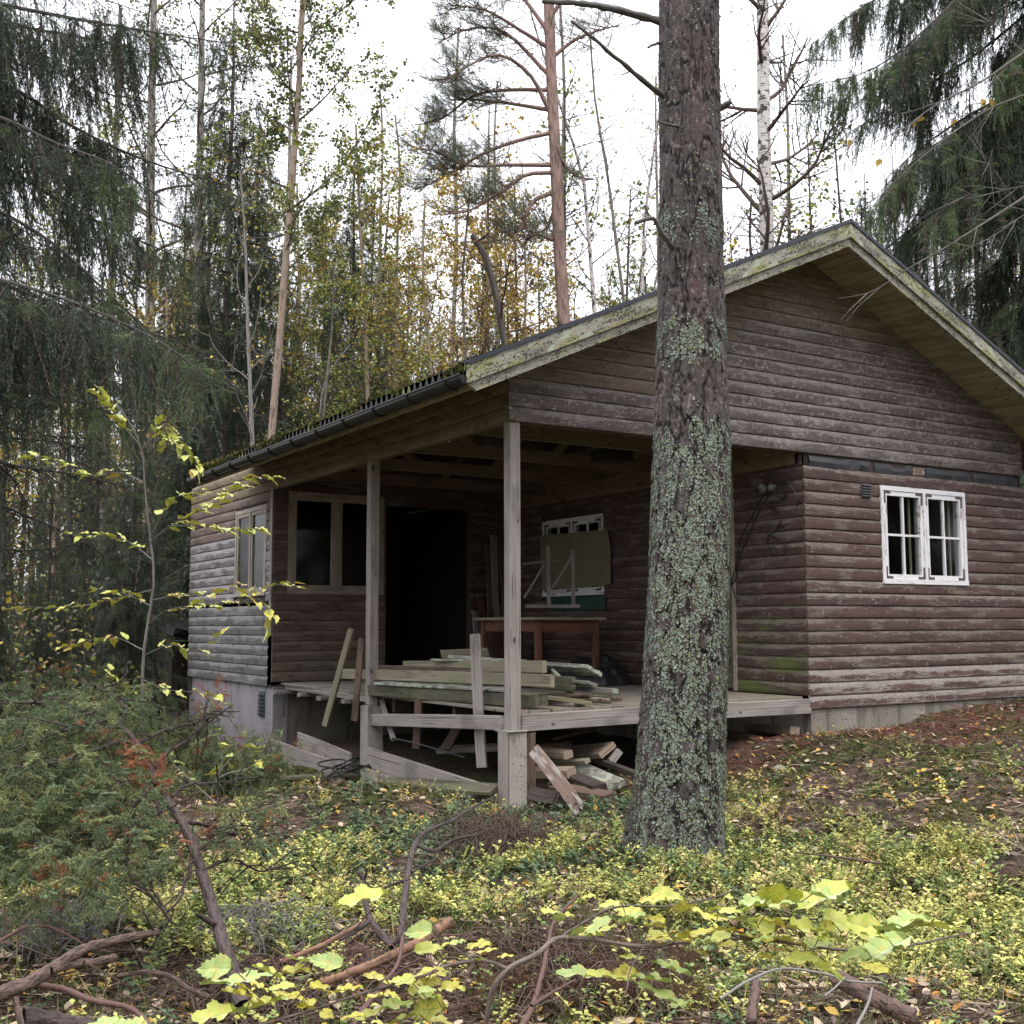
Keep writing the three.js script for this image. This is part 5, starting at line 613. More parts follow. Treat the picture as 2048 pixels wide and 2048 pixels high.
  for (let k = 0; k < 190000; k++) { const u = R(), y = y0 + 0.05 + R() * (HT - 0.1); const [f] = fissure(u, y); let den = 0.06 + 0.5 * belt(y, 500, 430) + 0.75 * belt(y, 735, 655) + 0.85 * belt(y, 1000, 850) + 0.62 * sstep(yOf(960), yOf(1060), y) * 1; if (y < yOf(1000)) den = Math.max(den, 0.98); den *= sstep(0.4, 0.6, fbm(u * 20, y * 9, 20, 0, 4, 312) + 0.24 * (den - 0.45)) * (0.12 + 0.88 * f); if (R() > den) continue; const P = surfP(u, y, 0.002), a = u * 2 * PI, s = R.r(0.003, 0.007) * (R() < 0.2 ? 1.8 : 1); const q = new THREE.Quaternion().setFromUnitVectors(V(0, 0, 1), V(Math.cos(a), R.s(0.3), Math.sin(a)).normalize()).multiply(new THREE.Quaternion().setFromAxisAngle(V(0, 0, 1), R() * 6)); const i = k % 3; ms[i].push(mat4(P, q, s)); const b = R.r(0.7, 1.15), gr = R(); cs[i].push(gr < 0.15 ? col(0.26 * b, 0.28 * b, 0.14 * b) : col(0.27 * b, 0.32 * b, 0.26 * b)); }
  const lm = flat(1, 1, 1, 0.95); let root = null; F.forEach((gf, i) => { const x = inst('lichen', gf, lm, ms[i], cs[i], root || t); root = root || x; });
  // dead branches and stubs
  const stubM = std({ ...barkTex(321, [0.17, 0.155, 0.14], [0.06, 0.052, 0.048]), bumpScale: 0.006 });
  const dead = (pts, r0, r1, extra = []) => { const A = new Acc(); const w = pts.map(([x, y, d = 0]) => atH(x, y, dh + d)), sp = spline(w, 16), Q = rng(pts[0][0]); A.tube(sp.map((q) => q.clone().add(V(Q.s(0.004), Q.s(0.004), Q.s(0.004)))), (x) => lerp(r0, r1, x) * (1 + 0.15 * Math.sin(x * 40)), 9); for (const [e, a, b] of extra) A.tube(spline(e.map(([x, y, d = 0]) => atH(x, y, dh + d)), 8), (x) => lerp(a, b, x), 7); part('dead_branch', A.build(), stubM, t); };
  dead([[1340, 45, 0], [1300, 38, -0.02], [1240, 22, -0.1], [1180, 10, -0.25], [1085, 2, -0.45]], 0.026, 0.013, [[[[1290, 32], [1278, 44], [1270, 52]], 0.006, 0.002]]);
  dead([[1355, 215, 0], [1330, 195, -0.06], [1285, 160, -0.2], [1230, 115, -0.35], [1190, 80, -0.45], [1142, 43, -0.55]], 0.021, 0.007, [[[[1262, 142, -0.25], [1240, 150, -0.3], [1225, 148, -0.3]], 0.005, 0.002]]);
  dead([[1365, 505, 0], [1345, 495, -0.15], [1322, 465, -0.24], [1310, 440, -0.27], [1290, 438, -0.3], [1272, 446, -0.33]], 0.02, 0.012, [[[[1305, 440, -0.28], [1295, 425, -0.29], [1290, 411, -0.3]], 0.009, 0.006]]);
  dead([[1430, 215, 0], [1448, 212, -0.02], [1460, 204, -0.04]], 0.022, 0.016); dead([[1330, 82, 0], [1310, 88, -0.1], [1296, 95, -0.15]], 0.012, 0.007); dead([[1365, 256, 0], [1350, 252, -0.19], [1330, 248, -0.22], [1315, 242, -0.25]], 0.014, 0.006);
  rebase(t, base);
}
// ---------- loose things on and under the porch ----------
{
  const G1 = 'old planks piled along the open edge of the porch';
  plank('plank', 'pale long plank on edge, front one on top of the porch pile', 'plank', V(0.0, 0.175, -3.3), V(0.37, 0.225, 0.03), 0.1, 0.045, M.green, { wide: UP, group: G1 });
  plank('plank', 'greenish plank with a square end, topmost in the porch pile', 'plank', V(0.33, 0.27, -2.5), V(0.5, 0.325, -0.28), 0.1, 0.05, M.green, { wide: UP, group: G1 });
  plank('plank', 'rotten mossy beam lowest at the front of the porch pile', 'plank', V(0.06, 0.05, -2.62), V(0.3, 0.075, -0.05), 0.15, 0.1, M.darkGreen, { rag: 0.05, warp: 0.01, group: G1 });
  plank('plank', 'thin splintered board lying on the rotten mossy beam', 'plank', V(0.04, 0.118, -2.5), V(0.26, 0.142, -0.4), 0.16, 0.022, M.lichenWood, { rag: 0.12, rag0: 0.08, warp: 0.012, group: G1 });
  plank('plank', 'plank with a ragged broken end hanging over the front deck beam', 'plank', V(0.3, 0.115, -1.7), V(0.76, 0.035, -0.02), 0.15, 0.04, M.green, { rag: 0.09, group: G1 });
  plank('plank', 'dark greenish plank under the square-ended top plank', 'plank', V(0.45, 0.2, -2.2), V(0.9, 0.165, -0.42), 0.12, 0.05, M.darkGreen, { wide: UP, rag: 0.04, group: G1 });
  plank('plank', 'wide rotten board with pale lichen, sticking out right of the pile', 'plank', V(0.55, 0.34, -1.9), V(1.18, 0.27, -0.5), 0.21, 0.035, M.lichenWood, { rag: 0.07, twist: 0.25, wide: V(1, -0.35, 0.2), group: G1 });
  plank('plank', 'short broken board end propped under the lichen board', 'plank', V(0.95, 0.25, -0.85), V(1.02, 0.09, -0.62), 0.1, 0.03, M.lichenWood, { rag: 0.04, rag0: 0.05, group: G1 });
  plank('plank', 'grey weathered beam end at the right tip of the porch pile', 'plank', V(0.8, 0.13, -1.6), V(1.25, 0.1, -0.3), 0.11, 0.045, M.lichenWood, { rag: 0.03, group: G1 });
  plank('plank', 'mossy block carrying the grey beam end', 'plank', V(1.0, 0.035, -0.55), V(1.2, 0.035, -0.32), 0.1, 0.065, M.darkGreen, { group: G1 });
  plank('plank', 'thin brown slat low in the right part of the pile', 'plank', V(0.6, 0.06, -1.2), V(0.98, 0.075, -0.28), 0.09, 0.018, M.brown, { group: G1 });
  plank('plank', 'flat board under the pile, level with the deck', 'plank', V(0.5, 0.02, -2.4), V(0.72, 0.02, -0.1), 0.14, 0.03, M.oldGrey, { group: G1 });
  plank('plank', 'short plank lying across the left end of the pile', 'plank', V(0.22, 0.25, -2.95), V(0.62, 0.25, -2.35), 0.13, 0.03, M.green, { group: G1 });
  plank('plank', 'narrow strip of splintered wood lying across the top of the pile', 'plank', V(0.3, 0.345, -1.9), V(0.62, 0.36, -0.75), 0.06, 0.02, M.lichenWood, { rag: 0.06, rag0: 0.05, group: G1 });
  plank('plank', 'crooked rotten plank end between the lichen board and the grey beam', 'plank', V(0.7, 0.21, -1.3), V(1.12, 0.16, -0.4), 0.13, 0.03, M.lichenWood, { rag: 0.09, twist: 0.4, group: G1 });
  plank('plank', 'thin pale lath sticking out low at the right end of the pile', 'plank', V(0.85, 0.03, -0.9), V(1.02, 0.05, -0.1), 0.04, 0.018, M.fresh, { group: G1 });
  plank('plank', 'short dark offcut lying on the deck right of the pile', 'plank', V(1.3, 0.012, -0.75), V(1.45, 0.012, -0.5), 0.08, 0.025, M.brown, { rag: 0.02, group: G1 });
  plank('plank', 'brown board standing on edge behind the pale front plank', 'plank', V(0.2, 0.22, -2.8), V(0.46, 0.24, -0.9), 0.11, 0.025, M.brown, { wide: UP, group: G1 });
  plank('stake', 'upright grey board standing at the porch edge left of the corner post', 'stake', onX(964, 1535, 0.062), onX(950, 1268, 0.062), 0.085, 0.035, M.post, { wide: V(0.6, 0, 0.8) });
  plank('stake', 'short upright stake under the pile, between the two posts', 'stake', onX(833, 1497, 0.09), onX(838, 1396, 0.09), 0.07, 0.045, M.brown, { wide: V(0.6, 0, 0.8) });
  plank('batten', 'pale timber batten leaning against the porch edge left of the rear post', 'batten', onX(650, 1452, -0.12), onX(703, 1258, 0.05), 0.06, 0.045, M.green, { wide: V(0.6, 0, 0.8) });
  plank('batten', 'brown timber batten leaning directly beside the rear post', 'batten', onX(709, 1442, -0.1), onX(724, 1276, -0.02), 0.065, 0.03, M.brown, { wide: V(0.6, 0, 0.8) });
  plank('batten', 'thin slanting strut under the porch right of the rear post', 'batten', onX(788, 1480, 0.05), onX(762, 1395, 0.15), 0.05, 0.03, M.oldGrey, { wide: V(0.6, 0, 0.8) });
  plank('batten', 'dark slanting board deep under the porch between the stakes', 'batten', onX(890, 1500, 0.3), onX(925, 1440, 0.6), 0.1, 0.03, M.brown, { wide: V(0.6, 0, 0.8) });
  plank('skirting_board', 'upper grey skirting board lying along the porch edge', 'board', V(-0.14, -0.55, -4.1), V(-0.11, -0.65, -2.78), 0.165, 0.022, M.oldGrey, { wide: UP });
  plank('skirting_board', 'long grey skirting board between the two piers', 'board', V(-0.06, -0.585, -2.5), V(-0.1, -0.67, -0.16), 0.19, 0.022, M.oldGrey, { wide: UP, warp: 0.01 });
  plank('skirting_board', 'lower grey skirting board left of the rear pier', 'board', V(-0.2, -0.68, -4.9), V(-0.17, -0.78, -2.75), 0.2, 0.022, M.oldGrey, { wide: UP });
  plank('skirting_board', 'lowest skirting board half buried between the piers', 'board', V(-0.12, -0.76, -2.5), V(-0.16, -0.8, -0.5), 0.18, 0.022, M.oldGrey, { wide: UP });
  plank('board', 'mossy wide board lying on the ground left of the front pier', 'board', V(-0.62, -0.6, -0.95), V(-0.08, -0.6, -0.1), 0.2, 0.03, M.darkGreen, { wide: V(1, 0.25, -0.6) });
  plank('board', 'grey board flat on the ground in front of the cable coil', 'board', gnd(560, 1568).add(V(0, 0.05, 0)), gnd(765, 1562).add(V(0, 0.06, 0)), 0.12, 0.03, M.darkGreen);
  // lumber heap under the deck
  const heap = [['thin brown slat, topmost in the heap under the deck', 1108, 1478, 9.9, 1197, 1457, 9.7, 0.05, 0.02, M.brown], ['dark brown beam in the heap right behind the front pier', 1060, 1498, 9.9, 1136, 1492, 9.5, 0.09, 0.05, M.brown], ['yellowish beam end beside the front pier, high in the heap', 1050, 1502, 9.5, 1137, 1510, 9.1, 0.1, 0.06, M.fresh], ['wide grey plank with a pale sawn end in the heap', 1120, 1508, 10.2, 1215, 1500, 9.3, 0.17, 0.05, M.fresh], ['thin greenish lath in the middle of the heap', 1080, 1526, 9.6, 1175, 1522, 9.1, 0.06, 0.035, M.green], ['sawn block with a pale top in the heap', 1065, 1545, 9.2, 1143, 1545, 8.9, 0.11, 0.07, M.fresh], ['broad weathered plank slanting forward out of the heap', 1140, 1528, 9.7, 1235, 1572, 8.6, 0.16, 0.05, M.lichenWood], ['wet brown beam in front of the heap', 1120, 1546, 9.2, 1200, 1580, 8.5, 0.12, 0.08, M.wetDark], ['dark brown beam lowest in front of the heap', 1110, 1578, 8.8, 1222, 1597, 8.3, 0.13, 0.07, M.brown], ['reddish stick right of the heap, pointing at the pine', 1175, 1512, 9.6, 1275, 1550, 8.8, 0.05, 0.045, M.wetDark], ['short grey timber behind the pale sawn end', 1190, 1512, 9.9, 1232, 1512, 9.3, 0.12, 0.06, M.oldGrey], ['brown plank deep in the heap behind the front pier', 1010, 1512, 10, 1120, 1488, 10.1, 0.12, 0.04, M.brown], ['long board on the ground behind the stake under the porch', 880, 1500, 10.8, 1060, 1492, 10.2, 0.12, 0.05, M.oldGrey]];
  for (const [l, x0, y0, d0, x1, y1, d1, w, t, m] of heap) plank('timber', l, 'timber', at(x0, y0, d0), at(x1, y1, d1), w, t, m, { group: 'lumber heap under the deck', bevel: 0.005, rag: m === M.lichenWood ? 0.04 : 0, wide: V(0.5, 0.1, -0.85) });
  plank('board', 'pale painted board sliding down from the front pier to the ground', 'board', at(1068, 1500, 8.6), at(1162, 1622, 7.75), 0.1, 0.025, M.paintedPale, { wide: V(0.5, 0.75, -0.3), rag: 0.04 });
  plank('timber', 'rotten stump of timber at the foot of the front pier', 'timber', at(1072, 1592, 8.35), at(1125, 1602, 8.0), 0.14, 0.1, M.wetDark, { rag: 0.03, rag0: 0.02 });
  plank('timber', 'square timber on the ground under the deck, right of the pine', 'timber', at(1440, 1468, 10.9), at(1520, 1484, 10.3), 0.09, 0.08, M.brown);
  plank('timber', 'timber with a pale end under the deck corner', 'timber', at(1500, 1452, 11.2), at(1590, 1462, 10.45), 0.1, 0.08, M.fresh);
  // cable heap on the ground by the rear pier
  { const A = new Acc(), R = rng(77), c = gnd(712, 1572).add(V(0, 0.05, 0)), P = []; for (let k = 0; k < 60; k++) { const a = k * 0.55, r = 0.2 + 0.1 * Math.sin(k * 0.9); P.push(V(c.x + Math.cos(a) * r * 1.35 + R.s(0.03), c.y + 0.03 + 0.13 * Math.abs(Math.sin(k * 0.37)) + R.r(0, 0.04), c.z + Math.sin(a) * r + R.s(0.03))); } A.tube(spline(P, 320), 0.0075, 6); A.tube(spline([P[59], V(c.x + 0.35, c.y + 0.32, c.z - 0.1), onX(803, 1480, -0.05), onX(930, 1515, 0.1)], 30), 0.0075, 6); solo('cable', A.build(), M.cable, 'tangled black cable on the ground beside the rear pier', 'cable'); }
  // fibreboard in front of the side window, green panel below it
  { const sh = new THREE.Shape([[-4.46, 1.8], [-3.03, 1.775], [-2.98, 1.55], [-2.985, 1.135], [-3.1, 1.125], [-4.42, 1.1]].map(([a, b]) => new THREE.Vector2(a, b))); const g = new THREE.ExtrudeGeometry(sh, { depth: 0.012, bevelEnabled: false }); g.rotateY(-PI / 2); g.translate(XP - 0.05, 0, 0); solo('fibreboard_sheet', g, std({ ...surf(256, 256, (u, v, o) => { const n = vn(u * 90, v * 90, 90, 90, 401), f = fbm(u * 5, v * 5, 5, 5, 3, 402); mix3(o, [0.15, 0.125, 0.075], [0.23, 0.2, 0.13], clamp(n * 0.6 + f * 0.6 - 0.1)); o[3] = n; }), bumpScale: 0.003 }), 'sheet of brown fibreboard covering most of the side window', 'board'); }
  solo('green_panel', plankGeo(1.1, 0.16, 0.02, { segs: 2 }), flat(0.015, 0.06, 0.045, 0.5), 'narrow dark green panel just below the side window', 'panel').position.set(0, 0, 0); lay(scene.children[scene.children.length - 1], V(XP - 0.045, 0.92, -4.2), V(XP - 0.045, 0.92, -3.16), UP);
  // table, turned a little, with a trestle frame on it
  { const a = at(1074, 1226, 12), L = at(965, 1222, 12.85), Rr = at(1200, 1213, 12.55), top = 0.735, ex = Rr.clone().sub(a).setY(0).normalize(), lx = Rr.clone().sub(a).setY(0).length(), ez = L.clone().sub(a).setY(0), lz = ez.length(); ez.addScaledVector(ex, -ez.dot(ex)).normalize(); const q = (x, y, z) => V(a.x, y, a.z).addScaledVector(ex, x).addScaledVector(ez, z);
    const t = thing('table', 'old table with reddish brown legs and a mossy top inside the porch', 'table'); for (let k = 0; k < 5; k++) plankPart('tabletop_board', q(-0.05, top, -0.05 + (k + 0.5) * (lz + 0.1) / 5), q(lx + 0.05, top, -0.05 + (k + 0.5) * (lz + 0.1) / 5), (lz + 0.1) / 5 - 0.004, 0.03, M.green, t, { wide: ez });
    for (const [x, z] of [[0.04, 0.04], [lx - 0.04, 0.04], [0.04, lz - 0.04], [lx - 0.04, lz - 0.04]]) plankPart('leg', q(x, 0.0, z), q(x, top - 0.016, z), 0.06, 0.06, M.orange, t, { wide: ex });
    for (const [x0, z0, x1, z1] of [[0.07, 0.04, lx - 0.07, 0.04], [0.07, lz - 0.04, lx - 0.07, lz - 0.04], [0.04, 0.07, 0.04, lz - 0.07], [lx - 0.04, 0.07, lx - 0.04, lz - 0.07]]) plankPart('apron', q(x0, top - 0.08, z0), q(x1, top - 0.08, z1), 0.12, 0.022, M.orange, t, { wide: UP, segs: 1 }); rebase(t, q(lx / 2, 0, lz / 2));
    const s = thing('trestle_frame', 'pale wooden frame with slanting braces standing on the porch table', 'wooden frame'), B0 = (x0, y0, x1, y1, d, w, n) => plankPart(n, at(x0, y0, d), at(x1, y1, d), w * 0.75, 0.03, M.oldGrey, s, { wide: RH }); B0(1098, 1212, 1097, 1092, 12.5, 0.055, 'upright'); B0(1147, 1210, 1145, 1098, 12.7, 0.055, 'upright'); B0(1048, 1196, 1094, 1118, 12.6, 0.035, 'brace'); B0(1102, 1178, 1142, 1116, 12.6, 0.035, 'brace'); B0(1046, 1128, 1118, 1121, 12.55, 0.03, 'rail'); B0(1050, 1212, 1160, 1212, 12.6, 0.05, 'foot'); rebase(s, at(1100, 1212, 12.5)); }
  // boards leaning in the inner corner, a slatted crate, a sheet of plywood
  [['short brown board leaning left of the others in the porch corner', 2.6, 2.72, 0.85], ['reddish board second from the left in the porch corner', 2.68, 2.8, 1.05], ['tall brown board leaning in the middle of the porch corner', 2.76, 2.92, 1.72], ['tall dark board close to the inner corner of the porch', 2.88, 3.0, 1.85], ['narrow lath leaning in front of the tall porch boards', 2.95, 2.98, 1.2], ['tallest board right in the inner corner of the porch', 3.02, 3.1, 1.9], ['grey lath lowest right in the porch corner', 3.05, 3.12, 0.95]].forEach(([l, x0, x1, h], k) => plank('leaning_board', l, 'board', V(x0, 0.01, -4.95 + 0.03 * (k % 3)), V(x1, h, DZ + 0.06 + 0.03 * (k % 2)), 0.075 + 0.02 * (k % 2), 0.025, k % 3 === 1 ? M.orange : k % 3 ? M.brown : M.oldGrey, { wide: V(1, 0, 0) }));
  { const t = thing('crate', 'brown slatted crate standing before the porch corner', 'crate'), c = V(2.35, 0, -4.35); for (let k = 0; k < 6; k++) plankPart('slat', V(c.x + k * 0.1, 0.02, c.z + 0.02 * (k % 2)), V(c.x + k * 0.1 + (k ? 0 : -0.05), 0.56 + 0.03 * (k % 3), c.z - 0.02), 0.088, 0.02, k % 2 ? M.brown : M.orange, t, { wide: V(1, 0, 0) }); plankPart('rail', V(c.x - 0.08, 0.6, c.z + 0.03), V(c.x + 0.6, 0.62, c.z + 0.03), 0.07, 0.035, M.brown, t, { wide: UP }); for (const x of [0, 0.5]) plankPart('side', V(c.x + x, 0.3, c.z - 0.02), V(c.x + x, 0.3, c.z - 0.4), 0.5, 0.02, M.brown, t, { wide: UP }); rebase(t, c); }
  plank('plywood_sheet', 'greenish offcut of plywood standing behind the plank pile', 'board', at(884, 1316, 11.3), at(978, 1312, 11.1), 0.17, 0.014, M.green, { wide: V(-0.2, 1, 0.4), segs: 2 });
  // dark tarpaulin bundle by the side wall
  { const g = new THREE.SphereGeometry(1, 56, 28, 0, PI * 2, 0, PI / 2), p = g.attributes.position; for (let k = 0; k < p.count; k++) { const v = V(p.getX(k), p.getY(k), p.getZ(k)), n = fbm(v.x * 2.2 + 9, v.z * 2.2 + 9, 0, 0, 4, 411), fd = Math.abs(vn(v.x * 5 + v.z * 2 + 20, v.z * 1.5 + 20, 0, 0, 412) - 0.5) * 2; p.setXYZ(k, v.x * 0.36 * (0.8 + 0.4 * n), v.y * (0.1 + 0.3 * n) + 0.05 * fd * v.y, v.z * 0.5 * (0.8 + 0.4 * n)); } g.computeVertexNormals(); const m = solo('tarpaulin', g, flat(0.016, 0.016, 0.018, 0.5), 'crumpled black tarpaulin on the deck by the side wall', 'tarpaulin'); m.position.set(2.9, -0.001, -2.95); }
  // junction box with loose cables on the red corner
  { const c = V(XP - 0.03, 1.995, -0.38), t = thing('junction_box', 'round grey junction box with loose black cables on the red wall', 'junction box'), A = new Acc(); A.tube([c, c.clone().add(V(-0.04, 0, 0))], 0.042, 20); part('box', A.build(), M.pvc, t); const A2 = new Acc(); A2.tube([c.clone().add(V(-0.045, 0.01, -0.1)), c.clone().add(V(-0.075, 0.012, -0.1))], 0.032, 16); A2.tube([c.clone().add(V(-0.02, -0.01, -0.1)), c.clone().add(V(-0.05, -0.01, -0.1))], 0.036, 16); part('socket', A2.build(), M.pvc, t);
    const cab = (pts, r = 0.007) => { const B = new Acc(); B.tube(spline(pts.map(([x, y, o = 0]) => onX(x, y, XP - 0.04 - o)), 40), r, 6); part('cable', B.build(), M.cable, t); };
    cab([[1540, 975], [1520, 1000], [1500, 1040], [1480, 1080], [1472, 1130], [1463, 1170], [1470, 1190], [1475, 1205]]); cab([[1545, 980], [1525, 1010], [1508, 1045], [1497, 1070], [1478, 1120], [1468, 1165], [1455, 1168]]); cab([[1555, 968, 0.04], [1575, 966, 0.06], [1590, 985, 0.04], [1598, 1000, 0.02], [1594, 1012]], 0.006); cab([[1565, 985], [1572, 990], [1560, 1003], [1533, 1009], [1555, 1025], [1562, 1040], [1550, 1060], [1536, 1075], [1535, 1095], [1545, 1107], [1565, 1109], [1575, 1098], [1565, 1086], [1530, 1066]], 0.006); cab([[1550, 1060], [1560, 1055], [1573, 1048]], 0.005); cab([[1545, 966, 0.03], [1575, 972, 0.03], [1573, 992, 0.03], [1553, 992, 0.03], [1550, 975, 0.03]], 0.006); rebase(t, c); }
  // dark lean-to behind the left corner
  { const t = thing('lean_to', 'dark lean-to shed behind the rear left corner of the cabin', 'shed'), a = at(312, 1246, 17.6), b = at(400, 1268, 18.2); part('roof', plankGeo(a.distanceTo(b), 1.1, 0.14, { segs: 1 }), M.black, t); lay(t.children[0], a, b, FH); const p = at(368, 1440, 17.9), g = box(p.x - 0.27, p.x + 0.6, -0.95, 0.42, p.z - 1, p.z + 0.2).build(); part('wall', g, M.wetDark, t); rebase(t, V(p.x, -0.9, p.z)); }
  { const g = new THREE.IcosahedronGeometry(0.09, 3), p = g.attributes.position; for (let k = 0; k < p.count; k++) { const s = 0.8 + 0.5 * vn(p.getX(k) * 14 + 5, p.getZ(k) * 14 + p.getY(k) * 9 + 5, 0, 0, 421); p.setXYZ(k, p.getX(k) * s * 1.3, p.getY(k) * s * 0.6, p.getZ(k) * s); } g.computeVertexNormals(); const m = solo('stone', g, M.concrete, 'small grey stone on the needle litter in front of the deck corner', 'stone'); m.position.copy(gnd(1557, 1540)); m.scale.setScalar(0.6); const m2 = m.clone(); m2.name = numbered('stone'); scene.add(m2); m2.userData = { ...m.userData, label: 'reddish stone on the moss left of the leaning juniper stem' }; m2.position.copy(gnd(105, 1580)); m2.scale.setScalar(1.2); }
}
// ---------- forest floor: moss, dwarf shrubs, fallen leaves, litter ----------
const zones = (list) => { const z = list.map(([px, py, rx, ry = rx]) => { const p = gnd(px, py); return [p.x, p.z, rx, ry]; }); return (x, y) => { let m = 0; for (const [a, b, r, s] of z) { const dx = x - a, dz = y - b, u = (dx * RH.x + dz * RH.z) / r, v = (dx * FH.x + dz * FH.z) / s; m = Math.max(m, Math.exp(-(u * u + v * v))); } return m; }; };
const underCabin = (x, z) => x > -0.05 && x < W && z < -0.1 && z > RZ;
function scatter(seed, n, dmin, dmax, den, put, pow = 1.6) { const R = rng(seed); for (let k = 0; k < n; k++) { const d = lerp(dmin, dmax, R() ** pow), a = R.s(0.58), p = camera.position.clone().addScaledVector(FH, d).addScaledVector(RH, d * a); if (underCabin(p.x, p.z) || R() > den(p.x, p.z)) continue; put(onG(p.x, p.z), R); } }
const mossMask = (x, z) => sstep(0.44, 0.56, fbm(x / 6 * 9, z / 6 * 9, 9, 9, 5, 81) + 0.1 * (vn(x * 9, z * 9, 0, 0, 82) - 0.5));
const redLitter = zones([[1950, 1440, 1.6, 0.8], [1750, 1470, 1.3, 0.5], [1450, 1530, 0.9, 0.6]]);
const berryZ = zones([[1500, 1720, 1.0, 0.8], [1750, 1760, 1.1, 0.7], [1950, 1780, 1.0, 0.9], [1850, 1900, 0.7, 0.5], [1250, 1740, 0.7, 0.6], [1350, 1750, 0.6, 0.4], [1120, 1730, 0.5, 0.5], [700, 1790, 0.8, 0.5], [560, 1760, 0.6, 0.5], [250, 1850, 0.6, 0.4], [480, 1880, 0.4, 0.3], [1600, 1800, 0.8, 0.4]]);
const lingonZ = zones([[880, 1670, 0.7, 0.6], [740, 1650, 0.6, 0.5], [1180, 1640, 0.5, 0.4], [1480, 1750, 0.6, 0.4], [640, 1720, 0.5, 0.4], [1000, 1760, 0.5, 0.3]]);
const qTilt = (R, t) => new THREE.Quaternion().setFromEuler(new THREE.Euler(R.s(t), R() * 6.28, R.s(t)));
const veg = flat(1, 1, 1, 0.85), vegLeaf = new THREE.MeshPhysicalMaterial({ roughness: 0.7, transmission: 0.3, thickness: 0 });
const stuffOf = (name, label, cat, sets, mat) => { let root = null; sets.forEach(([g, ms, cs], i) => { if (!ms.length) return; const m = inst(root ? name.replace(/s$/, '') : name, g, mat, ms, cs, root || scene); if (!root) { root = m; tag(m, label, cat); } }); return root; };
{ // moss
  const star = (s, n, h, w) => { const R = rng(s), A = new Acc(); for (let k = 0; k < n; k++) { const a = R() * 6.28, d = V(Math.cos(a) * R.r(0.3, 1), R.r(0.25, 1) * h, Math.sin(a) * R.r(0.3, 1)), p = V(R.s(0.6), 0, R.s(0.6)), sd = V(-d.z, 0, d.x).normalize().multiplyScalar(w); A.tri(p.clone().sub(sd), p.clone().add(sd), p.clone().add(d)); } return A.build(); };
  const G = [star(1, 30, 1.2, 0.1), star(2, 34, 0.9, 0.12)], S = G.map((g) => [g, [], []]);
  scatter(501, 190000, 2.6, 15, (x, z) => mossMask(x, z) * (1 - 0.75 * redLitter(x, z)), (p, R) => { const s = R.r(0.014, 0.034), S2 = S[R() < 0.5 ? 0 : 1], b = R.r(0.6, 1.35), c = R(); S2[1].push(mat4(p, qTilt(R, 0.3), s)); S2[2].push(c < 0.2 ? col(0.12 * b, 0.08 * b, 0.04 * b) : c < 0.5 ? col(0.17 * b, 0.17 * b, 0.045 * b) : col(0.085 * b, 0.11 * b, 0.03 * b)); });
  stuffOf('moss', 'green cushion moss covering the forest floor around the cabin', 'moss', S, veg);
  // grass and thin stalks
  const blade = (() => { const A = new Acc(); const P = [[0, 0], [0.12, 0.45], [0.4, 0.8], [0.8, 0.95]]; for (let k = 0; k < 3; k++) { const w0 = 0.02 * (1 - k / 3), w1 = 0.02 * (1 - (k + 1) / 3), a = P[k], b = P[k + 1]; A.quad(V(a[0], a[1], -w0), V(a[0], a[1], w0), V(b[0], b[1], w1), V(b[0], b[1], -w1)); } return A.build(); })(), B = [blade, [], []]; const gz = zones([[1600, 1980, 0.7, 0.5], [1500, 1900, 0.4, 0.4], [1950, 1950, 0.5, 0.4], [900, 1850, 0.5, 0.5], [700, 1900, 0.4, 0.3]]);
  scatter(502, 26000, 2.6, 11, (x, z) => 0.06 + 0.6 * gz(x, z), (p, R) => { const h = R.r(0.06, 0.2), b = R.r(0.7, 1.2); B[1].push(mat4(p, qTilt(R, 0.4), V(h * R.r(0.4, 1), h, h * 0.8))); B[2].push(R() < 0.35 ? col(0.3 * b, 0.25 * b, 0.13 * b) : col(0.13 * b, 0.18 * b, 0.04 * b)); });
  stuffOf('grass', 'sparse grass blades and dry stalks on the forest floor', 'grass', [B], vegLeaf);
}
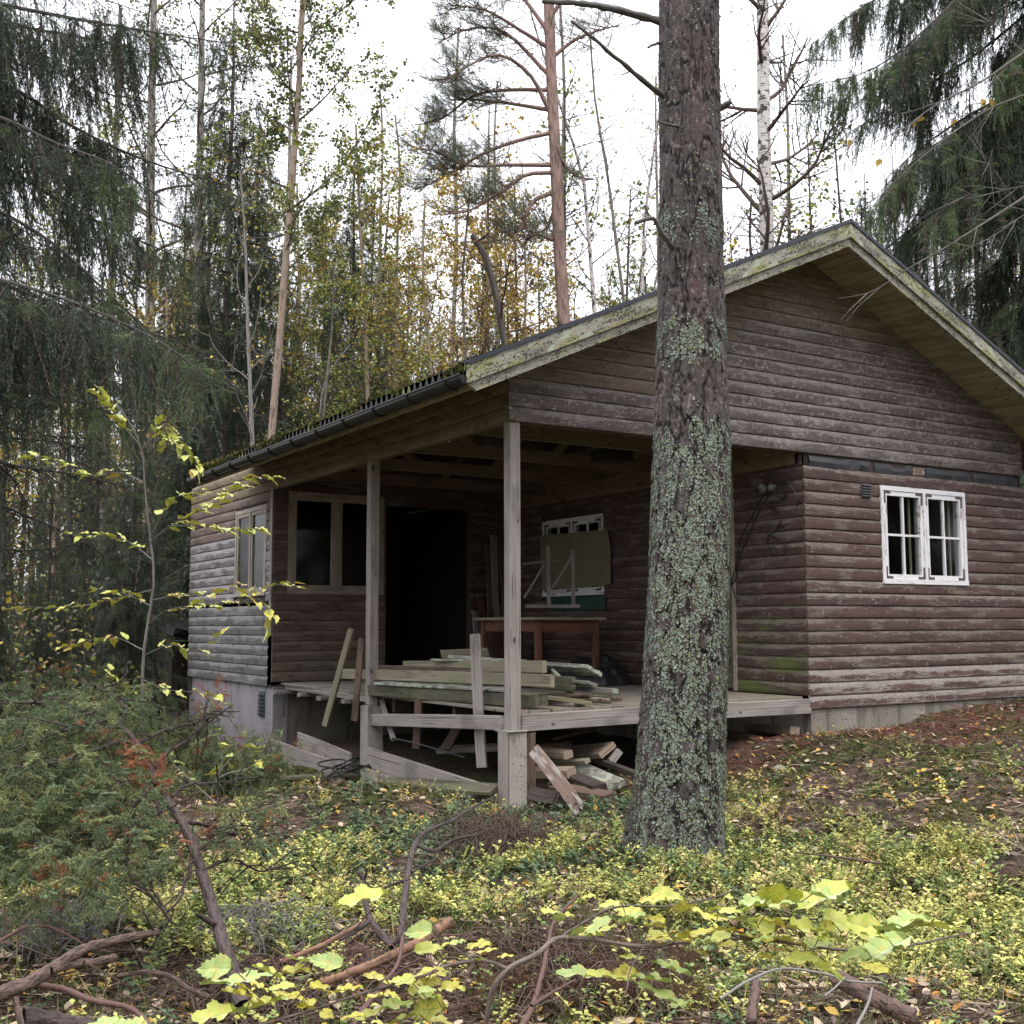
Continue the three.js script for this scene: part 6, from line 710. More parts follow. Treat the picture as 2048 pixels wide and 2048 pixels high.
{ // bilberry and lingonberry
  const sprig = (s, nst, nl, lw, ll) => { const R = rng(s), A = new Acc(); for (let k = 0; k < nst; k++) { const a = R() * 6.28, d = V(Math.cos(a) * R.r(0.3, 1.3), 1, Math.sin(a) * R.r(0.3, 1.3)).normalize(); A.tube([V(0, 0, 0), d.clone().multiplyScalar(0.5), d.clone().add(V(R.s(0.1), -0.05, R.s(0.1)))], 0.012, 3, false); for (let j = 0; j < nl; j++) { const t = R.r(0.3, 1.02), p = d.clone().multiplyScalar(t), b = R() * 6.28, o = V(Math.cos(b), R.r(-0.2, 0.6), Math.sin(b)).normalize(), sd = o.clone().cross(UP).normalize().multiplyScalar(lw), e = p.clone().addScaledVector(o, ll * R.r(0.7, 1.2)), m = p.clone().lerp(e, 0.5).add(V(0, 0.02, 0)); A.tri(p, m.clone().add(sd), e); A.tri(p, e, m.clone().sub(sd)); } } return A.build(); };
  const G = [sprig(1, 5, 7, 0.055, 0.16), sprig(2, 6, 6, 0.05, 0.15), sprig(3, 4, 8, 0.06, 0.17)], S = G.map((g) => [g, [], []]);
  scatter(511, 21000, 2.7, 10, (x, z) => clamp(0.8 * berryZ(x, z) * sstep(0.36, 0.56, fbm(x * 2 + 40, z * 2 + 40, 0, 0, 3, 95)) + 0.03), (p, R) => { const s = R.r(0.09, 0.19), i = Math.floor(R() * 3), b = R.r(0.7, 1.25), c = R(); S[i][1].push(mat4(p.add(V(0, -0.01, 0)), qTilt(R, 0.25), s)); S[i][2].push(c < 0.28 ? col(0.5 * b, 0.48 * b, 0.14 * b) : c < 0.6 ? col(0.36 * b, 0.36 * b, 0.1 * b) : c < 0.9 ? col(0.17 * b, 0.23 * b, 0.065 * b) : col(0.5 * b, 0.38 * b, 0.17 * b)); });
  stuffOf('bilberry_shrubs', 'yellowing bilberry shrubs around the near pine and in front', 'bilberry', S, veg);
  const L = [sprig(4, 3, 9, 0.095, 0.26)].map((g) => [g, [], []]);
  scatter(512, 15000, 3, 10, (x, z) => 0.85 * lingonZ(x, z) + 0.03, (p, R) => { const s = R.r(0.06, 0.12), b = R.r(0.7, 1.3); L[0][1].push(mat4(p, qTilt(R, 0.35), s)); L[0][2].push(col(0.06 * b, 0.1 * b, 0.04 * b)); });
  stuffOf('lingonberry_shrubs', 'dark green lingonberry leaves left of the near pine', 'lingonberry', L, flat(1, 1, 1, 0.55));
}
{ // fallen leaves, needles and twigs
  const lf = (s) => { const A = new Acc(), R = rng(s), c = R.r(-0.1, 0.3), pts = [[0, 0], [0.25, 0.3], [0.55, 0.36], [0.85, 0.16], [1, 0]]; for (let k = 0; k < 4; k++) for (const sg of [1, -1]) { const f = ([x, z]) => V(x - 0.5, c * (x - 0.5) ** 2 + Math.abs(z) * (sg > 0 ? 0.25 : 0.45) * R.r(0.6, 1.2), z * sg), g = ([x]) => V(x - 0.5, c * (x - 0.5) ** 2, 0); A.quad(g(pts[k]), g(pts[k + 1]), f(pts[k + 1]), f(pts[k])); } return A.build(); };
  const S = [1, 2, 3].map((s) => [lf(s), [], []]);
  scatter(521, 24000, 2.7, 16, (x, z) => 0.38 + 0.5 * fbm(x * 1.5 + 20, z * 1.5 + 20, 0, 0, 3, 96), (p, R) => { const s = R.r(0.03, 0.068), b = R.r(0.7, 1.15), c = R(), i = Math.floor(R() * 3); S[i][1].push(mat4(p.add(V(0, R.r(0.012, 0.035), 0)), qTilt(R, 0.5), V(s, s, s * R.r(0.7, 1)))); S[i][2].push(c < 0.35 ? col(0.46 * b, 0.36 * b, 0.25 * b) : c < 0.55 ? col(0.46 * b, 0.3 * b, 0.06 * b) : c < 0.68 ? col(0.4 * b, 0.19 * b, 0.04 * b) : c < 0.85 ? col(0.2 * b, 0.12 * b, 0.08 * b) : col(0.14 * b, 0.1 * b, 0.09 * b)); }, 1.3);
  stuffOf('fallen_leaves', 'yellow, tan and brown leaves fallen on the forest floor', 'leaves', S, veg);
  const st = (s) => { const A = new Acc(), R = rng(s); A.tube([V(-0.5, 0, 0), V(-0.1, R.s(0.05), R.s(0.1)), V(0.5, R.s(0.06), R.s(0.1))], 0.018, 3, false); if (s > 1) A.tube([V(0, 0, 0), V(0.25, 0.1, 0.2)], 0.012, 3, false); return A.build(); };
  const T = [1, 2, 3].map((s) => [st(s), [], []]);
  scatter(522, 170000, 2.6, 14, (x, z) => 0.16 + 0.8 * redLitter(x, z) + 0.25 * (1 - mossMask(x, z)), (p, R) => { const l = R.r(0.04, 0.16) * (R() < 0.1 ? 2 : 1), b = R.r(0.6, 1.3), i = Math.floor(R() * 3), r = redLitter(p.x, p.z) > 0.4; T[i][1].push(mat4(p.add(V(0, R.r(0.004, 0.025), 0)), qTilt(R, 0.25), l)); T[i][2].push(r && R() < 0.7 ? col(0.16 * b, 0.055 * b, 0.035 * b) : R() < 0.3 ? col(0.26 * b, 0.2 * b, 0.14 * b) : col(0.075 * b, 0.045 * b, 0.03 * b)); });
  stuffOf('litter', 'brown needle litter and small twigs on the ground', 'litter', T, veg);
}
// brush heaps: tangles of thin dead twigs
function brush(label, px, py, rx, rz, h, n, r, mat, seed, lean = 0) { const R = rng(seed), A = new Acc(), c = gnd(px, py); for (let k = 0; k < n; k++) { const a = V(c.x + R.s(1) * R() * rx * RH.x + R.s(rz) * FH.x, 0, c.z + R.s(1) * R() * rx * RH.z + R.s(rz) * FH.z); a.copy(onG(a.x, a.z)); const L = R.r(0.15, 0.6) * Math.max(rx, 0.4), t = R() * 6.28, d = V(Math.cos(t), 0, Math.sin(t)), m = a.clone().addScaledVector(d, L * 0.5).add(V(0, R() * h, 0)), e = a.clone().addScaledVector(d, L).add(V(R.s(0.06), R.r(-0.2, 0.8) * h * 0.8 + lean, R.s(0.06))); a.y += R() * h * 0.5; A.tube(spline([a, m, e], 5), (u) => lerp(r, r * 0.35, u) * (0.6 + 0.6 * h2(k, 1, seed)), 4, false); if (R() < 0.5) { const q = m.clone().add(V(R.s(0.12), R.s(0.08), R.s(0.12))); A.tube([m, q], r * 0.4, 3, false); } } return solo('brush_heap', A.build(), mat, label, 'twigs', null, 'stuff'); }
brush('heap of dry brown twigs behind the forked dead branch', 985, 1700, 0.42, 0.3, 0.2, 420, 0.004, M.twigBrown, 531); brush('tangle of dead twigs at the bottom behind the leafy shrub', 1150, 1960, 0.5, 0.35, 0.14, 520, 0.0045, M.twigBrown, 532); brush('grey dead twigs at the bottom left beside the broken branch', 110, 1890, 0.34, 0.25, 0.2, 260, 0.0035, M.twigGrey, 533, 0.04); brush('grey twigs at the splintered foot of the leaning juniper stem', 520, 1880, 0.3, 0.25, 0.13, 300, 0.0038, M.twigGrey, 534); brush('reddish twigs under the stripped branch', 690, 1950, 0.42, 0.3, 0.1, 300, 0.0045, M.twigRed, 535); brush('curved dead stalks on the moss mound by the rear pier', 800, 1560, 0.26, 0.16, 0.16, 60, 0.0035, M.twigGrey, 536); brush('brown twigs at the bottom edge left of the leafy shrub', 480, 2010, 0.4, 0.3, 0.1, 320, 0.0045, M.twigBrown, 537);
{ // dead spruce sprays, brown, at the bottom
  const S = SPRAY.map((g) => [g, [], []]), R = rng(541), c = gnd(1180, 1990); for (let k = 0; k < 420; k++) { const p = c.clone().addScaledVector(RH, R.s(1) * 0.42).addScaledVector(FH, R.s(0.3)); p.copy(onG(p.x, p.z, R.r(0.01, 0.13))); const b = R.r(0.6, 1.3); S[k % 3][1].push(mat4(p, qFrom(V(R.s(1), R.r(-0.8, 0.3), R.s(1))), R.r(0.08, 0.2))); S[k % 3][2].push(col(0.115 * b, 0.058 * b, 0.033 * b)); }
  stuffOf('dead_spruce_sprays', 'brown dead needle sprays at the bottom behind the leafy shrub', 'dead twigs', S, veg);
}
// ---------- broken branches lying in front ----------
M.branchBark = rep(std({ ...barkTex(551, [0.15, 0.095, 0.075], [0.05, 0.032, 0.027], 1), bumpScale: 0.012 }), 1, 7); M.branchDark = rep(std({ ...barkTex(552, [0.1, 0.072, 0.066], [0.035, 0.026, 0.024], 1), bumpScale: 0.012 }), 1, 7); M.stripped = std({ ...woodTex(553, { a: [0.11, 0.055, 0.035], b: [0.27, 0.15, 0.09], crack: 0.9, dirt: 0.7, lichen: 0.2 }), bumpScale: 0.004 });
function branch(name, label, mat, limbs, cat = 'branch', twigs = 0) { const A = new Acc(), R = rng(label.length * 31); for (const [pts, r0, r1, sides = 9] of limbs) { const sp = spline(pts.map(([x, y, d]) => at(x, y, d)), Math.max(24, pts.length * 12)); A.tube(sp.map((q) => q.clone().add(V(R.s(r1 * 0.12), R.s(r1 * 0.12), R.s(r1 * 0.12)))), (t) => lerp(r0, r1, t), sides + 3, true, 1, 0.55); for (let k = 0; k < twigs; k++) { const i = Math.floor(R() * (sp.length - 1)), d = V(R.s(1), R.r(-0.1, 1), R.s(1)).normalize(), l = R.r(0.05, 0.22); A.tube([sp[i], sp[i].clone().addScaledVector(d, l * 0.6), sp[i].clone().addScaledVector(d, l).add(V(R.s(0.03), -0.02, R.s(0.03)))], (t) => lerp(r1 * 0.45, 0.001, t), 4, false); } } return solo(name, A.build(), mat, label, cat, cat === 'branch' ? 'broken branches lying in front of the cabin' : null); }
branch('broken_branch', 'thick forked red-brown branch at the bottom left', M.branchBark, [[[[-60, 2030, 3.3], [0, 1987, 3.35], [39, 1974, 3.4], [91, 1946, 3.5], [137, 1915, 3.6], [181, 1894, 3.7], [233, 1881, 3.8], [313, 1864, 3.95]], 0.023, 0.012], [[[100, 1942, 3.5], [142, 1930, 3.6], [186, 1925, 3.65], [232, 1914, 3.7]], 0.014, 0.011], [[[28, 1985, 3.4], [33, 2010, 3.35], [44, 2055, 3.3]], 0.011, 0.009]], 'branch', 3);
branch('broken_branch', 'smooth reddish branch curving down at the bottom left', M.twigRed, [[[[60, 1968, 3.45], [124, 1977, 3.5], [181, 2000, 3.5], [259, 2016, 3.5], [292, 2044, 3.45], [320, 2080, 3.4]], 0.01, 0.008]]);
branch('broken_branch', 'thick dark log at the very bottom left corner', M.branchDark, [[[[50, 2035, 3.45], [110, 2045, 3.5], [200, 2062, 3.5]], 0.03, 0.028]]);
branch('broken_branch', 'thin red-brown branch rising at the left edge above the forked one', M.twigRed, [[[[-40, 1905, 3.9], [20, 1870, 4], [55, 1853, 4.05], [98, 1853, 4.1]], 0.008, 0.005], [[[98, 1853, 4.1], [140, 1872, 4.1], [170, 1890, 4.05]], 0.005, 0.002]], 'branch', 9);
branch('broken_branch', 'bent orange-brown branch on the ground left of the leaning stem base', M.branchBark, [[[[235, 1952, 3.9], [290, 1944, 3.9], [340, 1952, 3.85], [375, 1975, 3.8], [420, 1995, 3.7]], 0.008, 0.007]]);
branch('forked_branch', 'long forked dead branch standing up left of the brown twig heap', M.branchDark, [[[[798, 1885, 3.9], [801, 1873, 3.9], [809, 1801, 4.05], [820, 1728, 4.25], [831, 1688, 4.4], [853, 1663, 4.5], [904, 1641, 4.65], [951, 1612, 4.8], [990, 1593, 4.9]], 0.015, 0.004], [[[833, 1688, 4.4], [850, 1698, 4.4], [867, 1703, 4.4], [904, 1681, 4.5], [965, 1667, 4.6]], 0.009, 0.004], [[[822, 1745, 4.2], [850, 1730, 4.3], [890, 1705, 4.4]], 0.006, 0.003], [[[815, 1760, 4.15], [770, 1775, 4.1], [745, 1790, 4.1]], 0.006, 0.003]], 'branch', 7);
branch('broken_branch', 'short crooked branch left of the forked dead branch', M.branchDark, [[[[785, 1893, 3.9], [744, 1844, 4], [730, 1797, 4.1], [728, 1750, 4.2]], 0.014, 0.009], [[[744, 1840, 4], [700, 1868, 3.95], [680, 1880, 3.9]], 0.009, 0.005]], 'branch', 3);
branch('broken_branch', 'thick stripped orange branch lying across the bottom centre', M.stripped, [[[[640, 1966, 3.55], [690, 1950, 3.6], [759, 1922, 3.7], [831, 1888, 3.8], [903, 1842, 3.95]], 0.012, 0.019]]);
branch('broken_branch', 'thin stripped branch between the grey twigs and the crooked branch', M.stripped, [[[[560, 1925, 3.75], [640, 1892, 3.85], [720, 1848, 4], [745, 1832, 4.05]], 0.009, 0.007]]);
branch('broken_branch', 'slim dark red branch under the stripped one', M.twigRed, [[[[806, 1873, 3.75], [795, 1928, 3.6], [770, 1964, 3.5], [733, 2011, 3.3], [700, 2060, 3.2]], 0.006, 0.009]], 'branch', 2);
branch('broken_branch', 'straight reddish branch rising at the bottom right of the shrub stem', M.twigRed, [[[[1040, 2060, 3.1], [1063, 2018, 3.2], [1085, 1946, 3.4], [1096, 1891, 3.55], [1110, 1840, 3.7], [1157, 1790, 3.85]], 0.0095, 0.004], [[[1063, 2012, 3.2], [1105, 1985, 3.3], [1150, 1960, 3.4]], 0.006, 0.003]], 'branch', 6);
branch('log', 'dark pine log lying at the bottom right', M.branchBark, [[[[1672, 1955, 3.75], [1720, 1982, 3.7], [1770, 2008, 3.65], [1830, 2035, 3.6]], 0.028, 0.026, 12]], 'log');
branch('log', 'short flaking log end upright in the leaves right of centre', M.branchBark, [[[[1513, 1965, 3.75], [1508, 2000, 3.6], [1502, 2045, 3.5]], 0.014, 0.017, 10]], 'log');
branch('twig', 'thin grey twig arching over the leaves at the bottom right', M.twigGrey, [[[[1440, 1998, 3.1], [1500, 1960, 3.2], [1570, 1937, 3.3], [1650, 1948, 3.3], [1700, 1962, 3.3], [1765, 1966, 3.3]], 0.004, 0.003], [[[1690, 1955, 3.3], [1670, 1975, 3.2], [1650, 1992, 3.15]], 0.003, 0.003]], 'twig');
branch('twig', 'forked pale twig standing before the dark pine log', M.twigGrey, [[[[1712, 2055, 3.2], [1735, 2010, 3.3], [1745, 1975, 3.4]], 0.005, 0.003]], 'twig');
branch('twig', 'dark fallen twig on the bilberry right of the near pine', M.twigBrown, [[[[1590, 1705, 5], [1660, 1712, 5], [1760, 1727, 4.95]], 0.004, 0.006]], 'twig', 4);
// ---------- the leaning juniper stem with its dry and green sprays ----------
const juniperM = M.needle; M.stemBrown = rep(std({ ...barkTex(571, [0.2, 0.155, 0.13], [0.1, 0.075, 0.063]), bumpScale: 0.004 }), 1, 8);
const JUN = [21, 22, 23].map((s) => twigGeo(s, { side: 5, width: 0.5, ang: 0.75, step: 0.05, nl: 0.13, nw: 0.034, hang: 0.3 }));
function sprays(T, pts, n, r, pal, size, seedR) { const sp = spline(pts, 14); for (let k = 0; k < n; k++) { const i = Math.floor(seedR.r(0.25, 1) * 14), p = sp[Math.min(14, i)].clone().add(V(seedR.s(r), seedR.s(r) - r * 0.4, seedR.s(r))); const d = V(seedR.s(0.7), seedR.r(-1, 0.35), seedR.s(0.7)).normalize(); T.leaf(seedR.pick(JUN), mat4(p, qFrom(d, seedR() * 6), seedR.r(...size)), pal(seedR)); } }
const palJun = (R) => { const b = R.r(0.7, 1.3), c = R(); return c < 0.03 ? col(0.26 * b, 0.1 * b, 0.045 * b) : c < 0.4 ? col(0.19 * b, 0.21 * b, 0.08 * b) : col(0.105 * b, 0.145 * b, 0.065 * b); }, palDry = (R) => { const b = R.r(0.7, 1.3); return col(0.3 * b, 0.11 * b, 0.05 * b); };
{
  const T = new Tree(561), R = T.R; T.trunk.tube(spline([[485, 2010, 4.0], [470, 1960, 4.08], [452, 1905, 4.15], [430, 1830, 4.3], [390, 1705, 4.5], [362, 1640, 4.6], [330, 1595, 4.7], [300, 1540, 4.8], [268, 1480, 4.9], [225, 1440, 5], [150, 1395, 5.15]].map((a) => at(...a)), 90), (t) => lerp(0.028, 0.008, t), 14, true, 1, 0.35);
  T.trunk.tube(spline([[435, 1850, 4.25], [405, 1835, 4.2], [392, 1828, 4.15]].map((a) => at(...a)), 6), (t) => lerp(0.016, 0.004, t), 7);
  const L = [[[335, 1605, 4.65], [300, 1640, 4.55], [230, 1700, 4.5], [150, 1735, 4.5]], [[330, 1600, 4.7], [272, 1660, 4.5], [250, 1745, 4.4], [300, 1792, 4.35], [350, 1850, 4.3]], [[325, 1610, 4.7], [380, 1568, 4.8], [440, 1565, 4.8], [530, 1552, 4.8]], [[345, 1645, 4.6], [395, 1645, 4.7], [430, 1662, 4.75], [480, 1652, 4.8], [535, 1660, 4.8]], [[380, 1715, 4.5], [415, 1690, 4.55], [460, 1668, 4.6], [510, 1690, 4.6]], [[270, 1505, 4.85], [200, 1560, 4.8], [120, 1582, 4.8], [0, 1592, 4.8]], [[262, 1490, 4.9], [320, 1465, 5], [400, 1445, 5.1], [450, 1420, 5.2]], [[190, 1425, 5], [100, 1445, 5], [0, 1472, 5]], [[150, 1395, 5.15], [80, 1402, 5.2], [-20, 1412, 5.2]], [[240, 1455, 4.95], [250, 1415, 5], [228, 1388, 5.1], [160, 1362, 5.2]], [[290, 1530, 4.8], [230, 1590, 4.6], [180, 1650, 4.5], [60, 1690, 4.5]], [[310, 1560, 4.75], [260, 1620, 4.5], [200, 1690, 4.3], [160, 1790, 4.2]], [[300, 1545, 4.8], [340, 1500, 4.9], [390, 1470, 5], [420, 1400, 5.1]], [[385, 1715, 4.5], [370, 1770, 4.3], [330, 1840, 4.2], [320, 1870, 4.15]], [[400, 1740, 4.45], [470, 1720, 4.6], [520, 1740, 4.7], [560, 1735, 4.75]], [[260, 1480, 4.9], [180, 1500, 4.7], [90, 1530, 4.6], [-10, 1540, 4.6]], [[220, 1440, 5], [150, 1450, 4.8], [60, 1490, 4.7], [-10, 1520, 4.6]]];
  L.forEach((l, k) => { const w = l.map((a) => at(...a)), sp = spline(w, 14); T.br.tube(sp.map((q) => q.clone().add(V(R.s(0.008), R.s(0.008), R.s(0.008)))), (t) => lerp(0.009, 0.003, t), 6, false); for (let j = 0; j < 9; j++) { const q = sp[Math.floor(R.r(3, 14))], d = V(R.s(1), R.r(-1, 0.5), R.s(1)).normalize(), l2 = R.r(0.1, 0.32), e = q.clone().addScaledVector(d, l2), m = q.clone().addScaledVector(d, l2 * 0.5).add(V(R.s(0.04), 0.03, R.s(0.04))); T.br.tube([q, m, e], (t) => lerp(0.004, 0.0015, t), 4, false); const left = l[l.length - 1][0] < 300; if (R() < (left ? 0.75 : 0.22)) sprays(T, [q, m, e], left ? 7 : 3, 0.05, palJun, [0.05, 0.1], R); } });
  for (const [x, y, d, n] of [[285, 1535, 4.75, 60], [265, 1510, 4.8, 30], [300, 1570, 4.7, 30], [105, 1760, 4.3, 60], [195, 1490, 4.8, 18], [430, 1395, 5.2, 30], [200, 1640, 4.4, 18]]) { const c = at(x, y, d); for (let k = 0; k < n; k++) T.leaf(R.pick(JUN), mat4(c.clone().add(V(R.s(0.07), R.s(0.07), R.s(0.07))), qFrom(V(R.s(1), R.s(1), R.s(1))), R.r(0.03, 0.07)), palDry(R)); }
  for (const [x, y, rx, ry, d, n] of [[130, 1650, 0.34, 0.16, 4.5, 260], [60, 1600, 0.3, 0.14, 4.7, 200], [200, 1560, 0.25, 0.13, 4.7, 170], [120, 1470, 0.3, 0.12, 5, 200], [60, 1760, 0.25, 0.14, 4.3, 130], [220, 1720, 0.12, 0.12, 4.3, 70], [20, 1500, 0.25, 0.12, 4.9, 170], [200, 1410, 0.25, 0.1, 5.2, 150], [505, 1620, 0.1, 0.1, 4.8, 40], [330, 1690, 0.1, 0.08, 4.4, 40]]) { const c = at(x, y, d); for (let k = 0; k < n; k++) { const p = c.clone().addScaledVector(RH, R.s(1) * rx).addScaledVector(FH, R.s(0.3)).add(V(0, R.s(1) * ry, 0)); T.leaf(R.pick(JUN), mat4(p, qFrom(V(R.s(0.8), R.r(-1, 0.3), R.s(0.8))), R.r(0.06, 0.12)), palJun(R)); } }
  T.build('juniper', 'broken juniper with a bare purple-brown stem leaning left', gnd(455, 1930), { bark: M.branchDark, twig: M.branchDark, foliage: juniperM, crown: 'foliage' });
}
function bush(seed, label, px, py, d, rx, h, n, pal = palJun) { const T = new Tree(seed), R = T.R, b = gnd(px, py); if (d) { const p = atH(px, py, d); b.copy(onG(p.x, p.z)); } for (let k = 0; k < n; k++) { const a = R() * 6.28, e = b.clone().add(V(Math.cos(a) * rx * R(), h * R.r(0.35, 1), Math.sin(a) * rx * R())), m = b.clone().lerp(e, 0.5).add(V(R.s(0.1), 0.05, R.s(0.1))); T.br.tube([b, m, e], (t) => lerp(0.008, 0.003, t), 4, false); sprays(T, [b, m, e], 26, 0.13, pal, [0.07, 0.15], R); } return T.build('juniper_bush', label, b, { bark: M.twigBrown, twig: M.twigBrown, foliage: juniperM, cat: 'juniper', crown: 'foliage' }); }
bush(571, 'green juniper bush at the left edge behind the broken one', 60, 1440, 8, 0.9, 0.95, 40); bush(572, 'juniper bush left of the cabin corner', 250, 1420, 10, 0.7, 0.9, 34); bush(573, 'low juniper sprigs in front of the pale foundation', 445, 1520, 9.2, 0.42, 0.5, 20); bush(574, 'small juniper sprig beside the end of the skirting boards', 520, 1530, 9, 0.25, 0.62, 9); bush(575, 'juniper bush near the rear left corner of the cabin', 390, 1420, 12.5, 0.5, 0.85, 22); bush(576, 'pale juniper thicket at the left edge further back', 120, 1350, 12, 1.3, 1.1, 46); bush(577, 'juniper at the left edge above the mossy stone', -30, 1600, 6, 0.7, 0.8, 30);
// ---------- leaves of the saplings and the near shrub: each a part of its own ----------
function leafGeo(seed, lobes = 0, teeth = 9) { const R = rng(seed), A = new Acc(), n = teeth * 2, fold = R.r(0.12, 0.4), curl = R.r(-0.3, 0.12), wv = R.r(0.02, 0.06); const out = (t) => { const s = Math.sin(PI * Math.pow(t, 0.8)) ** 0.85; return 0.3 * s * (1 - 0.45 * t * t) * 1.25 * (1 + lobes * 0.35 * Math.sin(t * PI * 5)); }; const mid = (t) => V(t, curl * t * t, 0), edge = (t, sg, k) => V(t - (k % 2 ? -0.015 : 0.04), curl * t * t + out(t) * fold + wv * Math.sin(t * 17 + sg), sg * out(t) * (k % 2 ? 1.08 : 0.9)); for (const sg of [1, -1]) for (let k = 0; k < n; k++) { const a = k / n, b = (k + 1) / n, P = [mid(a), mid(b), edge(b, sg, k + 1), edge(a, sg, k)]; A.quad(...P, P.map((p) => [p.x, 0.5 + p.z])); } return A.build(); }
const leafTex = (seed, a, b, rim) => surf(128, 128, (u, v, o) => { const z = Math.abs(v - 0.5), n = fbm(u * 6, v * 6, 0, 0, 3, seed), vein = Math.min(Math.abs(((u - z * 1.1) * 7 % 1 + 1) % 1 - 0.5) * 2, 1); mix3(o, a, b, clamp(n * 1.3 - 0.15)); const m = Math.max(sstep(0.02, 0.008, z), 0.5 * sstep(0.86, 0.97, vein)); o[0] *= 1 - 0.4 * m; o[1] *= 1 - 0.3 * m; o[2] *= 1 - 0.3 * m; into(o, rim, sstep(0.6, 0.72, fbm(u * 9, v * 9, 0, 0, 3, seed + 4)) * 0.8); o[3] = 0.5 - 0.3 * m; }, THREE.ClampToEdgeWrapping);
const lm = (s, a, b, rim) => { const t = leafTex(s, a, b, rim); return new THREE.MeshPhysicalMaterial({ map: t.map, roughness: 0.55, transmission: 0.35, thickness: 0 }); };
const LM = { y: lm(601, [0.6, 0.54, 0.06], [0.54, 0.53, 0.09], [0.42, 0.26, 0.05]), yg: lm(602, [0.42, 0.5, 0.06], [0.54, 0.54, 0.1], [0.6, 0.52, 0.12]), pg: lm(603, [0.33, 0.46, 0.11], [0.44, 0.52, 0.17], [0.52, 0.48, 0.12]), o: lm(604, [0.55, 0.36, 0.06], [0.6, 0.46, 0.14], [0.3, 0.16, 0.05]) };
const LG = [1, 2, 3, 4, 5].map((s) => leafGeo(s)), LGr = [11, 12, 13].map((s) => leafGeo(s, 0, 5));
function hangLeaf(parent, p, size, kind, R, geos = LG, dir) { const d = dir || V(R.s(1), R.r(-0.55, 0.15), R.s(1)).normalize(); const m = part('leaf', R.pick(geos), LM[kind], parent); m.position.copy(p); m.quaternion.copy(qFrom(d, R.s(0.45))); m.scale.set(size, size, size * R.r(0.7, 1)); return m; }
